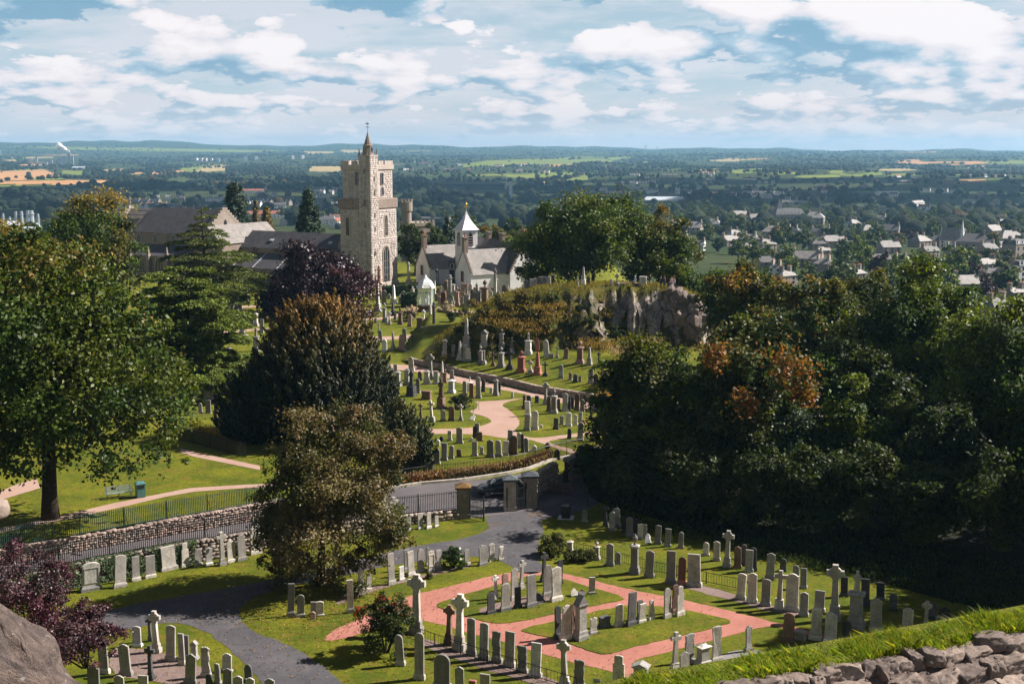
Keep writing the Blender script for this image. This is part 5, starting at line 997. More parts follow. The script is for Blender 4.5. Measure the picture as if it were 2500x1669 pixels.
def church():
    T0 = PY(908, 700, 266); loc = (T0.x, 266, 0); rz = R(60); W_, D_ = 9.6, 8.3
    t = thing('church_tower', 'square stone church tower with battlements, stair turret and small spire', 'tower', loc, rz); st = MATS['tower_stone']
    m = MB(); m.frus(W_ / 2, D_ / 2, [(-.5, W_ + .5, D_ + .5), (.7, W_ + .5, D_ + .5), (.9, W_ + .1, D_ + .1), (10.3, W_, D_), (10.32, W_ + .16, D_ + .16), (10.5, W_ + .16, D_ + .16), (10.62, W_ - .06, D_ - .06), (16.8, W_ - .1, D_ - .1)]); m.build('lower_stage', st, t)
    m = MB(); m.frus(W_ / 2 + .1, D_ / 2 + .1, [(16.79, W_, D_), (17.1, W_ + .45, D_ + .45), (19.0, W_ + .45, D_ + .45), (19.15, W_ + .3, D_ + .3)]); m.build('walkway_parapet', MATS['church_stone'], t)
    m = MB(); x0, x1, y0, y1 = .75, W_ - .35, .75, D_ - .35
    m.box(x0, x1, y0, y1, 19.1, 25.2); m.build('upper_stage', st, t)
    m = MB(); m.frus((x0 + x1) / 2, (y0 + y1) / 2, [(25.19, x1 - x0, y1 - y0), (25.45, x1 - x0 + .55, y1 - y0 + .55), (26.45, x1 - x0 + .55, y1 - y0 + .55)]); m.build('parapet', st, t)
    me = MB(); me.box(-.75, .75, -.18, .18, 0, .85); proto = None
    px, py = (x0 + x1) / 2, (y0 + y1) / 2; hx, hy = (x1 - x0 + .55) / 2, (y1 - y0 + .55) / 2
    spots = [(px + d, py - hy + .18, 0) for d in (-.4, 1.9, 3.4)] + [(px + d, py + hy - .18, 0) for d in (-3.2, -.9, 1.4, 3.4)] + [(px - hx + .18, py + d, 90) for d in (.2, 2.4, 3.1)] + [(px + hx - .18, py + d, 90) for d in (-2.6, -.3, 2.2)]
    for x, y, a in spots:
        if proto is None: o = proto = me.build('merlon', st, t)
        else: o = proto.copy(); col.objects.link(o); o.parent = t
        o.location = (x, y, 26.44); o.rotation_euler = (0, 0, R(a))
    m = MB(); m.box(-.12, 2.75, -.12, 2.95, 10.45, 28.3); m.box(-.22, 2.85, -.22, 3.05, 28.3, 28.6); m.build('stair_turret', st, t)
    m = MB(); m.rings([[(1.3 + r * math.cos(R(45 * j + 22.5)), 1.4 + r * math.sin(R(45 * j + 22.5)), z) for j in range(8)] for r, z in ((1.35, 28.55), (1.0, 30.4), (1.15, 30.42), (1.15, 30.6), (.85, 30.7), (.12, 33.2), (.10, 33.4))]); sp = m.build('spire', MATS['church_stone'], t)
    m = MB(); m.tube([(1.3, 1.4, 33.3), (1.3, 1.4, 35.6)], .04, 6); m.box(.8, 1.8, 1.37, 1.43, 34.4, 34.5); m.box(1.27, 1.33, .9, 1.9, 34.4, 34.5); m.slab([(.7, 35.05), (1.3, 35.12), (1.75, 35.0), (1.75, 35.35), (1.3, 35.25), (.7, 35.4)], 1.38, 1.42, .003); m.build('weather_vane', MATS['iron'], sp)
    m = MB(); m.slab(gothic(.5, 28.7, 30.2), -.05, .05); m.v = [(v[0] + 1.3, v[1] + .28, v[2]) for v in m.v]; m.build('spire_lucarne', MATS['glass_dark'], sp)
    for x, y in ((.05, .05), (2.6, .05), (.05, 2.8), (2.6, 2.8)):
        m = MB(); m.lathe(0, 0, [(.2, 28.58), (.2, 28.8), (.12, 28.9), (.16, 29.2), (.1, 29.35), (.12, 29.6), (.02, 29.9)], 8); m.build('pinnacle', MATS['church_stone'], t, loc=(x, y, 0))
    # west side
    window(t, 'W', 5.4, -.02, 2.1, .9, 8.6, .3, mull=2); window(t, 'W', 5.6, .06, 1.05, 11.0, 15.5, .2, mull=1); window(t, 'W', 5.4, .73, .75, 19.9, 21.6, .15)
    window(t, 'W', 5.3, .73, .8, 22.2, 24.6, .1, False)
    for z in (12.2, 15.2, 20.0, 23.0, 7.0): window(t, 'W', 1.35, -.14, .16, z, z + 1.0, .04, False, name='stair_slit')
    # north side
    window(t, 'N', 3.7, .73, 1.2, 22.2, 24.8, .12, False); window(t, 'N', 6.2, .0, .9, 11.2, 15.0, .25, False, name='blocked_window')
    for z in (13.0, 18.0, 24.5): window(t, 'N', 1.4, -.14, .16, z, z + 1.1, .04, False, name='stair_slit')
    # coursed blocks standing slightly proud, each with its own weathering
    def ashlar(kind, u0, u1, z0, z1, off, holes=(), seed=1):
        r_ = random.Random(seed); V, Q, C = [], [], []; z = z0; M = face_M(kind, 0, off); sg = -1 if kind == 'N' else 1
        pal = [(.48, .42, .39), (.45, .395, .365), (.50, .44, .41), (.42, .37, .345), (.46, .395, .355), (.38, .34, .32)]
        while z < z1 - .05:
            h = min(r_.choice((.34, .40, .46)), z1 - z); u = u0
            while u < u1 - .02:
                w_ = min(r_.uniform(.55, 1.2), u1 - u)
                if u1 - (u + w_) < .3: w_ = u1 - u
                if not any(u + w_ > a and u < b and z + h > c and z < d for a, b, c, d in holes):
                    p = r_.uniform(.012, .04); g = .012; x0, x1, a, b = u + g, u + w_ - g, z + g, z + h - g; i = len(V)
                    for x, y, zz in ((x0, .02, a), (x1, .02, a), (x1, .02, b), (x0, .02, b), (x0 + .02, -p, a + .02), (x1 - .02, -p, a + .02), (x1 - .02, -p, b - .02), (x0 + .02, -p, b - .02)): V.append(tuple(M @ Vector((x * sg, y, zz))))
                    fs = [(4, 5, 6, 7), (0, 1, 5, 4), (1, 2, 6, 5), (2, 3, 7, 6), (3, 0, 4, 7)]
                    if sg < 0: fs = [tuple(reversed(f)) for f in fs]
                    Q += [tuple(i + k for k in f) for f in fs]; k_ = r_.choice(pal); e = r_.uniform(.85, 1.1); C += [tuple(x * e for x in k_)] * 5
                u += w_
            z += h
        tag(npmesh('ashlar_blocks', np.array(V), np.array(Q), MATS['ashlar'], t, np.array(C)), kind='stuff')
    WH = [(3.9, 6.9, .5, 9.1), (4.8, 6.4, 10.6, 16.0), (4.7, 6.1, 19.6, 22.0), (4.6, 6.0, 22.0, 24.9)]; NH = [(2.9, 4.5, 22.0, 25.0), (5.4, 7.0, 10.9, 15.4)]
    SL = [(1.15, 1.55, a, a + 1.2) for a in (12.1, 15.1, 19.9, 22.9)]; SN = [(1.15, 1.65, a, a + 1.3) for a in (12.9, 17.9, 24.4)]
    ashlar('W', .0, W_, .95, 10.2, -.04, WH + [(1.15, 1.55, 6.9, 8.1)], 1); ashlar('W', 2.8, W_ - .1, 10.7, 16.6, .04, WH, 2); ashlar('W', 2.85, W_ - .4, 19.2, 25.1, .75, WH, 3); ashlar('W', -.1, 2.72, 10.7, 28.2, -.12, SL, 4)
    ashlar('N', .0, D_, .95, 10.2, -.04, NH, 5); ashlar('N', 3.0, D_ - .1, 10.7, 16.6, .04, NH, 6); ashlar('N', 3.0, D_ - .4, 19.2, 25.1, .75, NH, 7); ashlar('N', -.1, 2.92, 10.7, 28.2, -.12, SN, 8)
    # ---- church body
    b = thing('church', 'long dark slate roofed church stretching behind the copper beech and cedars', 'church', loc, rz); cs = MATS['church_stone']
    def gable(name, x0, x1, y0, y1, z0, z1, mat, wall=True, rmat='slate_dark', ax='y', over=.3):
        """gabled block; ridge runs along ax"""
        m = MB()
        if wall: m.box(x0, x1, y0, y1, -.5, z0)
        w1 = m.build(name + '_wall', cs, b) if wall else None
        r_ = MB()
        if ax == 'y':
            c = (x0 + x1) / 2; r_.rings([[(x0 - over, y, z0 - .25), (x1 + over, y, z0 - .25), (c, y, z1)] for y in (y0 - .05, y1 + .05)])
        else:
            c = (y0 + y1) / 2; r_.rings([[(x, y0 - over, z0 - .25), (x, c, z1), (x, y1 + over, z0 - .25)] for x in (x0 - .05, x1 + .05)])
        return r_.build(name + '_roof', MATS[rmat], b)
    nv = gable('nave', .6, 9.2, D_ - .1, 38, 7.6, 11.0, cs)
    for y in (13, 30):
        m = MB(); m.box(-.35, .35, -.5, .5, 0, .12); o = m.build('rooflight', MATS['metal_roof'], nv); o.location = (2.4, y, 9.15); o.rotation_euler = (0, R(-37), 0)
    ar = MB(); ar.rings([[(-4.6, y, 3.3), (.62, y, 3.3), (.62, y, 6.3)] for y in (D_ + 1.5, 38)]); ao = ar.build('aisle_roof', MATS['slate_dark'], b)
    aw = MB(); aw.box(-4.3, .7, D_ + 1.5, 38, -.5, 3.35); aw.build('aisle_wall', cs, b)
    for y in (16, 23, 30, 36):
        m = MB(); m.box(-.12, .12, 0, 5.9, 0, .1); o = m.build('roof_flashing', MATS['lead'], ao); o.location = (-4.55, y, 3.36); o.rotation_euler = (0, 0, R(-90)); o.rotation_euler = (R(0), R(-30), 0); o.data.transform(Matrix.Rotation(R(-90), 4, 'Z'))
    for y in (14, 20.5, 27, 33.5):
        window(b, 'N', y, -4.32, 2.2, .5, 3.0, .2, mull=1); m = MB(); m.frus(0, 0, [(-.5, 1.1, .9), (2.2, 1.0, .8), (3.0, .6, .7)]); m.build('buttress', cs, b, loc=(-4.7, y + 3.2, 0))
        window(b, 'N', y, .58, 1.2, 6.5, 7.4, .12, False)
    tr = gable('transept', -5.5, 15, 38, 47, 8.6, 12.4, cs, True, 'stone_slate', 'x')
    gable('choir', -1.5, 11.5, 47.1, 70, 10.2, 15.6, cs)
    gable('apse', -1.0, 11.0, 70.1, 78, 9.9, 15.2, cs, True, 'stone_slate')
    bt = MB()
    for i in range(6): bt.box(-1.9 + 1.1 * i, -1.75 + 1.1 * i, 70.2, 77.9, 9.9 + .95 * i, 10.06 + .95 * i)
    bt.build('roof_battens', MATS['wood_dark'], b)
    ca = MB(); ca.box(-6.5, -1.4, 47.2, 70, -.5, 5.0); ca.build('choir_aisle_wall', cs, b)
    ca = MB(); ca.rings([[(-6.8, y, 4.95), (-1.4, y, 4.95), (-1.4, y, 7.2)] for y in (47.2, 70)]); ca.build('choir_aisle_roof', MATS['slate_dark'], b)
    for y in (51, 57, 63, 68.5):
        window(b, 'N', y, -6.52, 2.6, .8, 4.6, .2, mull=2); m = MB(); m.frus(0, 0, [(-.5, 1.3, 1.0), (4.8, 1.1, .9), (5.6, .5, .5), (7.4, .1, .1)]); m.build('buttress', cs, b, loc=(-7.0, y + 2.9, 0))
        window(b, 'N', y, -1.52, 1.6, 7.6, 9.6, .15, mull=1)
    # crow-stepped gables
    def steps(name, y, xc, hw, z0, z1, n=9, mat='tower_stone', axis='y', th=.7):
        m = MB()
        m.slab([(-hw, 3), (hw, 3), (hw, z0), (0, z1), (-hw, z0)], -th / 2, th / 2, .01)
        g = m.build(name, MATS[mat], b, loc=(xc, y, 0)); pr = None
        for i in range(n):
            f = (i + .5) / n
            for s in (-1, 1):
                q = MB(); q.box(-hw / n * .62, hw / n * .62, -th / 2 - .05, th / 2 + .05, -.3, .35); o = q.build('gable_step', MATS[mat], g); o.location = (s * hw * (1 - f), 0, z0 + (z1 - z0) * f)
        return g
    g = steps('west_gable', 46.9, 5.0, 6.7, 10.3, 16.0, mat='villa_stone'); m = MB(); m.slab(gothic(.9, 11.6, 13.2), -.05, .05); m.v = [(v[0], v[1] - .4, v[2]) for v in m.v]; m.build('gable_window', MATS['glass_dark'], g)
    g = steps('east_gable', 78.1, 5.0, 6.2, 9.8, 15.8); m = MB(); m.box(-.08, .08, -.08, .08, 15.9, 18.4); m.box(-.5, .5, -.07, .07, 17.5, 17.66); m.build('gable_cross', MATS['church_stone'], g)
    for k, y in enumerate((38.2, 46.8)): pass
    m = MB(); m.box(1.0, 8.8, D_ - .05, D_ + 1.4, 8, 9.6); m.build('tower_stair_block', cs, b)
def ashlarmat():
    t = newmat('ashlar'); a = t.n('Attribute', None, _attribute_name='Col'); tc = t.n('TexCoord', 3); f = t.noise(tc, 2.3, 5, .65); st = t.noise(t.n('VectorMath', _operation='MULTIPLY', i0=tc, i1=(1.4, 1.4, .13)), 1, 4, .6)
    c = t.mix(t.math('MULTIPLY', t.ramp(st, (.46, 0), (.72, 1)), .55), a.outputs[0], (.10, .09, .085)); c = t.mix(t.ramp(f, (.5, 0), (.72, .5)), c, (.22, .19, .17)); setb(t, c, .9, .2, f, .5, .03)
ashlarmat()
church()
# ------------------------------------------------------------------ white hospital house with belfry
def house_white():
    A = PY(1032, 690, 275); loc = (A.x, 275, 0); t = thing('hospital_house', 'white harled crow-stepped house with slate roofs and square belfry', 'house', loc, R(30)); ww = MATS['whitewash']
    def block(x0, x1, y0, y1, z0, z1, ax, rmat, base=-.5):
        m = MB()
        if ax == 'x':
            c = (y0 + y1) / 2; m.rings([[(x, y0, base), (x, y0, z0), (x, c, z1), (x, y1, z0), (x, y1, base)] for x in (x0, x1)]); 
        else:
            c = (x0 + x1) / 2; m.rings([[(x0, y, base), (x1, y, base), (x1, y, z0), (c, y, z1), (x0, y, z0)] for y in (y0, y1)])
        w1 = m.build('wall', ww, t); r_ = MB(); o = .12; hw = ((y1 - y0) if ax == 'x' else (x1 - x0)) / 2; sl = (z1 - z0) / hw
        for s in (-1, 1):
            if ax == 'x': r_.rings([[(x, c + s * (hw + .25), z0 - .25 * sl + o), (x, c + s * (hw + .25), z0 - .25 * sl + o + .1), (x, c, z1 + o + .1), (x, c, z1 + o)] for x in (x0 + .35, x1 - .05)])
            else: r_.rings([[(c + s * (hw + .25), y, z0 - .25 * sl + o), (c + s * (hw + .25), y, z0 - .25 * sl + o + .1), (c, y, z1 + o + .1), (c, y, z1 + o)] for y in (y0 + .35, y1 - .35)])
        r_.build('roof', MATS[rmat], t); return c, hw, sl
    def crow(ax, at, c, hw, z0, z1, n=11):
        for i in range(n):
            f = (i + .5) / n
            for s in (-1, 1):
                q = MB(); q.box(-.22, .22, -hw / n * .6, hw / n * .6, -.15, .36); o = q.build('gable_step', MATS['church_stone'], t)
                o.location = (at + .2, c + s * hw * (1 - f), z0 + (z1 - z0) * f) if ax == 'x' else (c + s * hw * (1 - f), at + .2, z0 + (z1 - z0) * f)
                if ax == 'y': o.rotation_euler = (0, 0, R(90))
    def chim(x, y, z0, z1, wx=.9, wy=1.1, pots=1):
        m = MB(); m.frus(x, y, [(z0, wx, wy), (z1 - .35, wx, wy), (z1 - .32, wx + .22, wy + .22), (z1, wx + .22, wy + .22)]); c = m.build('chimney', MATS['sandstone'] if pots == 2 else MATS['church_stone'], t)
        for k in range(pots): q = MB(); q.lathe(x, y + (k - (pots - 1) / 2) * .5, [(.17, z1 - .02), (.2, z1 + .1), (.14, z1 + .7), (.17, z1 + .75)], 8); q.build('chimney_pot', MATS['terracotta'], c)
    a = block(0, 12, -3.5, 3.5, 3.6, 8.3, 'x', 'stone_slate'); crow('x', 0, 0, 3.5, 3.7, 8.4); chim(.5, 0, 7.5, 11.0)
    b = block(0, 12, -23, -16, 4.0, 8.7, 'x', 'stone_slate'); crow('x', 0, -19.5, 3.5, 4.1, 8.8); chim(.5, -19.5, 8, 11.6)
    c = block(8.6, 15.4, -24.5, 6, 4.0, 10.1, 'y', 'slate_dark'); crow('y', -24.5, 12, 3.4, 4.1, 10.2); chim(12, -24.0, 9.3, 12.6, 1.9, .9, 2); chim(15, -22.5, 6, 12.0, .9, .9, 0)
    chim(12, -9, 9, 11.8, .8, 1.3, 0); chim(12, -15, 9, 11.8, .8, 1.3, 0)
    for y, z in ((0.2, 2.0), (-19.3, 2.3)): window(t, 'N', y, -.02, .85, z, z + 2.0, .12, False, 'church_stone', 1)
    window(t, 'W', 12.6, -24.52, 1.35, 2.6, 4.9, .14, False, 'church_stone', 1); window(t, 'W', 12.4, -24.52, .7, .9, 1.7, .12, False, 'church_stone'); window(t, 'W', 12.4, -24.52, 1.3, -1.0, .3, .14, False, 'church_stone')
    window(t, 'W', 5.5, -3.52, 1.0, 1.4, 3.0, .12, False, 'church_stone', 1); window(t, 'W', 5.5, -3.52, 1.2, -.4, 1.0, .12, False, 'church_stone', name='doorway')
    d = MB(); d.rings([[(4.9, y, 3.4), (6.1, y, 3.4), (6.1, y, 4.4), (5.5, y, 5.3), (4.9, y, 4.4)] for y in (-3.6, -.8)]); dm = d.build('dormer', MATS['slate_dark'], t); window(t, 'W', 5.5, -3.62, .8, 3.3, 4.4, .08, False, 'white_paint')
    # belfry
    m = MB(); cx, cy_ = 8.5, -5.0; hw = 1.85; m.box(cx - hw, cx + hw, cy_ - hw, cy_ + hw, 3, 12.0); m.frus(cx, cy_, [(8.1, 3.9, 3.9), (8.25, 3.9, 3.9), (8.3, 3.72, 3.72)]); be = m.build('belfry', ww, t)
    m = MB(); m.rings([[(cx + s1 * r, cy_ + s2 * r, z) for s1, s2 in ((-1, -1), (1, -1), (1, 1), (-1, 1))] for r, z in ((2.15, 11.95), (2.15, 12.1), (1.75, 12.6), (1.25, 13.4), (.75, 14.3), (.3, 15.4), (.06, 16.2))]); m.build('belfry_roof', MATS['lead'], be)
    m = MB(); m.tube([(cx, cy_, 16.1), (cx, cy_, 18.4)], .05, 6); m.box(cx - .55, cx + .55, cy_ - .05, cy_ + .05, 17.1, 17.25); m.lathe(cx, cy_, [(.05, 17.5), (.25, 17.75), (.05, 18.0)], 8); m.build('finial', MATS['gold'], be)
    for k, u, off in (('W', cx, cy_ - hw - .01), ('N', cy_, cx - hw - .01)):
        wn = window(t, k, u, off, 1.0, 8.7, 11.4, .18, True, 'church_stone'); M = face_M(k, u, off)
        for i in range(4): q = MB(); q.box(-.48, .48, -.16, -.03, 8.9 + .55 * i, 9.0 + .55 * i); q.v = [tuple(M @ Vector(v)) for v in q.v]; q.build('louvre', MATS['lead'], wn)
    m = MB(); m.box(2, 2.12, -3.7, -3.58, -.3, 3.6); m.build('downpipe', MATS['iron'], t)
    # forecourt wall and lamp
    lp = P(1066, 700, 0); l = thing('street_lamp', 'black lamp post with lantern before the white house', 'lamp', lp); m = MB(); m.tube([(0, 0, -.1), (0, 0, 3.0)], [.08, .05], 8); m.build('post', MATS['iron'], l)
    m = MB(); m.lathe(0, 0, [(.12, 3.0), (.3, 3.6), (.34, 3.65), (.1, 4.0), (.02, 4.2)], 6); m.build('lantern', MATS['iron'], l)
house_white()
# ------------------------------------------------------------------ glass monument
def monument():
    p = P(1040, 760, 0); t = thing('glass_monument', 'white domed glass pavilion sheltering marble figures', 'monument', (p.x, p.y, 0), R(12)); n = 6; r = 1.42
    def ring(rr, z): return [(rr * math.cos(R(60 * j)), rr * math.sin(R(60 * j)), z) for j in range(n)]
    m = MB(); m.rings([ring(1.75, -.2), ring(1.75, .25), ring(1.6, .3), ring(1.55, 1.2)]); m.build('plinth', MATS['stone_brown'], t)
    for j in range(n):
        a = Vector(ring(r, 0)[j]); b = Vector(ring(r, 0)[(j + 1) % n])
        m = MB(); m.frus(a.x, a.y, [(1.19, .22, .22), (1.4, .16, .16), (4.1, .16, .16), (4.3, .24, .24)]); m.build('column', MATS['white_paint'], t)
        m = MB(); a2 = a * .985; b2 = b * .985; m.add([(a2.x, a2.y, 1.25), (b2.x, b2.y, 1.25), (b2.x, b2.y, 4.2), (a2.x, a2.y, 4.2)], [(0, 1, 2, 3)]); m.build('pane', MATS['pane_glass'], t)
    m = MB(); m.rings([ring(1.5, 4.2), ring(1.75, 4.35), ring(1.75, 4.6), ring(1.6, 4.62), ring(1.5, 5.0), ring(1.2, 5.55), ring(.75, 5.95), ring(.45, 6.1), ring(.45, 6.3), ring(.2, 6.4)]); ro = m.build('dome_roof', MATS['white_paint'], t)
    m = MB(); m.lathe(0, 0, [(.2, 6.38), (.24, 6.6), (.08, 6.75), (.02, 6.95)], 8); m.build('finial', MATS['white_paint'], ro)
    for j in range(n): q = ring(1.7, 4.6)[j]; m = MB(); m.lathe(q[0], q[1], [(.09, 4.58), (.14, 4.75), (.02, 4.95)], 6); m.build('acroterion', MATS['white_paint'], ro)
    for x, y, h in ((-.3, .1, 2.3), (.35, -.1, 2.0), (.1, .5, 1.5)):
        m = MB(); figure(m, 0, h); m.build('marble_figure', MATS['marble'], t, True, (x, y, 1.2))
monument()
# ------------------------------------------------------------------ clipped hedges
def hedge(label, fr_, x0, y0, x1, y1, topz, depth, seed, n=2200):
    a = P(*fp(fr_, x0, y0)); b = P(*fp(fr_, x1, y1)); d = b - a; L = d.length; t = thing('clipped_hedge', label, 'hedge', a, math.atan2(d.y, d.x), 'clipped hedges'); rg = np.random.default_rng(seed)
    m = MB(); m.box(.05, L - .05, .05, depth - .05, -.1, topz - .05); m.build('hedge_core', MATS['bark'], t)
    u = rg.random((n, 3)); s = rg.choice(4, n, p=[.45, .35, .1, .1]); p = np.empty((n, 3)); nr = np.zeros((n, 3))
    p[:, 0] = u[:, 0] * L; p[:, 1] = np.where(s == 0, 0, u[:, 1] * depth); p[:, 2] = np.where(s == 1, topz, u[:, 2] * topz); p[s == 2, 0] = 0; p[s == 3, 0] = L
    nr[s == 0, 1] = -1; nr[s == 1, 2] = 1; nr[s == 2, 0] = -1; nr[s == 3, 0] = 1
    V, Q = cards(rg, p + rg.normal(size=(n, 3)) * .05, nr + rg.normal(size=(n, 3)) * .5, np.full(n, .3), np.full(n, .2)); npmesh('foliage', V, Q, MATS['needle'], t, np.array([(.020, .045, .012)]) * rg.uniform(.6, 1.5, (n, 1)))
hedge('square clipped hedge left of the glass monument', 'A', 580, 735, 770, 730, 2.6, 3.0, 1)
hedge('low dark hedge at the foot of the tower', 'A', 300, 580, 520, 575, 1.9, 1.5, 2)
hedge('second dark hedge between tower and column', 'A', 525, 570, 660, 565, 2.0, 1.5, 3)
hedge('dark hedge behind the glass monument', 'A', 690, 560, 790, 555, 2.0, 1.5, 4)
hedge('dark hedge in front of the middle gable', 'A', 1180, 500, 1400, 490, 2.0, 1.5, 5)
hedge('brighter hedge along the hospital forecourt', 'A', 1420, 440, 1640, 430, 2.2, 1.5, 6)
# ------------------------------------------------------------------ walls, lane, railings
def resample(pts, step):
    pts = [Vector(p) for p in pts]; out = [pts[0]]; acc = 0
    seg = [(pts[i + 1] - pts[i]).length for i in range(len(pts) - 1)]; L = sum(seg); n = max(2, int(L / step)); res = []
    for k in range(n + 1):
        d = L * k / n; i = 0
        while i < len(seg) - 1 and d > seg[i]: d -= seg[i]; i += 1
        res.append(pts[i].lerp(pts[i + 1], min(1, d / max(seg[i], 1e-6))))
    return res
def stone_meshes(mat, n, seed, rough=.14):
    r_ = random.Random(seed); out = []
    for k in range(n):
        m = MB(); a = .5; q = .36
        m.rings([[(-q, -q, -a), (q, -q, -a), (q, q, -a), (-q, q, -a)], [(-a, -a, -q), (a, -a, -q), (a, a, -q), (-a, a, -q)], [(-a, -a, q), (a, -a, q), (a, a, q), (-a, a, q)], [(-q, -q, a), (q, -q, a), (q, q, a), (-q, q, a)]])
        m.v = [(v[0] + r_.uniform(-rough, rough), v[1] + r_.uniform(-rough, rough), v[2] + r_.uniform(-rough, rough)) for v in m.v]
        me = bpy.data.meshes.new('stone'); me.from_pydata(m.v, [], m.f); me.materials.append(MATS[mat]); me.polygons.foreach_set('use_smooth', [True] * len(me.polygons)); out.append(me)
    return out
SM = {k: stone_meshes(k, 9, i + 3) for i, k in enumerate(('rubble', 'cobble', 'lichen_rock'))}
def rubble_wall(name, label, path, hts, th, sw, sh, mat, seed, side=-1, singles=(0, 1), cope=None, core='soil'):
    """dry rubble wall along path (foot points). Stones inside the singles range (share of length) are parts, the rest are joined."""
    r_ = random.Random(seed); pts = resample(path, .25); n = len(pts); t = thing(name, label, 'wall', pts[0]); o0 = pts[0]
    hh = [np.interp(i / (n - 1), np.linspace(0, 1, len(hts)), hts) for i in range(n)]
    nrm = []
    for i in range(n):
        d = (pts[min(i + 1, n - 1)] - pts[max(i - 1, 0)]); nrm.append(Vector((-d.y, d.x, 0)).normalized())
    c = MB(); rs = []
    for i in range(n):
        a = pts[i] - o0; q = nrm[i] * .06; b = nrm[i] * (th - .06); rs.append([a + q + Vector((0, 0, -.5)), a + b + Vector((0, 0, -.5)), a + b + Vector((0, 0, hh[i] - .06)), a + q + Vector((0, 0, hh[i] - .06))])
    c.rings(rs); c.build('wall_core', MATS[core], t)
    L = sum((pts[i + 1] - pts[i]).length for i in range(n - 1)); rows = max(1, int(max(hts) / sh)); jm = MB(); cnt = 0
    for k in range(rows + 1):
        s = r_.uniform(0, sw)
        while s < L:
            w_ = sw * r_.uniform(.6, 1.5); f = min(.9999, (s + w_ / 2) / L); i = int(f * (n - 1)); hloc = hh[i]; z = sh * (k + .5) * r_.uniform(.97, 1.03)
            top = z + sh * .5 > hloc
            if z - sh * .5 < hloc - .04:
                d = (pts[min(i + 1, n - 1)] - pts[max(i - 1, 0)]).normalized(); p = pts[i].lerp(pts[min(i + 1, n - 1)], f * (n - 1) - i) - o0
                zz = min(z, hloc - sh * .3); dep = th if top else .3; pos = p + nrm[i] * (dep / 2 - .02) + Vector((0, 0, zz)); rz = math.atan2(d.y, d.x)
                M = Matrix.LocRotScale(pos, Matrix.Rotation(rz + r_.uniform(-.05, .05), 3, 'Z').to_quaternion(), Vector((w_ * .96, dep * r_.uniform(.95, 1.12), sh * r_.uniform(.86, 1.02))))
                me = r_.choice(SM[mat])
                if singles[0] <= f <= singles[1] and cnt < 290:
                    o = bpy.data.objects.new('stone', me); col.objects.link(o); o.parent = t; o.matrix_local = M; cnt += 1
                else: jm.add([M @ v.co for v in me.vertices], [tuple(p_.vertices) for p_ in me.polygons])
            s += w_
    if jm.v: tag(jm.build('stonework', MATS[mat], t, True), kind='stuff')
    if cope:
        s = 0
        while s < L:
            f = min(.9999, s / L); i = int(f * (n - 1)); d = (pts[min(i + 1, n - 1)] - pts[max(i - 1, 0)]).normalized()
            o = bpy.data.objects.new('coping_stone', r_.choice(SM[mat])); col.objects.link(o); o.parent = t
            o.location = pts[i] - o0 + nrm[i] * th / 2 + Vector((0, 0, hh[i] + cope * .35)); o.rotation_euler = (r_.uniform(-.1, .1), r_.uniform(.1, .45), math.atan2(d.y, d.x)); o.scale = (r_.uniform(.14, .22), th * 1.1, cope * r_.uniform(.85, 1.2)); s += .2
    return t
def railing(name, label, path, h, step, mat='iron', z0=.12, rails=(.12, .9), post=2.6, bar=.021, stay=False, spike=True, cat='railing'):
    pts = resample(path, step); t = thing(name, label, cat, pts[0]); o0 = pts[0]; b = MB(); e = .02
    for p in pts:
        q = p - o0; w_ = bar
        b.rings([[(q.x - w_, q.y - w_, q.z + .03), (q.x + w_, q.y - w_, q.z + .03), (q.x + w_, q.y + w_, q.z + .03), (q.x - w_, q.y + w_, q.z + .03)], [(q.x - w_, q.y - w_, q.z + h - .12), (q.x + w_, q.y - w_, q.z + h - .12), (q.x + w_, q.y + w_, q.z + h - .12), (q.x - w_, q.y + w_, q.z + h - .12)], [(q.x - .002, q.y - .002, q.z + h), (q.x + .002, q.y - .002, q.z + h), (q.x + .002, q.y + .002, q.z + h), (q.x - .002, q.y + .002, q.z + h)]])
    tag(b.build('bars', MATS[mat], t), kind='stuff')
    for f in rails:
        m = MB(); m.tube([p - o0 + Vector((0, 0, h * f)) for p in resample(path, 1.5)], .022, 4); m.build('rail', MATS[mat], t)
    for p in resample(path, post):
        q = p - o0; m = MB(); m.frus(0, 0, [(-.35, .06, .06), (h * .95, .05, .05), (h * 1.04, .01, .01)])
        if stay: m.tube([(0, 0, h * .8), (.1, .75, -.2)], .018, 4)
        m.build('post', MATS[mat], t, loc=q)
    return t
def zsheet(name, near, far, mat, label, n=60):
    a = resample(near, .5); b = resample(far, .5); V = []; 
    def at(L, f): x = f * (len(L) - 1); i = min(int(x), len(L) - 2); return L[i].lerp(L[i + 1], x - i)
    for i in range(n + 1):
        p, q = at(a, i / n), at(b, i / n)
        for k in range(5): V.append(p.lerp(q, k / 4))
    fs = [(i * 5 + k, i * 5 + k + 1, i * 5 + k + 6, i * 5 + k + 5) for i in range(n) for k in range(4)]
    o = mesh(name, [tuple(v) for v in V], [tuple(reversed(f)) for f in fs], MATS[mat]); return tag(o, label, kind='structure')
IV = [(20, 1478, 1.75), (90, 1458, 1.75), (208, 1430, 1.75), (328, 1405, 1.72), (471, 1375, 1.68), (560, 1357, 1.55), (650, 1339, 1.4), (780, 1315, 1.1), (918, 1292, .92), (1073, 1273, .85), (1118, 1267, .85)]
IVP = [P(x, y, 0) for x, y, _ in IV]
rubble_wall('boundary_wall', 'rubble wall below the lane railing, ivy on its lower end', IVP, [h for _, _, h in IV], .45, .42, .27, 'rubble', 5, singles=(.42, 1))
NR = [Vector((p.x + .05, p.y + .25, h)) for p, (_, _, h) in zip(IVP, IV)]
railing('lane_railing', 'long black spiked railing on top of the ivy wall', NR, 1.62, .15, rails=(.06, .86), post=3.2, stay=True)
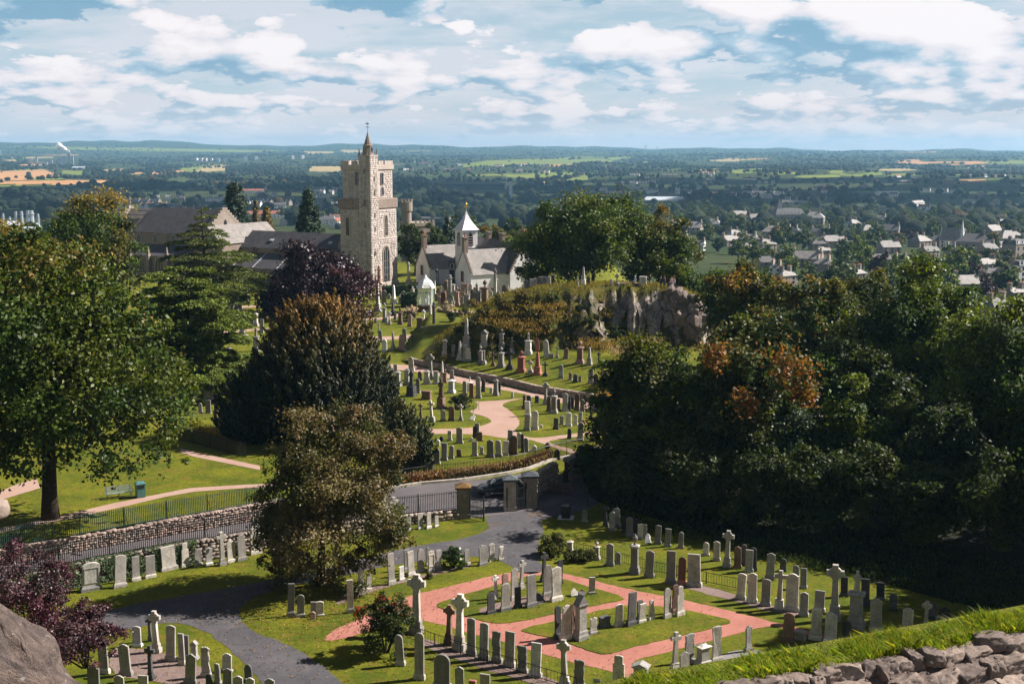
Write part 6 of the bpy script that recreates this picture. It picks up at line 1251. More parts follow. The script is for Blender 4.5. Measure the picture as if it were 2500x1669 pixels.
CBX = [(-40, 1386, 1.0), (74, 1366, 1.0), (208, 1343, .95), (328, 1322, .9), (447, 1301, .85), (536, 1286, .8), (626, 1270, .75), (690, 1258, .7)]
CBP = [P(x, y, z) for x, y, z in CBX]
zsheet('lane', [Vector((p.x, p.y + .4, z)) for p, z in zip(IVP, (1.0, 1.0, .95, .9, .85, .75, .65, .45, .25, .12, .05))], [p + Vector((0, .2, 0)) for p in CBP] + [P(830, 1222, .4), P(930, 1200, .2), P(1027, 1183, .06), P(1098, 1177, .05)], 'lane_asphalt', 'narrow asphalt lane between the railings')
sheet('road', fr('P', (900, 1260), (1010, 1270), (1060, 1276), (1122, 1266), (1180, 1262), (1250, 1252), (1330, 1240), (1400, 1215), (1470, 1170), (1440, 1140), (1370, 1160), (1290, 1152), (1204, 1168), (1098, 1177), (1000, 1186), (900, 1205)), .022, 'lane_asphalt', label='pale road behind the gate where the car stands', wob=.0)
rubble_wall('cobble_wall', 'cobbled retaining wall between lane and park lawn', CBP, [1.05, 1.1, 1.15, 1.15, 1.2, 1.25, 1.3, 1.3], .4, .30, .19, 'cobble', 6, singles=(.45, 1))
def park():
    xs = np.linspace(-62, -10, 90); wx = np.array([p.x for p in CBP]); wy = np.array([p.y for p in CBP]); vs_ = np.concatenate([[0, .3], np.linspace(1, 60, 60)])
    X, Vv = np.meshgrid(xs, vs_); Y = np.interp(X, wx, wy) + .33 + Vv
    Z = 2.03 * (1 - sm(-20.5, -14, X)) * (1 - sm(118, 142, Y)) - .06; n = len(xs)
    V = np.stack([X, Y, Z], -1).reshape(-1, 3); i = np.arange(len(vs_) - 1)[:, None] * n + np.arange(n - 1)[None]
    tag(npmesh('park_lawn', V, np.stack([i, i + 1, i + n + 1, i + n], -1).reshape(-1, 4), MATS['lawn']), 'sloping park lawn behind the upper railing', kind='structure')
park()
def strip(name, fr_, a, b, z, mat, label):
    """path between two outlines given as frame pixels at height z"""
    zsheet(name, [P(*fp(fr_, x, y), z) for x, y in a], [P(*fp(fr_, x, y), z) for x, y in b], mat, label)
strip('park_path', 'D', ((-200, 1040), (150, 975), (400, 930), (700, 862), (1000, 795), (1350, 712), (1600, 668), (2000, 640), (2400, 625)), ((-200, 1000), (150, 940), (380, 890), (600, 842), (900, 770), (1300, 690), (1550, 640), (2000, 612), (2400, 598)), 1.985, 'pink_path', 'pale path past the park bench')
strip('park_path', 'D', ((-100, 780), (0, 740), (160, 690), (330, 640)), ((-100, 700), (0, 668), (120, 615), (300, 560)), 1.985, 'pink_path', 'pale path behind the sycamore trunk')
strip('park_path', 'D', ((1480, 350), (1600, 385), (1850, 435), (2130, 492)), ((1480, 315), (1600, 348), (1850, 398), (2130, 458)), 1.985, 'pink_path', 'pale path climbing behind the dark yew')
railing('park_railing', 'green-black railing along the top of the cobbled wall', [p + Vector((.0, .5, 1.12 + .02 * i)) for i, p in enumerate(CBP)], 1.5, .14, 'green_iron', rails=(.08, .84), post=3.0, stay=True)
railing('border_railing', 'short railing in front of orange border flowers behind the sycamore', [P(430, 1072, 1.93), P(500, 1090, 1.93), P(600, 1118, 1.93)], 1.5, .14, rails=(.1, .85))
MR = [P(930, 1194), P(1027, 1179), P(1125, 1171), P(1240, 1154), P(1290, 1143), P(1345, 1122), P(1440, 1104)]
railing('churchyard_railing', 'tall black railing round the middle lawn beyond the gate', MR, 1.72, .15, rails=(.09, .9), post=2.8, stay=True)
def kerb():
    m = MB(); pts = resample([p + Vector((0, -.35, 0)) for p in MR], .5); rs = []
    for i, p in enumerate(pts):
        d = (pts[min(i + 1, len(pts) - 1)] - pts[max(i - 1, 0)]).normalized(); n = Vector((-d.y, d.x, 0)); rs.append([p - n * .16 + Vector((0, 0, -.1)), p + n * .16 + Vector((0, 0, -.1)), p + n * .16 + Vector((0, 0, .22)), p - n * .14 + Vector((0, 0, .22))])
    m.rings(rs); tag(m.build('kerb', MATS['kerb_stone']), 'pale stone kerb under the middle railing', kind='structure')
kerb()
rubble_wall('retaining_wall', 'low curved stone wall holding up the terrace of graves', [Vector((x, float(wall_y(x)) - .02, 0)) for x in np.linspace(X0T - .6, 40, 60)], [.75, WALL_H, WALL_H], .5, .42, .22, 'rubble', 7, singles=(.0, .0))
railing('near_railing', 'thin low railing in front of the near row of stones', [P(*fp('G', x, y)) for x, y in ((540, 1185), (790, 1275), (1090, 1372), (1340, 1452), (1640, 1545), (1900, 1625))], .82, .22, rails=(.15, .95), post=2.0, bar=.009)
railing('shade_railing', 'thin low railing through the shaded graves', [P(*fp('H', x, y)) for x, y in ((265, 482), (460, 530), (760, 592), (950, 645), (1150, 698), (1330, 728), (1530, 775), (1800, 830))], .82, .2, rails=(.15, .97), post=2.2, bar=.009)
# ------------------------------------------------------------------ gate
def pier(label, x, y, h, w_, capm, moss=False):
    p = P(x, y, 0); t = thing('gate_pier', label, 'gate pier', (p.x, p.y + w_ / 2, 0), R(4), 'gate piers'); m = MB()
    m.frus(0, 0, [(-.3, w_ * 1.08, w_ * 1.08), (.35, w_ * 1.08, w_ * 1.08), (.42, w_, w_), (h * .84, w_ * .97, w_ * .97)]); m.build('shaft', MATS['sandstone'], t)
    c = MB(); c.frus(0, 0, [(h * .835, w_ * 1.05, w_ * 1.05), (h * .86, w_ * 1.32, w_ * 1.32), (h * .9, w_ * 1.32, w_ * 1.32), (h * .94, w_ * .8, w_ * .8), (h * .97, w_ * .42, w_ * .42), (h, w_ * .14, w_ * .14)]); c.build('cap', MATS[capm], t)
stone('moss_cap', (.26, .15, .05), .5, (.35, .2, .04)); stone('slate_cap', (.11, .13, .15), .4, (.2, .2, .2))
pier('sandstone gate pier with orange lichened cap, nearest the railing', 1130, 1266, 2.95, 1.0, 'moss_cap')
pier('middle gate pier with pointed grey cap in front of the car', 1245, 1248, 3.05, 1.0, 'slate_cap')
pier('broad gate pier with blue-grey cap beside the rubble wall', 1294, 1240, 3.1, 1.1, 'slate_cap')
def gate(label, a, b, h):
    a, b = P(*a), P(*b); t = thing('iron_gate', label, 'gate', a, math.atan2(b.y - a.y, b.x - a.x), 'iron gates'); L = (b - a).length; m = MB()
    for i in range(int(L / .14) + 1): x = min(i * .14, L); m.frus(x, 0, [(.1, .03, .03), (h - .15 - .25 * math.sin(math.pi * min(x / L, 1)), .03, .03), (h - .25 * math.sin(math.pi * min(x / L, 1)), .004, .004)])
    tag(m.build('bars', MATS['iron'], t), kind='stuff')
    for z in (.2, .95, 1.08, h - .4): r_ = MB(); r_.box(0, L, -.025, .025, z, z + .05); r_.build('rail', MATS['iron'], t)
    for x in (0, L): r_ = MB(); r_.box(x - .05, x + .05, -.05, .05, -.02, h); r_.build('stile', MATS['iron'], t)
gate('open iron gate leaf hung on the lichened pier', (1147, 1264), (1181, 1272), 2.1)
gate('narrow iron gate between the two grey piers', (1262, 1247), (1284, 1242), 2.3)
gate('iron gate leaf standing open behind the middle pier', (1238, 1248), (1252, 1225), 2.1)
rubble_wall('gate_wall', 'sunlit rubble wall with upright coping behind the broad pier', [P(1311, 1226), P(1318, 1208), P(1340, 1196), P(1362, 1186)], [1.75, 1.8, 1.9, 2.0], .5, .36, .24, 'rubble', 8, cope=.32)
rubble_wall('far_gate_wall', 'second rubble wall with mossy coping by the dark trees', [P(1388, 1178), P(1412, 1166), P(1445, 1152), P(1490, 1140)], [2.0, 2.0, 2.0, 1.9], .5, .36, .24, 'rubble', 9, cope=.32)
railing('side_gate', 'low iron gate between the two rubble walls', [P(1364, 1184), P(1387, 1177)], 1.3, .14, rails=(.1, .6, .9), post=5, cat='gate')
# ------------------------------------------------------------------ car
def car():
    p = P(1222, 1213, .02); t = thing('car', 'dark blue hatchback car driving past behind the gate piers', 'car', (p.x, p.y + .85, .024), R(180 + 7)); Wd = .86
    # side profile from nose (+x) ... section half widths
    prof = [(-2.02, .45, .78), (-1.98, .38, .98), (-1.75, .32, 1.12), (-1.2, .30, 1.06), (-.3, .28, 1.0), (.6, .28, .98), (1.15, .30, .95), (1.65, .32, .84), (1.95, .36, .68), (2.05, .42, .58)]
    m = MB(); rs = []
    for x, zb, zt in prof:
        k = 1 - .16 * max(0, (abs(x) - 1.3) / .75) ** 2; w_ = Wd * k; rs.append([(x, -w_ * .96, zb), (x, -w_, zb + .12), (x, -w_ * 1.0, (zb + zt) / 2 + .05), (x, -w_ * .93, zt - .03), (x, -w_ * .8, zt), (x, w_ * .8, zt), (x, w_ * .93, zt - .03), (x, w_, (zb + zt) / 2 + .05), (x, w_, zb + .12), (x, w_ * .96, zb)])
    m.rings(rs); bd = m.build('body', MATS['car_paint'], t, True)
    g = MB(); gp = [(-1.9, 1.0, 1.02), (-1.55, 1.0, 1.38), (-.9, 1.0, 1.48), (-.1, .98, 1.49), (.45, .97, 1.36), (1.15, .94, .96)]
    g.rings([[(x, -.76 + .12 * (zt - zb) / .5 * 0, zb), (x, -.70 + .13 * (zt - zb), zt - .02), (x, -.5, zt), (x, .5, zt), (x, .70 - .13 * (zt - zb), zt - .02), (x, .76, zb)] for x, zb, zt in gp]); g.build('windows', MATS['car_glass'], t, True)
    r_ = MB(); r_.rings([[(x, -.52, z), (x, .52, z), (x, .5, z + .03), (x, -.5, z + .03)] for x, z in ((-1.6, 1.36), (-.9, 1.475), (-.1, 1.485), (.42, 1.36))]); r_.build('roof', MATS['car_paint'], t, True)
    for y in (-1, 1):
        for x0, x1, z0, z1 in ((1.12, .42, .97, 1.36), (-.35, -.4, 1.0, 1.47), (-1.45, -1.5, 1.02, 1.36)):
            q = MB(); q.tube([(x0, y * .745, z0), (x1, y * .64, z1)], .035, 5); q.build('window_pillar', MATS['car_paint'], t)
        q = MB(); q.box(-1.2, 1.2, y * .86 - .02, y * .86 + .02, .34, .40); q.build('sill_trim', MATS['chrome'], t)
        q = MB(); q.rings([[(1.82, y * .62, .70), (1.62, y * .80, .72), (1.66, y * .79, .80), (1.80, y * .60, .77)], [(1.86, y * .63, .70), (1.66, y * .83, .72), (1.68, y * .82, .81), (1.84, y * .62, .78)]]); q.build('headlight', MATS['lamp_glass'], t)
        q = MB(); q.cbox((.72, y * .93, .98), .16, .2, .13); q.build('door_mirror', MATS['car_paint'], t)
        for x in (1.28, -1.28):
            wv = bpy.data.objects.new('wheel', None); col.objects.link(wv); wv.parent = t; wv.location = (x, y * .78, .32); wv.rotation_euler = (R(90), 0, 0)
            q = MB(); q.lathe(0, 0, [(.2, -.1), (.3, -.11), (.32, -.06), (.32, .06), (.3, .11), (.2, .1)], 20); q.build('tyre', MATS['tyre'], wv, True)
            q = MB(); q.lathe(0, 0, [(.21, -.09), (.205, -.112), (.17, -.095), (.06, -.10), (.03, -.11), (.03, .11), (.06, .10), (.17, .095), (.205, .112), (.21, .09)], 18)
            for s in range(7):
                for zz in (-1, 1): q.tube([(.05 * math.cos(s * .9), .05 * math.sin(s * .9), .108 * zz), (.19 * math.cos(s * .9 + .15), .19 * math.sin(s * .9 + .15), .108 * zz)], .018, 4)
            q.build('rim', MATS['alloy'], wv)
car()
# ------------------------------------------------------------------ benches and bins
def wood_bench():
    p = P(1368, 1207, .02); t = thing('park_bench', 'dark wooden slatted bench against the rubble wall', 'bench', p, R(-6)); L = 2.1; wd = MATS['wood_dark']
    for x in (-L / 2 + .05, 0, L / 2 - .05):
        for y, h in ((-.25, .62 if x else .42), (.25, .9)): m = MB(); m.box(x - .04, x + .04, y - .04, y + .04, -.04, h); m.build('leg', wd, t)
    for i in range(4): m = MB(); m.box(-L / 2, L / 2, -.26 + i * .13, -.16 + i * .13, .42, .46); m.build('seat_slat', wd, t)
    for z in (.5, .88): m = MB(); m.box(-L / 2, L / 2, .24, .30, z, z + .07); m.build('back_rail', wd, t)
    for i in range(15): x = -L / 2 + .1 + i * (L - .2) / 14; m = MB(); m.box(x - .03, x + .03, .25, .29, .56, .89); m.build('back_slat', wd, t)
    for s in (-1, 1): m = MB(); m.box(s * (L / 2 - .05) - .04, s * (L / 2 - .05) + .04, -.3, .27, .62, .67); m.build('armrest', wd, t)
wood_bench()
def metal_bench():
    p = P(291, 1214, 1.985); t = thing('park_bench', 'pale metal slatted bench on the park path', 'bench', p, R(27)); L = 2.1; s_ = MATS['steel_seat']
    for i in range(7): m = MB(); m.box(-L / 2, L / 2, -.25 + i * .07, -.20 + i * .07, .43, .45); m.build('seat_slat', s_, t)
    for i in range(8): m = MB(); m.box(-L / 2, L / 2, .28 + i * .014, .30 + i * .014, .5 + i * .055, .535 + i * .055); m.build('back_slat', s_, t)
    for x in (-L / 2 + .12, 0, L / 2 - .12):
        m = MB(); m.tube([(x, -.25, -.03), (x, -.25, .42), (x, .27, .42), (x, .40, .95)], .025, 6); m.tube([(x, .22, -.03), (x, .27, .42)], .025, 6); m.build('leg', MATS['green_iron'], t)
    for x in (-L / 2 + .02, L / 2 - .02): m = MB(); m.tube([(x, -.22, .43), (x, -.24, .66), (x, .33, .66)], .02, 6); m.build('armrest', MATS['green_iron'], t)
metal_bench()
def bin_(label, p, rz, w_, h, mat, base=False):
    t = thing('litter_bin', label, 'bin', p, rz); m = MB(); m.frus(0, 0, [(-.03, w_ * .94, w_ * .94), (h * .86, w_, w_)]); m.build('bin_body', MATS[mat], t)
    m = MB(); m.frus(0, 0, [(h * .855, w_ * 1.06, w_ * 1.06), (h * .92, w_ * 1.06, w_ * 1.06), (h, w_ * .7, w_ * .7)]); m.build('lid', MATS[mat], t)
    m = MB(); m.box(-w_ * .36, w_ * .36, -w_ * .53, -w_ * .495, h * .62, h * .80); m.build('opening', MATS['glass_dark'], t)
    m = MB(); m.box(-w_ * .42, w_ * .42, -w_ * .515, -w_ * .48, h * .06, h * .56); m.build('door_panel', MATS['bin_green' if mat == 'bin_green' else 'iron'], t)
    if base: m = MB(); m.box(-w_ * .9, w_ * .9, -w_ * .8, w_ * .8, -.05, .03); m.build('slab_base', MATS['concrete'], t)
bin_('square green litter bin next to the metal bench', P(343, 1212, 1.985), R(28), .72, 1.25, 'bin_green')
bin_('black litter bin on a pale slab near the gate', P(1382, 1263, 0), R(-8), .72, 1.05, 'bin_black', True)
def post(label, p, h, name='marker_post'):
    m = MB(); m.tube([(0, 0, -.2), (0, 0, h)], .035, 6); m.lathe(0, 0, [(.05, h - .05), (.07, h), (.05, h + .08), (.01, h + .1)], 6); o = m.build(name, MATS['iron'], None, loc=p); tag(o, label, 'post')
post('thin black post at the edge of the gravel near the bench', P(1434, 1236), 1.9)
post('small post standing on the road kerb behind the broad pier', P(1316, 1168), 1.0)
# chained posts by the mound lawn
def chain_fence():
    a, b, c = P(*fp('C', 815, 560)), P(*fp('C', 868, 530)), P(*fp('C', 800, 470)); t = thing('chain_fence', 'small chain fence on iron posts beside the mound lawn', 'fence', a)
    for q in (a, b, c): m = MB(); m.tube([(0, 0, -.1), (0, 0, .95)], .03, 6); m.build('post', MATS['iron'], t, loc=q - a)
    for q, r_ in ((a, b), (b, c)):
        for z in (.85, .5): m = MB(); m.tube([q - a + (r_ - q) * i / 6 + Vector((0, 0, z - .18 * math.sin(math.pi * i / 6))) for i in range(7)], .012, 4); m.build('chain', MATS['iron'], t)
chain_fence()
def ledger():
    a = P(*fp('A', 790, 1320)); t = thing('ledger_slab', 'large slate ledger slab lying on the grass with dark kerb', 'grave slab', a, R(-52)); m = MB(); m.box(-1.1, 1.1, -2.3, 2.3, -.1, .16); m.build('kerb', MATS['stone_dark'], t); m = MB(); m.box(-.95, .95, -2.15, 2.15, .15, .24); m.build('slab', MATS['stone_grey'], t)
ledger()
# ------------------------------------------------------------------ flowers, ivy, tufts
def tufts(name, label, cat, pts, n, size, pal, seed, hgt=.4, spread=.3, kind='stuff', mat='flower', up=.0, loc=None, upright=True):
    rg = np.random.default_rng(seed); P_ = np.array([tuple(p) for p in pts]); i = rg.integers(len(P_), size=n); p = P_[i] + rg.normal(size=(n, 3)) * np.array([spread, spread, 0]); z = np.abs(rg.random(n)) ** .7 * hgt; p[:, 2] += z + .02
    ax = np.tile(np.array([0, 0, 1.0]), (n, 1)) + rg.normal(size=(n, 3)) * .3
    nr = rg.normal(size=(n, 3)) * (np.array([1, 1, .2]) if upright else np.array([1, 1, 1])) + np.array([0, 0, up])
    V, Q = cards(rg, p, nr, np.full(n, size), np.full(n, size * (.35 if upright else .8)), ax if upright else None)
    pl = np.array(pal); c = pl[np.clip((rg.random(n) * .6 + z / hgt * .6) * len(pl), 0, len(pl) - 1).astype(int)] * rg.uniform(.7, 1.3, (n, 1))
    o = npmesh(name, V, Q, MATS[mat], None, c); return tag(o, label, cat, kind=kind)
bp = [p + Vector((0, d, 0)) for p in resample(MR[:-1], .3) for d in (.4, .9, 1.4)]
tufts('border_flowers', 'border of grasses and flowers behind the middle railing', 'flowers', bp, 5200, .30, [(.05, .06, .012), (.09, .08, .02), (.22, .13, .08), (.32, .20, .13)], 1, .75, .25)
tufts('orange_flowers', 'orange flowers in the border by the kerb', 'flowers', [p for p in bp if p.x < -6.5] , 1300, .16, [(.06, .07, .012), (.42, .14, .01), (.5, .17, .012)], 2, .6, .25, upright=False)
tufts('border_flowers', 'orange border flowers behind the railing past the sycamore', 'flowers', [P(x, y, 1.88) for x, y in ((475, 1050), (500, 1056), (530, 1064), (560, 1072), (585, 1078))], 900, .22, [(.12, .06, .012), (.35, .13, .015), (.42, .2, .03)], 3, .7, .5)
tufts('fireweed', 'pink seeding fireweed at the foot of the crag', 'plants', [G(x, y) for x, y in ((1530, 880), (1550, 870), (1570, 862), (1590, 858), (1510, 872), (1540, 850), (1600, 850))], 2600, .26, [(.06, .07, .015), (.20, .12, .09), (.42, .27, .23)], 4, 1.5, .9)
tufts('dry_grass', 'tall dry grass clumps on the slope under the crag', 'grass', [G(x, y) for x, y in ((1450, 850), (1465, 845), (1440, 838), (1480, 855), (1330, 790), (1350, 775), (1320, 760), (1345, 755), (1290, 800), (1300, 815), (1240, 800), (1260, 790), (1270, 810), (1225, 770), (1200, 790))], 5200, .34, [(.06, .06, .012), (.16, .12, .03), (.28, .17, .06)], 5, .9, 1.3, mat='grass_blade')
def flank():
    rg = np.random.default_rng(6); pts = []
    while len(pts) < 900:
        x = rg.uniform(-11, 27); y = rg.uniform(158, 181)
        if float(crag(x, y)) > float(terrace(x, y)) + .3: pts.append(Vector((x, y, float(crag(x, y)) - .1)))
    tufts('rough_grass', 'rough grass and bramble over the crag flank', 'grass', pts, 15000, .30, [(.040, .050, .009), (.075, .078, .014), (.13, .11, .02), (.21, .155, .03)], 7, .45, .4, mat='grass_blade')
flank()
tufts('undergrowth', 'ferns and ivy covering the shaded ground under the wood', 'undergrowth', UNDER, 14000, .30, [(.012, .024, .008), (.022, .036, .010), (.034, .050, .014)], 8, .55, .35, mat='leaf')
for k, (fx, fy) in enumerate(((1000, 795), (930, 805), (560, 640), (610, 935), (1245, 945))): pass
def ivy():
    rg = np.random.default_rng(9); pts = resample([Vector((p.x, p.y, h)) for p, (_, _, h) in zip(IVP, IV)], .1); N = [i for i, p in enumerate(pts) if proj(p)[0] < 480]; n = 9000
    i = rg.choice(N, n); b = np.array([tuple(pts[k]) for k in i]); u = rg.random(n); top = rg.random(n) < .3
    b[:, 2] = np.where(top, b[:, 2] + rg.random(n) * .1, b[:, 2] * u); b[:, 1] += np.where(top, rg.random(n) * .45, -.08 - rg.random(n) * .12)
    keep = (vnoise(b, .7, 3) > -.45); b = b[keep]; n = len(b); nr = rg.normal(size=(n, 3)) * .5 + np.array([0, -.8, .5])
    V, Q = cards(rg, b, nr, np.full(n, .15), np.full(n, .13)); tag(npmesh('ivy', V, Q, MATS['leaf_gloss'], None, np.array([(.11, .15, .085)]) * rg.uniform(.6, 1.6, (n, 1))), 'glossy ivy spilling over the boundary wall', 'ivy', kind='stuff')
ivy()
# ------------------------------------------------------------------ people and stones on the crag
def top_at(x, off=1.6):
    """a place on the crag top under frame column x"""
    Y = 173.0
    for _ in range(6): X = (x - 1250) / F * Y; Y = float(np.interp(X, CX, CF)) + off
    return Vector((X, Y, float(crag(X, Y)) + .03))
def person_mat(name, shoe, legs, top_, skin, hair, cuts):
    t = newmat(name); z = t.n('SeparateXYZ', None, Vector=t.n('TexCoord', 3)).outputs[2]; a, b, c, d = cuts
    n = t.noise(t.n('TexCoord', 3), 9, 3)
    cc = t.ramp(t.math('DIVIDE', z, 2.0), (0, shoe), (a / 2, legs), (b / 2, top_), (c / 2, skin), (d / 2, hair), interp='CONSTANT')
    setb(t, t.mix(t.ramp(n, (.4, 0), (.7, .35)), cc, (.01, .01, .012)), .8, .2)
def person(label, x, h, rz, cols, sit=False, crouch=False, off=1.6, bag=None, arm=0):
    p = top_at(x, off); t = thing('person', label, 'person', p, rz, 'visitors on the crag'); s = h / 1.72
    cuts = (.09, .92, 1.44, 1.60) if not (sit or crouch) else (.09, .50, .95, 1.10)
    mn = 'clothes_%d' % len(MATS); person_mat(mn, *cols, [c * s for c in cuts])
    if sit: J = [(0, 0, .52), (0, .02, .72), (0, .0, .92), (0, -.02, 1.02), (0, -.03, 1.15), (0, -.04, 1.24)]
    elif crouch: J = [(0, .05, .52), (0, 0, .72), (0, -.08, .92), (0, -.12, 1.02), (0, -.15, 1.15), (0, -.16, 1.24)]
    else: J = [(0, 0, .93), (0, 0, 1.15), (0, 0, 1.38), (0, -.01, 1.48), (0, -.02, 1.60), (0, -.02, 1.70)]
    V = list(J); E = [(i, i + 1) for i in range(5)]; Rr = [.15, .14, .15, .06, .10, .07]
    def chain(root, pts, rr):
        a = root
        for q, r_ in zip(pts, rr): V.append(q); Rr.append(r_); E.append((a, len(V) - 1)); a = len(V) - 1
    sh = J[2]
    for sd_ in (-1, 1):
        hip = J[0]
        if sit: chain(0, [(sd_ * .11, -.12, hip[2]), (sd_ * .13, -.42, hip[2] + .02), (sd_ * .13, -.45, .08), (sd_ * .13, -.58, .05)], (.10, .075, .05, .045))
        elif crouch: chain(0, [(sd_ * .11, -.05, hip[2] - .05), (sd_ * .15, -.30, .50), (sd_ * .13, -.08, .08), (sd_ * .14, -.2, .05)], (.10, .075, .05, .045))
        else: chain(0, [(sd_ * .10, .0, .82), (sd_ * .11, -.02 * sd_, .48), (sd_ * .12, .05 * sd_, .09), (sd_ * .13, .05 * sd_ - .13, .05)], (.105, .075, .052, .045))
        el_ = (sd_ * .26, -.02, sh[2] - .28); ha = (sd_ * .2, -.22, sh[2] - .42)
        if arm == 1 and sd_ == 1: el_ = (.24, -.18, sh[2] - .2); ha = (.1, -.32, sh[2] + .02)
        if arm == 0 and not sit: ha = (sd_ * .25, -.05, sh[2] - .54)
        chain(2, [(sd_ * .19, 0, sh[2] + .02), el_, ha, (ha[0], ha[1] - .03, ha[2] - .07)], (.065, .05, .035, .035))
    bm = bmesh.new(); ly = bm.verts.layers.skin.verify(); vv = []
    for k, (q, r_) in enumerate(zip(V, Rr)):
        v = bm.verts.new(Vector(q) * s); v[ly].radius = (r_ * s, r_ * s * (.72 if k in (1, 2) else 1)); v[ly].use_root = (k == 0); vv.append(v)
    for a, b in E: bm.edges.new((vv[a], vv[b]))
    me = bpy.data.meshes.new('body'); bm.to_mesh(me); bm.free(); me.materials.append(MATS[mn]); o = bpy.data.objects.new('body', me); col.objects.link(o); o.parent = t
    o.modifiers.new('skin', 'SKIN').use_smooth_shade = True; o.modifiers.new('smooth', 'SUBSURF').render_levels = 1
    hd = MB(); hz_ = J[5]; hd.lathe(0, 0, [(.05, -.10), (.095, -.06), (.112, .02), (.09, .085), (.03, .12)], 10); hd.v = [((v[0] + hz_[0]) * s, (v[1] + hz_[1] + .025) * s, (v[2] + hz_[2]) * s) for v in hd.v]
    nm = 'hair_%d' % len(MATS); plain(nm, cols[4], .7); hd.build('hair', MATS[nm], t, True)
    if bag: m = MB(); m.frus(0, .2 * s, [(J[1][2] * s - .1, .3, .16), (J[2][2] * s, .28, .14)]); m.build('rucksack', MATS[bag], t)
    return t
SK = (.42, .25, .18); BK = (.012, .012, .016)
person('person in navy jacket standing before the dark tree on the crag', 1351, 1.75, R(10), (BK, (.015, .02, .04), (.02, .03, .07), SK, (.02, .014, .01)), off=3.0)
person('person in black clothes half hidden beside the dark tree on the crag', 1388, 1.7, R(160), (BK, BK, (.015, .015, .02), SK, (.02, .014, .01)), off=5.0)
person('seated person with white hair and pale blue shirt on the crag', 1552, 1.7, R(-60), (BK, (.03, .04, .07), (.42, .48, .58), SK, (.6, .6, .6)), sit=True, off=2.6)
person('person in dark coat and beige trousers beside the square stone on the crag', 1589, 1.78, R(-100), (BK, (.24, .19, .14), (.015, .018, .025), SK, (.03, .02, .015)), off=2.2, arm=1)
person('person in black jacket with rucksack, first of the group near the cliff edge', 1615, 1.68, R(60), (BK, (.03, .035, .05), (.02, .022, .03), SK, (.02, .015, .01)), off=1.8, bag='bin_black')
person('person in grey top and jeans turned towards the group on the crag', 1624, 1.7, R(-40), (BK, (.03, .06, .14), (.12, .11, .11), SK, (.10, .05, .03)), off=2.0, arm=1)
person('crouching person in dark blue closest to the cliff edge', 1635, 1.7, R(30), (BK, (.03, .05, .1), (.02, .035, .08), SK, (.03, .02, .015)), crouch=True, off=.8)
person('person with red hair and white top in jeans on the crag', 1646, 1.7, R(-20), (BK, (.05, .10, .2), (.62, .55, .55), SK, (.25, .05, .03)), off=1.4)
person('person in pink top standing behind the red-haired visitor', 1641, 1.66, R(30), (BK, (.03, .05, .1), (.5, .3, .3), SK, (.08, .04, .02)), off=2.4)
def crag_stones():
    def put(k, c, x, h, w_, lab, off=1.8): q = top_at(x, off); grave(k, c, q, h, w_, R(-15), lab, 'stones on the crag', int(x))
    put('X', 'l', 1571, 1.35, 1.0, 'square viewpoint stone beside the visitor in beige trousers', 2.0); put('C', 'g', 1508, 1.7, .7, 'grey celtic cross on the crag top'); put('B', 'w', 1425, 2.6, .6, 'white obelisk before the tree on the crag', 2.5); put('B', 'g', 1410, 1.5, .4, 'small grey obelisk on the crag edge', 1.0); put('R', 'l', 1493, .9, .5, 'low rounded stone beside the crag cross')
    put('R', 'd', 1437, 1.2, .5, 'dark rounded stone behind the white crag obelisk', 3.0)
    for k, x in enumerate((1286, 1298, 1306, 1316, 1322, 1330, 1340)): put('RFKRFRK'[k], 'gllglgl'[k], x, 1.3, .6, ORD[k] + ' stone from the white gable along the crag edge', 4.0)
    q = top_at(1540, 2.2); t = thing('stone_slab', 'long flat pale rock bench below the seated visitor', 'rock', q, R(-8)); m = MB(); m.box(-1.9, 1.9, -.45, .45, -.2, .32); m.jit(.1, 3, 1.2); m.build('slab', MATS['lichen_rock'], t)
crag_stones()
def crag_rocks():
    r_ = random.Random(4)
    for k, (x, y, s) in enumerate(((1642, 716, 1.2), (1658, 722, 1.3), (1672, 735, 1.4), (1688, 745, 1.5), (1700, 762, 1.6), (1706, 790, 1.7), (1690, 812, 1.6), (1668, 775, 1.5), (1712, 775, 1.2), (1655, 748, 1.2), (1632, 728, 1.0), (1720, 800, 1.3))):
        q = G(x, y); bm = bmesh.new(); bmesh.ops.create_icosphere(bm, subdivisions=2, radius=1)
        for v in bm.verts: v.co = Vector((v.co.x * s * .75, v.co.y * s * .7, v.co.z * s * .95)) + noise.noise_vector(v.co * 1.1 + Vector((k * 7, 0, 0))) * .55 * s
        me = bpy.data.meshes.new('crag_boulder'); bm.to_mesh(me); bm.free(); me.materials.append(MATS['lichen_rock']); o = bpy.data.objects.new('crag_boulder', me); col.objects.link(o); o.location = q; o.rotation_euler = (0, 0, r_.uniform(0, 6))
        tag(o, ORD[k] + ' angular boulder from the visitors down the rocky nose of the crag', 'boulder', 'boulders on the nose of the crag')
crag_rocks()
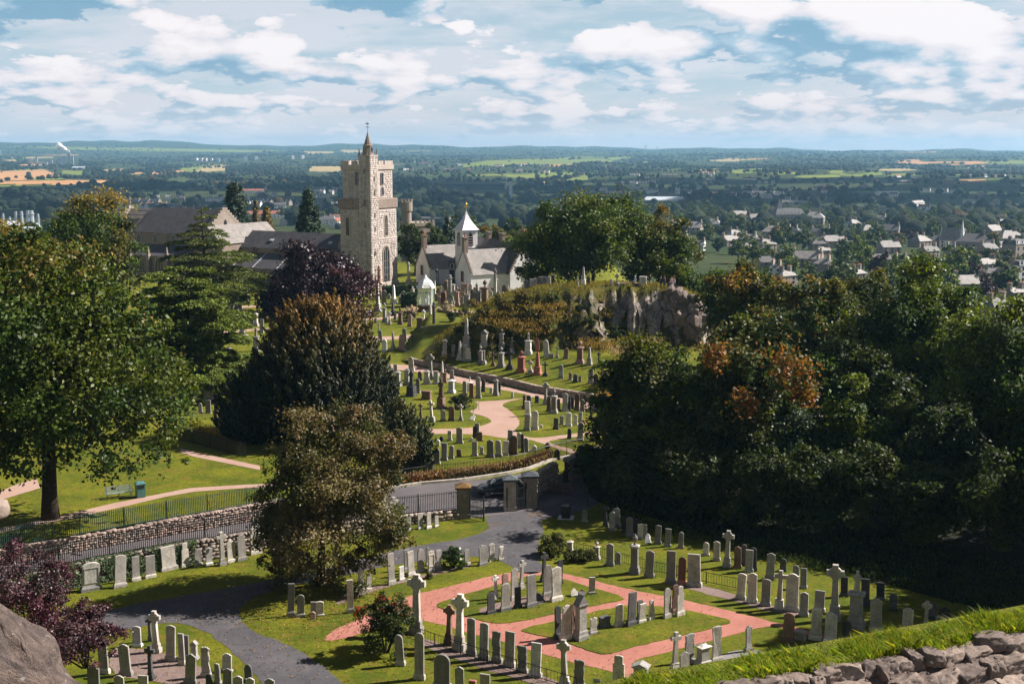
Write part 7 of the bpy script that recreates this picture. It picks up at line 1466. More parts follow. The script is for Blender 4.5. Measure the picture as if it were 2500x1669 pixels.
# ------------------------------------------------------------------ wall top and boulder close to the eye
def front():
    A = P(1560, 1712, 25.1); B = P(2520, 1528, 25.1); d = (B - A); L0 = d.length; d.normalize(); n = Vector((-d.y, d.x, 0)); r_ = random.Random(5); rg = np.random.default_rng(5)
    t = thing('parapet_wall', 'rough stone parapet with grass growing along its top, close to the viewer', 'wall', A)
    def rel(u, v, z): return d * u + n * v + Vector((0, 0, z))
    m = MB(); m.rings([[rel(u, -1.6, -6), rel(u, .5, -6), rel(u, .5, -.05), rel(u, .0, -.05), rel(u, -.30, -.16), rel(u, -1.1, -.66), rel(u, -1.6, -.96)] for u in np.linspace(-1.5, L0 + 2.2, 30)]); m.build('wall_core', MATS['lichen_rock'], t)
    V = []
    for k in range(7):
        bm = bmesh.new(); bmesh.ops.create_icosphere(bm, subdivisions=4, radius=1)
        for v in bm.verts:
            c = v.co.copy(); q = Vector((max(-.72, min(.72, c.x)), max(-.7, min(.7, c.y)), max(-.6, min(.62, c.z))))
            v.co = q + noise.noise_vector(c * 1.3 + Vector((k * 9, 0, 0))) * .17 + noise.noise_vector(c * 3.2 + Vector((k * 5, 3, 0))) * .11 + noise.noise_vector(c * 9 + Vector((k * 2, 1, 0))) * .06
        me = bpy.data.meshes.new('stone'); bm.to_mesh(me); bm.free(); me.materials.append(MATS['lichen_rock']); me.polygons.foreach_set('use_smooth', [True] * len(me.polygons)); V.append(me)
    rows = ((-.14, -.06, .19), (-.34, -.17, .20), (-.55, -.30, .22), (-.78, -.44, .23), (-1.02, -.60, .24), (-1.27, -.76, .25))
    for v0, z0, s in rows:
        u = -1.2 + r_.uniform(0, .2)
        while u < L0 + 1.6:
            w_ = s * r_.uniform(.8, 1.8); o = bpy.data.objects.new('stone', r_.choice(V)); col.objects.link(o); o.parent = t
            o.location = rel(u + w_ / 2, v0 + r_.uniform(-.05, .05), z0 + r_.uniform(-.04, .03)); o.rotation_euler = (r_.uniform(-.35, .2), r_.uniform(-.2, .2), math.atan2(d.y, d.x) + r_.uniform(-.3, .3)); o.scale = (w_ * .72, s * .80, s * r_.uniform(.5, .75)); u += w_ * .9
    N = 34000; u = rg.uniform(-1.2, L0 + 1.8, N); v = rg.uniform(-.08, .34, N) + .05 * np.sin(u * 5) ; h = rg.uniform(.035, .125, N) * (1 + .35 * np.sin(u * 3.1 + 1) * np.sin(u * 7.7)); b = np.array([tuple(A)]) + np.outer(u, np.array(d)) + np.outer(v, np.array(n)); b[:, 2] += np.where(v < 0, v * .35, -.02)
    lean = rg.normal(size=(N, 3)) * .035 + np.array([-.02, 0, 0]); lean[:, 2] = 0; w_ = rg.uniform(.0022, .0045, N)[:, None]; sd_ = unit(np.cross(rg.normal(size=(N, 3)), np.array([0, 0, 1.0])))
    mid = b + lean * .5 + np.stack([np.zeros(N), np.zeros(N), h * .6], 1); tip = b + lean * 1.6 + np.stack([np.zeros(N), np.zeros(N), h], 1)
    VV = np.stack([b - sd_ * w_, b + sd_ * w_, mid + sd_ * w_ * .8, tip, mid - sd_ * w_ * .8], 1).reshape(-1, 3); i = np.arange(N)[:, None] * 5
    c = np.array([(.11, .16, .012)]) * rg.uniform(.6, 1.5, (N, 1)); y = rg.random(N) < .3; c[y] = np.array([(.26, .24, .03)]) * rg.uniform(.7, 1.3, (y.sum(), 1))
    tag(npmesh('grass', VV - np.array([tuple(A)]), np.concatenate([i, i + 1, i + 2, i + 3, i + 4], 1), MATS['grass_blade'], t, c), kind='stuff')
    m = MB(); m.rings([[rel(u, -.06, -.12), rel(u, .5, -.12), rel(u, .5, .0), rel(u, .0, .0)] for u in np.linspace(-1.5, L0 + 2.2, 20)]); m.build('turf', MATS['lawn'], t)
front()
def bouldermat():
    t = newmat('boulder_rock'); ob = t.n('TexCoord', 3); st = t.n('VectorMath', _operation='MULTIPLY', i0=ob, i1=(1.2, 1.2, 6.0))
    n = t.noise(st, 4.5, 8, .7); f = t.noise(ob, 60, 5, .75); l = t.noise(ob, 17, 6, .7); g = t.noise(ob, 6, 6, .7)
    c = t.mix(t.ramp(n, (.36, 0), (.62, 1)), (.085, .068, .064), (.30, .225, .195)); c = t.mix(t.ramp(g, (.5, 0), (.68, .7)), c, (.11, .095, .10)); c = t.mix(t.ramp(l, (.60, 0), (.66, .8)), c, (.42, .39, .37)); c = t.mix(t.ramp(f, (.30, .8), (.44, 0)), c, (.03, .024, .022))
    setb(t, c, .9, .2, t.math('ADD', t.math('MULTIPLY', n, 1.2), f), 1.0, .06)
bouldermat()
def boulder():
    c = PY(-432, 2046, 7.6); bm = bmesh.new(); bmesh.ops.create_icosphere(bm, subdivisions=6, radius=1)
    for v in bm.verts:
        q = v.co.copy(); r1 = noise.noise(Vector((q.x * 3, q.y * 3, q.z * 14))); v.co = Vector((q.x * 2.0, q.y * 1.2, q.z * 2.0)) + noise.noise_vector(q * 2.2) * .12 + noise.noise_vector(q * 8.0) * .055 + q * (.07 * r1) + q * (.05 * noise.noise(Vector((q.x * 9, q.y * 9, q.z * 34)))) + noise.noise_vector(q * 30.0) * .02
    me = bpy.data.meshes.new('boulder'); bm.to_mesh(me); bm.free(); me.materials.append(MATS['boulder_rock']); me.polygons.foreach_set('use_smooth', [True] * len(me.polygons))
    o = bpy.data.objects.new('boulder', me); col.objects.link(o); o.location = c; o.rotation_euler = (0, R(40), 0); tag(o, 'big rough lichened boulder in the near corner beside the purple bush', 'boulder')
    m = MB(); m.frus(0, 0, [(-4, 2.4, 1.8), (-.4, 1.5, 1.2)]); o2 = m.jit(.12, 2, 1.1).build('rock_base', MATS['lichen_rock'], o); o2.matrix_parent_inverse = o.rotation_euler.to_matrix().to_4x4().inverted()
    c = PY(-18, 1243, 8.6); bm = bmesh.new(); bmesh.ops.create_icosphere(bm, subdivisions=3, radius=1)
    for v in bm.verts: v.co = Vector((v.co.x * .11, v.co.y * .12, v.co.z * .10)) + noise.noise_vector(v.co * 1.6) * .025
    me = bpy.data.meshes.new('wall_stone'); bm.to_mesh(me); bm.free(); me.materials.append(MATS['lichen_rock']); me.polygons.foreach_set('use_smooth', [True] * len(me.polygons)); o = bpy.data.objects.new('wall_stone', me); col.objects.link(o); o.location = c; tag(o, 'rounded pale stone just showing above the big boulder', 'stone')
    m = MB(); m.box(-.9, -.22, -.2, .2, -4, .05); m.jit(.05, 4, 2); m.build('rock_base', MATS['lichen_rock'], o)
boulder()
# ------------------------------------------------------------------ town and woods in the valley
_td = np.concatenate([np.linspace(160, 2000, 500), np.geomspace(2005, 14000, 500)])
_tyL = HZ + (CAMZ - prof(_td, np.full(len(_td), -.2))) / _td * F; _tyR = HZ + (CAMZ - prof(_td, np.full(len(_td), .3))) / _td * F
def d_of_y(y, x=0):
    t = float(sm(.075, .135, (x - 1250) / F)); return float(np.interp(-y, -_tyL, _td)) * (1 - t) + float(np.interp(-y, -_tyR, _td)) * t
def far_at(x, y, d=None):
    d = d or d_of_y(y, x); a = math.atan((x - 1250) / F); X, Y = math.sin(a) * d, math.cos(a) * d
    return Vector((X, Y, float(far_h(X, Y)))), F / Y
def canopymat():
    t = newmat('canopy'); a = t.n('Attribute', None, _attribute_name='Col'); n = t.noise(t.pos, .18, 5, .7); n2 = t.noise(t.pos, .9, 3, .7)
    c = t.mix(1.0, a.outputs[0], t.ramp(n, (.3, .45), (.7, 1.5)), 'MULTIPLY'); c = t.mix(t.ramp(n2, (.42, .6), (.6, 0)), c, (.006, .010, .005)); setb(t, c, .85, .15, t.math('ADD', n, n2), 1.0, 2.5)
canopymat()
def ico(sub, seed):
    bm = bmesh.new(); bmesh.ops.create_icosphere(bm, subdivisions=sub, radius=1)
    for v in bm.verts:
        q = v.co.copy(); v.co = q * (1 + .38 * noise.noise(q * 1.7 + Vector((seed * 7.3, 0, 0))) + .16 * noise.noise(q * 4 + Vector((seed * 3, 1, 0)))); v.co.z = max(v.co.z, -.6)
    bm.verts.ensure_lookup_table(); V = np.array([v.co[:] for v in bm.verts]); Q = np.array([[v.index for v in f.verts] for f in bm.faces]); bm.free(); return V, Q
TOWN = [[(230, 470), (835, 462), (835, 556), (250, 520)], [(940, 398), (1350, 400), (1350, 420), (950, 420)], [(1390, 428), (1860, 424), (1880, 482), (1400, 480)], [(1850, 428), (2560, 424), (2560, 520), (1850, 515)]]
OPEN = [[(-60, 500), (110, 500), (110, 556), (-60, 556)], [(1060, 436), (1262, 434), (1262, 488), (1060, 462)], [(1465, 478), (1670, 478), (1670, 515), (1465, 515)], [(80, 372), (205, 372), (205, 402), (80, 402)]]
_MK = {}
def inside(x, y, polys):
    k = id(polys)
    if k not in _MK:
        gx, gy = np.meshgrid(np.arange(-80, 2582, 2.0), np.arange(340, 760, 1.0)); m = np.zeros(gx.shape, bool)
        for p in polys: m |= inpoly(gx, gy, p)
        _MK[k] = (m, polys)
    m = _MK[k][0]; j, i = int((x + 80) / 2), int(y - 340)
    return 0 <= i < m.shape[0] and 0 <= j < m.shape[1] and bool(m[i, j])
TZ = []
FP = [p for _, p in FIELDS]
def woods():
    rg = np.random.default_rng(21); protos = {1: [ico(1, k) for k in range(5)], 2: [ico(2, k) for k in range(6)]}; Vs, Qs, Cs = [], [], []; off = 0
    pal = np.array([(.014, .026, .010), (.020, .034, .012), (.026, .038, .012), (.034, .042, .014), (.018, .028, .014)])
    y = 366.0
    while y < 566:
        d = d_of_y(y); k = F / d; wpx = 13 * k; x = -60.0
        while x < 2560:
            xx = x + rg.uniform(-.5, .5) * wpx; yy = y + rg.uniform(-.5, .5) * wpx * .3
            p = .95 if y > 398 else (.30 if y > 380 else .16); p *= 1.0 if 398 < y else (.4 + 1.2 * (math.sin(xx * .011 + y * .3) > .2))
            cl_ = math.sin(xx * .013 + y * .05) + math.sin(xx * .031 - y * .11 + 1.7) + math.sin(xx * .0061 + y * .19 + .6)
            if y > 398 and cl_ < -1.15: p = .12
            if y > 398 and inside(xx, yy, TOWN): p = .20
            if inside(xx, yy, FP) or inside(xx, yy, OPEN): p = .015
            if rg.random() < p:
                q, kk = far_at(xx, yy); s = rg.uniform(.55, 1.45) * (1 + .12 * cl_); sub = 2 if y > 436 else 1; V, Q = protos[sub][rg.integers(len(protos[sub]))]
                rx, rzz = 6.5 * s, 6.0 * s * rg.uniform(.8, 1.3)
                if y < 398: rx *= 1.5; rzz *= .8
                a = rg.uniform(0, 6.28); ca, sa = math.cos(a), math.sin(a); W_ = np.stack([(V[:, 0] * ca - V[:, 1] * sa) * rx + q.x, (V[:, 0] * sa + V[:, 1] * ca) * rx + q.y, V[:, 2] * rzz + q.z + rzz * .55], 1)
                Vs.append(W_); Qs.append(Q + off); off += len(V); c = pal[rg.integers(len(pal))] * rg.uniform(.7, 1.4) * (1 + .22 * math.sin(xx * .021 + y * .13) + .2 * math.sin(xx * .007 + 2))
                if rg.random() < .05: c = np.array((.09, .06, .02))
                Cs.append(np.tile(c, (len(Q), 1)))
            x += wpx * .78
        y += max(1.3, wpx * .30)
    o = npmesh('woodland', np.concatenate(Vs), np.concatenate(Qs), MATS['canopy'], None, np.concatenate(Cs)); tag(o, 'dark woods and treetops filling the valley floor', 'woods', kind='stuff')
woods()
# ---- trees of the near town, each its own
def proto_tree(seed, pal, tip=None, tipk=0, tall=1.0, n=2600):
    rg = np.random.default_rng(seed); V, Q, c, cc, _ = crown_broad(rg, (0, 0, 6.2 * tall), (5, 5, 5.4 * tall), 34, n, .85, pal, tip=tip, tipk=tipk, low=-.8); t = bpy.data.objects.new('town_tree', None); col.objects.link(t)
    npmesh('crown', V, Q, MATS['leaf'], t, c); trunk(rg, t, 6, .3, cc[:5]); return t
def town_trees():
    rg = np.random.default_rng(77)
    pr = [(proto_tree(1, GREEN), 'mid green tree'), (proto_tree(2, DKGREEN), 'dark green tree'), (proto_tree(3, OLIVE + GREEN), 'olive green tree'), (proto_tree(4, GREEN, [(.26, .12, .03), (.2, .12, .03)], .42), 'tree turning orange'), (proto_tree(5, PURPLE), 'purple-leaved tree'), (proto_tree(6, LIME, tall=1.15), 'tall pale green tree')]
    used = [False] * 6; spots = []; near = {}
    y = 512.0
    while y < 735:
        d = d_of_y(y, 2000); k = F / d; x = 1500.0
        while x < 2560:
            xx = x + rg.uniform(-.5, .5) * 9 * k; lim = 1560 + (y - 520) * 1.9
            if xx > lim and rg.random() < .70: spots.append((xx, y + rg.uniform(-3, 3)))
            x += 10.5 * k
        y += 3.2 * k
    for x, y in ((960, 500), (985, 512), (1010, 505), (1085, 545), (1120, 535), (1185, 525), (1220, 515), (1255, 505), (1290, 515), (1330, 500), (1350, 512), (440, 520), (405, 530), (690, 535), (720, 520), (800, 528), (820, 540), (870, 520), (1395, 505), (1430, 500), (310, 505), (270, 520), (350, 540)): spots.append((x, y))
    for x, y in spots:
        kq = F / d_of_y(y, x); th = 13 * kq * 1.1
        if x > 1550 and any(abs(x - v[0]) < v[2] * .42 + 1.5 * kq and v[1] - 3 < y < v[1] + th * .42 for v in VILLAS): continue
        q, k = far_at(x, y); j = int(rg.choice(6, p=[.3, .24, .2, .1, .05, .11])); o = pr[j][0]
        if used[j]: o = copy_tree(o)
        used[j] = True; o.location = q; o.rotation_euler = (0, 0, rg.uniform(0, 6.28)); s = rg.uniform(.85, 1.35) if x > 1550 else rg.uniform(.7, 1.2); o.scale = (s * rg.uniform(.9, 1.15), s * rg.uniform(.9, 1.15), s * rg.uniform(.85, 1.2))
        v = min(VILLAS, key=lambda v: (v[0] - x) ** 2 + ((v[1] - y) * 2) ** 2); key = (j, v if x > 1550 else 0); near[key] = near.get(key, 0) + 1
        ref = 'the ' + short(v) if x > 1550 else 'the castellated building behind the church'
        tag(o, f'{pr[j][1]}, {ORD[near[key] - 1]} of its kind near {ref}', 'tree', 'trees of the town beyond the dark wood' if x > 1550 else 'trees in the valley behind the church')
VILLAS = [(1655, 556, 34, 'gable'), (1664, 584, 24, 'gable'), (1738, 556, 46, 'hip'), (1790, 578, 40, 'hip'), (1832, 590, 44, 'hip'), (1868, 604, 48, 'hip'), (1915, 540, 74, 'chateau'), (1885, 572, 46, 'hip'), (1935, 566, 34, 'hip'), (1972, 642, 70, 'gable'), (2012, 652, 52, 'hip'), (1910, 622, 24, 'pavilion'), (2030, 560, 18, 'gable'), (2120, 566, 48, 'hip'), (2165, 566, 54, 'gable'), (2245, 588, 46, 'hip'), (2268, 612, 48, 'gable'), (2325, 586, 52, 'church'), (2378, 598, 82, 'hip'), (2322, 648, 54, 'hip'), (2150, 636, 44, 'gable'), (2462, 582, 66, 'hip'), (2482, 618, 62, 'block'), (2496, 660, 56, 'block'), (2368, 690, 74, 'gable'), (2440, 752, 96, 'hip'), (2485, 708, 40, 'gable'), (2075, 600, 36, 'gable'), (2210, 556, 40, 'shed'), (2290, 548, 50, 'shed'), (1702, 606, 36, 'gable'), (2200, 640, 40, 'hip'), (2410, 640, 50, 'gable'), (1770, 536, 30, 'gable'), (2080, 548, 34, 'hip'), (2420, 560, 46, 'gable')]
_rv = random.Random(40)
while len(VILLAS) < 62:
    _v = (round(_rv.uniform(1640, 2490)), round(_rv.uniform(532, 690)), round(_rv.uniform(28, 52)), _rv.choice(('gable', 'hip')))
    if _v[0] > 1600 + (_v[1] - 520) * 1.9 and all(abs(_v[0] - u[0]) > 30 or abs(_v[1] - u[1]) > 14 for u in VILLAS): VILLAS.append(_v)
KWH = {'gable': 'gabled stone house', 'hip': 'hip-roofed villa', 'chateau': 'mansion with steep spire roof and dormers', 'church': 'stone chapel with pointed pinnacle', 'block': 'tall stone tenement block with dormers', 'pavilion': 'small pavilion with bell-shaped roof', 'shed': 'low flat-roofed hall'}
KSH = {'gable': 'gabled house', 'hip': 'hip-roofed villa', 'chateau': 'spired mansion', 'church': 'pinnacled chapel', 'block': 'stone tenement', 'pavilion': 'bell-roofed pavilion', 'shed': 'flat-roofed hall'}
def short(v):
    same = sorted([u for u in VILLAS if u[3] == v[3]], key=lambda u: u[0])
    return KSH[v[3]] if len(same) == 1 else f'{ORD[same.index(v)]} {KSH[v[3]]} from the crag'
def villa(i, x, y, wpx, kind):
    q, k = far_at(x, y); r_ = random.Random(i * 3 + 1); W_ = wpx / k; D_ = W_ * r_.uniform(.6, .8); h = {'block': W_ * .75, 'chateau': W_ * .32, 'pavilion': W_ * .5, 'shed': W_ * .18}.get(kind, max(4.2, W_ * .34)); rz = R(r_.choice((-32, -22, 24, 34, 12)))
    rank = ORD[sorted([v for v in VILLAS if v[3] == kind], key=lambda v: v[0]).index((x, y, wpx, kind))] if sum(v[3] == kind for v in VILLAS) > 1 else ''
    lab = f'{KWH[kind]}, {rank} of its kind from the crag, in the town' if rank else f'{KWH[kind]} in the town beyond the wood'
    t = thing('town_house', lab, 'house', q, rz, 'houses of the town beyond the wood'); wm = MATS[r_.choice(('villa_stone',) * 5 + ('render_white',))] if kind not in ('shed',) else MATS['render_white']
    m = MB(); m.box(-W_ / 2, W_ / 2, -D_ / 2, D_ / 2, -8, h); m.build('wall', wm, t); r2 = MB(); rh = D_ * .38; e = .4
    rm = MATS[r_.choice(('slate_grey', 'slate_grey', 'slate_dark', 'stone_slate'))]
    if kind in ('gable', 'church'):
        if kind == 'church': rh = D_ * .7
        r2.rings([[(xx, -D_ / 2 - e, h - .2), (xx, D_ / 2 + e, h - .2), (xx, 0, h + rh)] for xx in (-W_ / 2 - .05, W_ / 2 + .05)])
        g = MB(); g.rings([[(xx, -D_ / 2, h - .1), (xx, D_ / 2, h - .1), (xx, 0, h + rh + .25)] for xx in (W_ / 2 + .02, W_ / 2 + .4)]); g.build('gable', wm, t); g = MB(); g.rings([[(xx, -D_ / 2, h - .1), (xx, D_ / 2, h - .1), (xx, 0, h + rh + .25)] for xx in (-W_ / 2 - .4, -W_ / 2 - .02)]); g.build('gable', wm, t)
    elif kind == 'shed': r2.box(-W_ / 2 - .3, W_ / 2 + .3, -D_ / 2 - .3, D_ / 2 + .3, h, h + .5); rm = MATS['metal_roof']
    elif kind == 'pavilion': r2.frus(0, 0, [(h, W_ * 1.15, D_ * 1.15), (h + W_ * .2, W_ * .7, D_ * .7), (h + W_ * .5, W_ * .25, D_ * .25), (h + W_ * .8, .1, .1)])
    elif kind in ('chateau', 'block'): r2.frus(0, 0, [(h, W_ * 1.04, D_ * 1.06), (h + W_ * .16, W_ * .88, D_ * .8), (h + W_ * .18, W_ * .8, D_ * .7)]); rm = MATS['slate_dark']
    else: r2.rings([[(-W_ / 2 - e, -D_ / 2 - e, h), (W_ / 2 + e, -D_ / 2 - e, h), (W_ / 2 + e, D_ / 2 + e, h), (-W_ / 2 - e, D_ / 2 + e, h)], [(-W_ * .22, -.1, h + rh), (W_ * .22, -.1, h + rh), (W_ * .22, .1, h + rh), (-W_ * .22, .1, h + rh)]])
    ro = r2.build('roof', rm, t)
    if kind == 'chateau':
        m = MB(); m.frus(-W_ * .3, -D_ * .2, [(0, W_ * .2, W_ * .2), (h + W_ * .18, W_ * .2, W_ * .2), (h + W_ * .181, W_ * .22, W_ * .22), (h + W_ * .5, .3, .3)]); m.build('spire', MATS['slate_dark'], ro)
    if kind == 'church': m = MB(); m.frus(W_ * .5, -D_ * .5, [(0, 1.6, 1.6), (h + rh, 1.5, 1.5), (h + rh + 6, .1, .1)]); m.build('pinnacle', wm, t)
    if kind in ('hip', 'gable', 'chateau', 'block'):
        for s in (-1, 1):
            c = MB(); zt = h + (rh if kind in ('gable', 'hip') else W_ * .18) + 1.5; c.frus(s * W_ * (.46 if kind != 'hip' else .26), 0, [(h - .5, 1.0, 1.9), (zt, 1.0, 1.9), (zt + .02, 1.2, 2.1), (zt + .3, 1.2, 2.1)]); ch = c.build('chimney', MATS['sandstone'], t)
            for z in (-.5, .5): pz = MB(); pz.lathe(s * W_ * (.46 if kind != 'hip' else .26), z, [(.18, zt + .28), (.15, zt + .95)], 6); pz.build('chimney_pot', MATS['terracotta'], ch)
    nf = 3 if kind == 'block' else (1 if kind in ('shed', 'pavilion') else 2); nw = max(2, int(W_ / 3.6))
    for f in range(nf):
        for j in range(nw):
            z = .6 + f * (h - .4) / nf; xw = -W_ / 2 + W_ * (j + .5) / nw; m = MB(); m.box(xw - .55, xw + .55, -D_ / 2 - .06, -D_ / 2 + .1, z, z + min(1.7, h / nf * .6)); m.build('window', MATS['glass_dark'], t)
            if f == 0 and j < 2: m = MB(); yy = -D_ / 2 + D_ * (j + .5) / 2; m.box(W_ / 2 - .1, W_ / 2 + .46, yy - .5, yy + .5, z + .4, z + 1.9); m.build('window', MATS['glass_dark'], t)
    if kind in ('chateau', 'block'):
        for j in range(nw): xw = -W_ / 2 + W_ * (j + .5) / nw; m = MB(); m.rings([[(xw - .6, yy, h + .2), (xw + .6, yy, h + .2), (xw + .6, yy, h + 1.6), (xw, yy, h + 2.3), (xw - .6, yy, h + 1.6)] for yy in (-D_ / 2 - .05, -D_ / 2 + 1.8)]); m.build('dormer', MATS['white_paint'], ro)
for i, v in enumerate(VILLAS): villa(i, *v)
town_trees()
# ---- the small far houses
def small_houses():
    rg = np.random.default_rng(31); protos = []
    for wl, rf in (('render_white', 'slate_grey'), ('villa_stone', 'slate_dark'), ('render_white', 'slate_dark'), ('render_white', 'brick_red'), ('concrete', 'slate_grey')):
        for L in (9, 16, 30):
            m = MB(); D_ = 8; h = 5.2; m.box(-L / 2, L / 2, -D_ / 2, D_ / 2, -6, h, 0); m.rings([[(x, -D_ / 2 - .4, h - .2), (x, D_ / 2 + .4, h - .2), (x, 0, h + 3.2)] for x in (-L / 2 + .1, L / 2 - .1)], 1); m.rings([[(x, -D_ / 2, h - .2), (x, D_ / 2, h - .2), (x, 0, h + 3.3)] for x in (-L / 2, -L / 2 + .12)], 0); m.rings([[(x, -D_ / 2, h - .2), (x, D_ / 2, h - .2), (x, 0, h + 3.3)] for x in (L / 2 - .12, L / 2)], 0)
            for j in range(max(2, L // 4)):
                x = -L / 2 + L * (j + .5) / max(2, L // 4)
                for z in (.7, 3.2): m.box(x - .6, x + .6, -D_ / 2 - .05, -D_ / 2 + .1, z, z + 1.3, 2)
            for x in (-L / 2 + .5, L / 2 - .5): m.box(x - .4, x + .4, -.5, .5, h + 2, h + 4.3, 0)
            o = m.build('far_house', [MATS[wl], MATS[rf], MATS['glass_dark']]); protos.append([o, False, {9: 'small ', 16: 'broad ', 30: 'long terraced '}[L] + {'render_white': 'white', 'villa_stone': 'stone', 'concrete': 'grey'}[wl] + ' house with ' + {'slate_grey': 'grey', 'slate_dark': 'dark', 'brick_red': 'red'}[rf] + ' roof'])
    names = ['in the suburb behind the church roofs', 'in the far village below the green fields', 'in the terraces beyond the crag trees', 'in the shaded suburb beyond the wood']; share = [95, 45, 70, 80]
    for zi, poly in enumerate(TOWN):
        xs = [p[0] for p in poly]; ys = [p[1] for p in poly]; n = 0; guard = 0
        while n < share[zi] and guard < 4000:
            guard += 1; x, y = rg.uniform(min(xs), max(xs)), rg.uniform(min(ys), max(ys))
            TZ.append([poly]) if len(TZ) <= zi else None
            if not inside(x, y, TZ[zi]): continue
            q, k = far_at(x, y); j = int(rg.choice(len(protos))); o, u, ds = protos[j]
            if u: o = o.copy(); col.objects.link(o)
            protos[j][1] = True; a = rg.choice((-30, -20, 15, 60)); o.location = q; o.rotation_euler = (0, 0, R(a + rg.uniform(-6, 6))); tag(o, f'{ds} {names[zi]}', 'house', f'{ds} {names[zi]}'.replace('house', 'houses')); n += 1
            for s in range(int(rg.integers(0, 3))):
                if n >= share[zi]: break
                o2 = o.copy(); col.objects.link(o2); dd = Vector((math.cos(R(a)), math.sin(R(a)), 0)) * (s + 1) * 19; X, Y = q.x + dd.x, q.y + dd.y; o2.location = (X, Y, float(far_h(X, Y))); n += 1
    for o, u, _ in protos:
        if not u: bpy.data.objects.remove(o)
small_houses()
# ---- landmarks of the plain
def far_box(name, label, cat, x, y, wpx, hpx, depth, mat, rz=0, roof=None, win=0):
    q, k = far_at(x, y); t = thing(name, label, cat, q, R(rz)); W_, h = wpx / k, hpx / k; m = MB(); m.box(-W_ / 2, W_ / 2, -depth / 2, depth / 2, -5, h); m.build('wall', MATS[mat], t)
    if roof: m = MB(); m.rings([[(xx, -depth / 2 - 1, h - .3), (xx, depth / 2 + 1, h - .3), (xx, 0, h + depth * .12)] for xx in (-W_ / 2 - 1, W_ / 2 + 1)]); m.build('roof', MATS[roof], t)
    for j in range(win): z = h * (j + .5) / win; m = MB(); m.box(-W_ / 2 + 1, W_ / 2 - 1, -depth / 2 - .12, -depth / 2 + .2, z, z + h / win * .35); m.build('window_band', MATS['glass_dark'], t)
    return t
for k, x in enumerate((488, 500, 510, 524, 541, 560, 607, 632, 720, 744)):
    far_box('tower_block', ORD[k] + ' white tower block from the smoking works', 'tower block', x, 390, 6.5, 9 if k < 9 else 10, 18, 'render_white', -20 + k * 7, win=4)
far_box('slab_tower', 'slim pale blue slab tower standing alone on the plain', 'tower', 1247, 484, 5.5, 46, 9, 'metal_roof', 12)
far_box('long_shed', 'very long dark glazed hall on the plain', 'shed', 1150, 456, 165, 9, 40, 'blue_shed', -4, 'slate_dark', 1)
far_box('white_block', 'white stair block at the end of the long hall', 'block', 1228, 456, 16, 17, 20, 'render_white', -4, win=3)
for k, (x, y, w_, h, dp, m_, rf, lab) in enumerate(((1500, 502, 62, 12, 26, 'render_white', 'slate_dark', 'long white building with dark roof below the crane'), (1560, 506, 60, 11, 30, 'blue_shed', 'metal_roof', 'blue glass roofed hall beside the crane'), (1618, 500, 90, 14, 40, 'render_white', 'metal_roof', 'large pale hall with glazed roof beyond the crag trees'), (1590, 516, 40, 9, 20, 'concrete', 'metal_roof', 'low pale annex before the glazed hall'), (2160, 470, 50, 6, 26, 'render_white', 'metal_roof', 'white flat hall in the shaded suburb'), (1700, 472, 56, 9, 12, 'render_white', 'slate_dark', 'long white terrace beyond the crane'), (1770, 476, 50, 9, 12, 'render_white', 'slate_dark', 'second long white terrace beyond the crane'), (60, 556, 60, 14, 40, 'plant_steel', 'metal_roof', 'wide silver plant shed at the edge of the valley'), (10, 548, 50, 12, 40, 'plant_steel', 'metal_roof', 'lower silver plant shed beside the pipe stacks'), (205, 410, 30, 4, 40, 'render_white', 'metal_roof', 'pale farm shed among the stubble fields'))):
    far_box('works_hall', lab, 'hall', x, y, w_, h, dp, m_, (-8, 6, -6, 10, 4, -6, -4, 12, 8, 0)[k], rf, 1)
def stacks():
    for k, (x, y, hp, r_) in enumerate(((12, 545, 40, 1.0), (43, 545, 44, 1.2), (57, 545, 44, 1.3), (74, 546, 46, 2.0), (81, 546, 46, 2.0), (97, 548, 40, 1.0), (28, 546, 32, .8))):
        q, kk = far_at(x, y); t = thing('plant_stack', ORD[k] + ' steel stack of the silver plant in the valley', 'chimney', q, 0, 'stacks of the silver plant'); m = MB(); m.lathe(0, 0, [(r_ * 1.3, -3), (r_ * 1.1, hp / kk * .7), (r_, hp / kk)], 10); m.build('shaft', MATS['plant_steel'], t); m = MB(); m.lathe(0, 0, [(r_ * 1.5, hp / kk * .8), (r_ * 1.5, hp / kk * .83)], 10); m.build('platform', MATS['plant_steel'], t)
    for k, (x, y, w_, hp) in enumerate(((87, 398, 8, 14), (102, 398, 5, 18), (134, 398, 12, 10), (158, 400, 10, 16), (168, 400, 8, 20), (181, 400, 7, 28), (189, 400, 4, 22), (112, 400, 30, 6), (145, 402, 26, 6))): far_box('works_tower', ORD[k] + ' grey tower of the distant smoking works', 'works', x, y, w_, hp, 14, 'plant_steel', 10)
    q, kk = far_at(181, 400); top = q + Vector((0, 0, 30 / kk)); bm = bmesh.new()
    for i in range(9):
        c = top + Vector((-i * 6.5, i * 2, i * 3.2 + 4)); r_ = bmesh.ops.create_icosphere(bm, subdivisions=2, radius=4 + i * 1.5, matrix=Matrix.Translation(c))
    for v in bm.verts: v.co += noise.noise_vector(v.co * .09) * 5
    me = bpy.data.meshes.new('steam_plume'); bm.to_mesh(me); bm.free(); t = newmat('steam'); t.b.inputs['Base Color'].default_value = (.9, .9, .92, 1); t.b.inputs['Roughness'].default_value = 1; t.b.inputs['Alpha'].default_value = .6; me.materials.append(MATS['steam']); o = bpy.data.objects.new('steam_plume', me); col.objects.link(o); tag(o, 'white steam plume drifting from the distant works', 'steam', kind='stuff')
stacks()
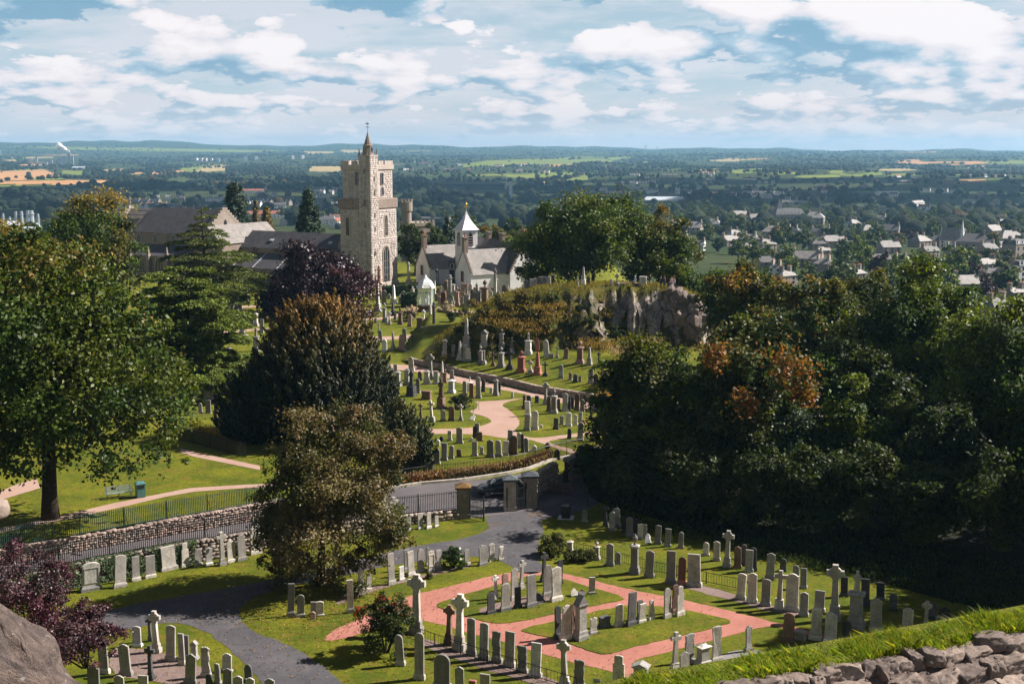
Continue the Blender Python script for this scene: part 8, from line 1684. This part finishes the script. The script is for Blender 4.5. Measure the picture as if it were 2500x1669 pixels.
def crane():
    a, b = far_at(1532, 492)[0] + Vector((0, 0, 2)), None; k = F / a.y; b = a + Vector((-26 / k, 0, 46 / k)); t = thing('crane', 'red crane jib leaning over the pale halls', 'crane', a); m = MB()
    for o in ((-.6, -.6), (.6, -.6), (.6, .6), (-.6, .6)): m.tube([(o[0], o[1], 0), tuple(b - a + Vector((o[0] * .3, o[1] * .3, 0)))], .28, 4)
    m.build('jib', MATS['crane_red'], t); m = MB(); m.cbox((1.5, 0, -2.5), 6, 3, 3); m.build('crane_body', MATS['crane_red'], t)
crane()
def turbine(label, x, yb, yt, d):
    q, k = far_at(x, yb, d); z = PY(x, yt, q.y).z - q.z; t = thing('wind_turbine', label, 'wind turbine', q, 0, 'wind turbines on the skyline'); m = MB(); h = max(40, z * .62); m.tube([(0, 0, -20), (0, 0, h)], [2.4, 1.3], 6); m.build('mast', MATS['white_paint'], t)
    for a in (80, 200, 320): m = MB(); m.slab([(-.3, 0), (1.6, 4), (.3, h * .55), (-.2, h * .55)], -.3, .3, .05); o = m.build('blade', MATS['white_paint'], t); o.location = (0, -2, h); o.rotation_euler = (0, R(a), 0)
for k, (x, yb, yt, d) in enumerate(((17, 384, 366, 9000), (1, 380, 364, 9500), (352, 366, 350, 12500), (1404, 372, 352, 11500), (1425, 372, 354, 11800), (1290, 370, 354, 12300), (2007, 376, 356, 10000), (1330, 370, 356, 12600))): turbine(ORD[k] + ' wind turbine along the skyline counted from the smoking works', x, yb, yt, d)
def pylon(label, x, yb, yt, d):
    q, k = far_at(x, yb, d); h = PY(x, yt, q.y).z - q.z; t = thing('pylon', label, 'pylon', q, 0, 'pylons on the skyline'); m = MB()
    for s in (-1, 1):
        for u in (-1, 1): m.tube([(s * h * .09, u * h * .09, -5), (s * h * .02, u * h * .02, h)], h * .010, 4)
    m.build('lattice', MATS['plant_steel'], t); m = MB()
    for z in (.62, .76, .9): m.box(-h * .16, h * .16, -.4, .4, h * z, h * z + h * .02)
    m.build('crossarms', MATS['plant_steel'], t)
for k, (x, yb, yt) in enumerate(((1572, 388, 354), (1600, 388, 357), (1700, 384, 362), (1640, 386, 364))): pylon(ORD[k] + ' lattice pylon from the crag trees on the skyline', x, yb, yt, 8500)
pylon('tall thin mast over the woods beyond the town', 2454, 432, 398, 3800)
# ---- old jail turret behind the tower
def jail():
    q = PY(994, 620, 345); t = thing('turreted_house', 'grey castellated building with round turret behind the church tower', 'building', (q.x, 345, -2), R(30)); s = MATS['villa_stone']
    m = MB(); m.lathe(0, 0, [(1.35, -3), (1.35, 14.5), (1.65, 14.7), (1.65, 17.2)], 16); tu = m.build('turret', s, t); m = MB(); m.box(-.3, .3, -.15, .15, 0, .8); pr = None
    for j in range(8):
        a = R(45 * j); o = m.build('merlon', s, t) if pr is None else pr.copy()
        if pr is None: pr = o
        else: col.objects.link(o); o.parent = t
        o.location = (1.5 * math.cos(a), 1.5 * math.sin(a), 17.18); o.rotation_euler = (0, 0, a + R(90))
    m = MB(); m.box(1, 7, -3, 6, -3, 10.5); m.box(.8, 7.2, -3.2, 6.2, 10.5, 11.4); m.build('wall', s, t)
    for x in (1.4, 2.8, 4.2, 5.6, 6.8): o = pr.copy(); col.objects.link(o); o.parent = t; o.location = (x, -3.05, 11.38); o.rotation_euler = (0, 0, 0)
    for x in (2.5, 4.2, 5.9):
        for z in (3, 7): window(t, 'W', x, -3.02, .9, z, z + 1.6, .12, False, 'sandstone')
    far_box('terrace_range', 'long slate roofed range beyond the castellated building', 'building', 1062, 545, 60, 14, 10, 'villa_stone', -6, 'slate_dark', 1)
    far_box('gabled_house', 'pale gabled house beyond the belfry', 'house', 1105, 548, 22, 16, 10, 'villa_stone', 20, 'slate_grey', 2)
jail()
# ------------------------------------------------------------------ clouds drifting over the plain, above the picture; they shade the middle distance
def clouds():
    t = newmat('cloud'); setb(t, (.9, .9, .92), 1.0, 0)
    for k, (x, y, rx, ry) in enumerate(((-900, 2900, 520, 300), (-250, 2250, 420, 220), (150, 3000, 620, 330), (900, 2350, 560, 260), (1150, 3150, 640, 330), (1900, 2600, 520, 280), (2350, 3300, 560, 320), (-1250, 3650, 430, 240), (600, 3900, 560, 230), (1750, 3900, 520, 220), (1350, 1950, 380, 160), (420, 1850, 330, 140))):
        bm = bmesh.new(); bmesh.ops.create_icosphere(bm, subdivisions=4, radius=1)
        for v in bm.verts:
            q = v.co.copy(); f = 1 + .35 * noise.noise(q * 1.6 + Vector((k * 5, 0, 0))) + .2 * noise.noise(q * 4 + Vector((k * 3, 0, 0))) + .08 * noise.noise(q * 10); v.co = Vector((q.x * rx * f, q.y * ry * f, max(q.z, -.12) * 150 * f))
        me = bpy.data.meshes.new('cloud'); bm.to_mesh(me); bm.free(); me.materials.append(MATS['cloud']); me.polygons.foreach_set('use_smooth', [True] * len(me.polygons)); o = bpy.data.objects.new('cloud', me); col.objects.link(o); o.location = (x, y, 740); tag(o, 'cumulus cloud above the plain', kind='structure')
clouds()
# ------------------------------------------------------------------ air
def haze():
    m = MB(); m.box(-11000, 11000, -400, 15900, -110, 150); t = newmat('haze'); t.nodes.remove(t.b); v = t.n('VolumePrincipled', None); v.inputs['Color'].default_value = (.34, .68, 1.0, 1); v.inputs['Density'].default_value = HAZE; v.inputs['Anisotropy'].default_value = .2
    t.links.new(v.outputs[0], t.nodes['Material Output'].inputs['Volume']); o = m.build('haze', MATS['haze']); tag(o, 'thin blue haze over the valley', kind='stuff'); return o
HAZE = 7e-5
haze()
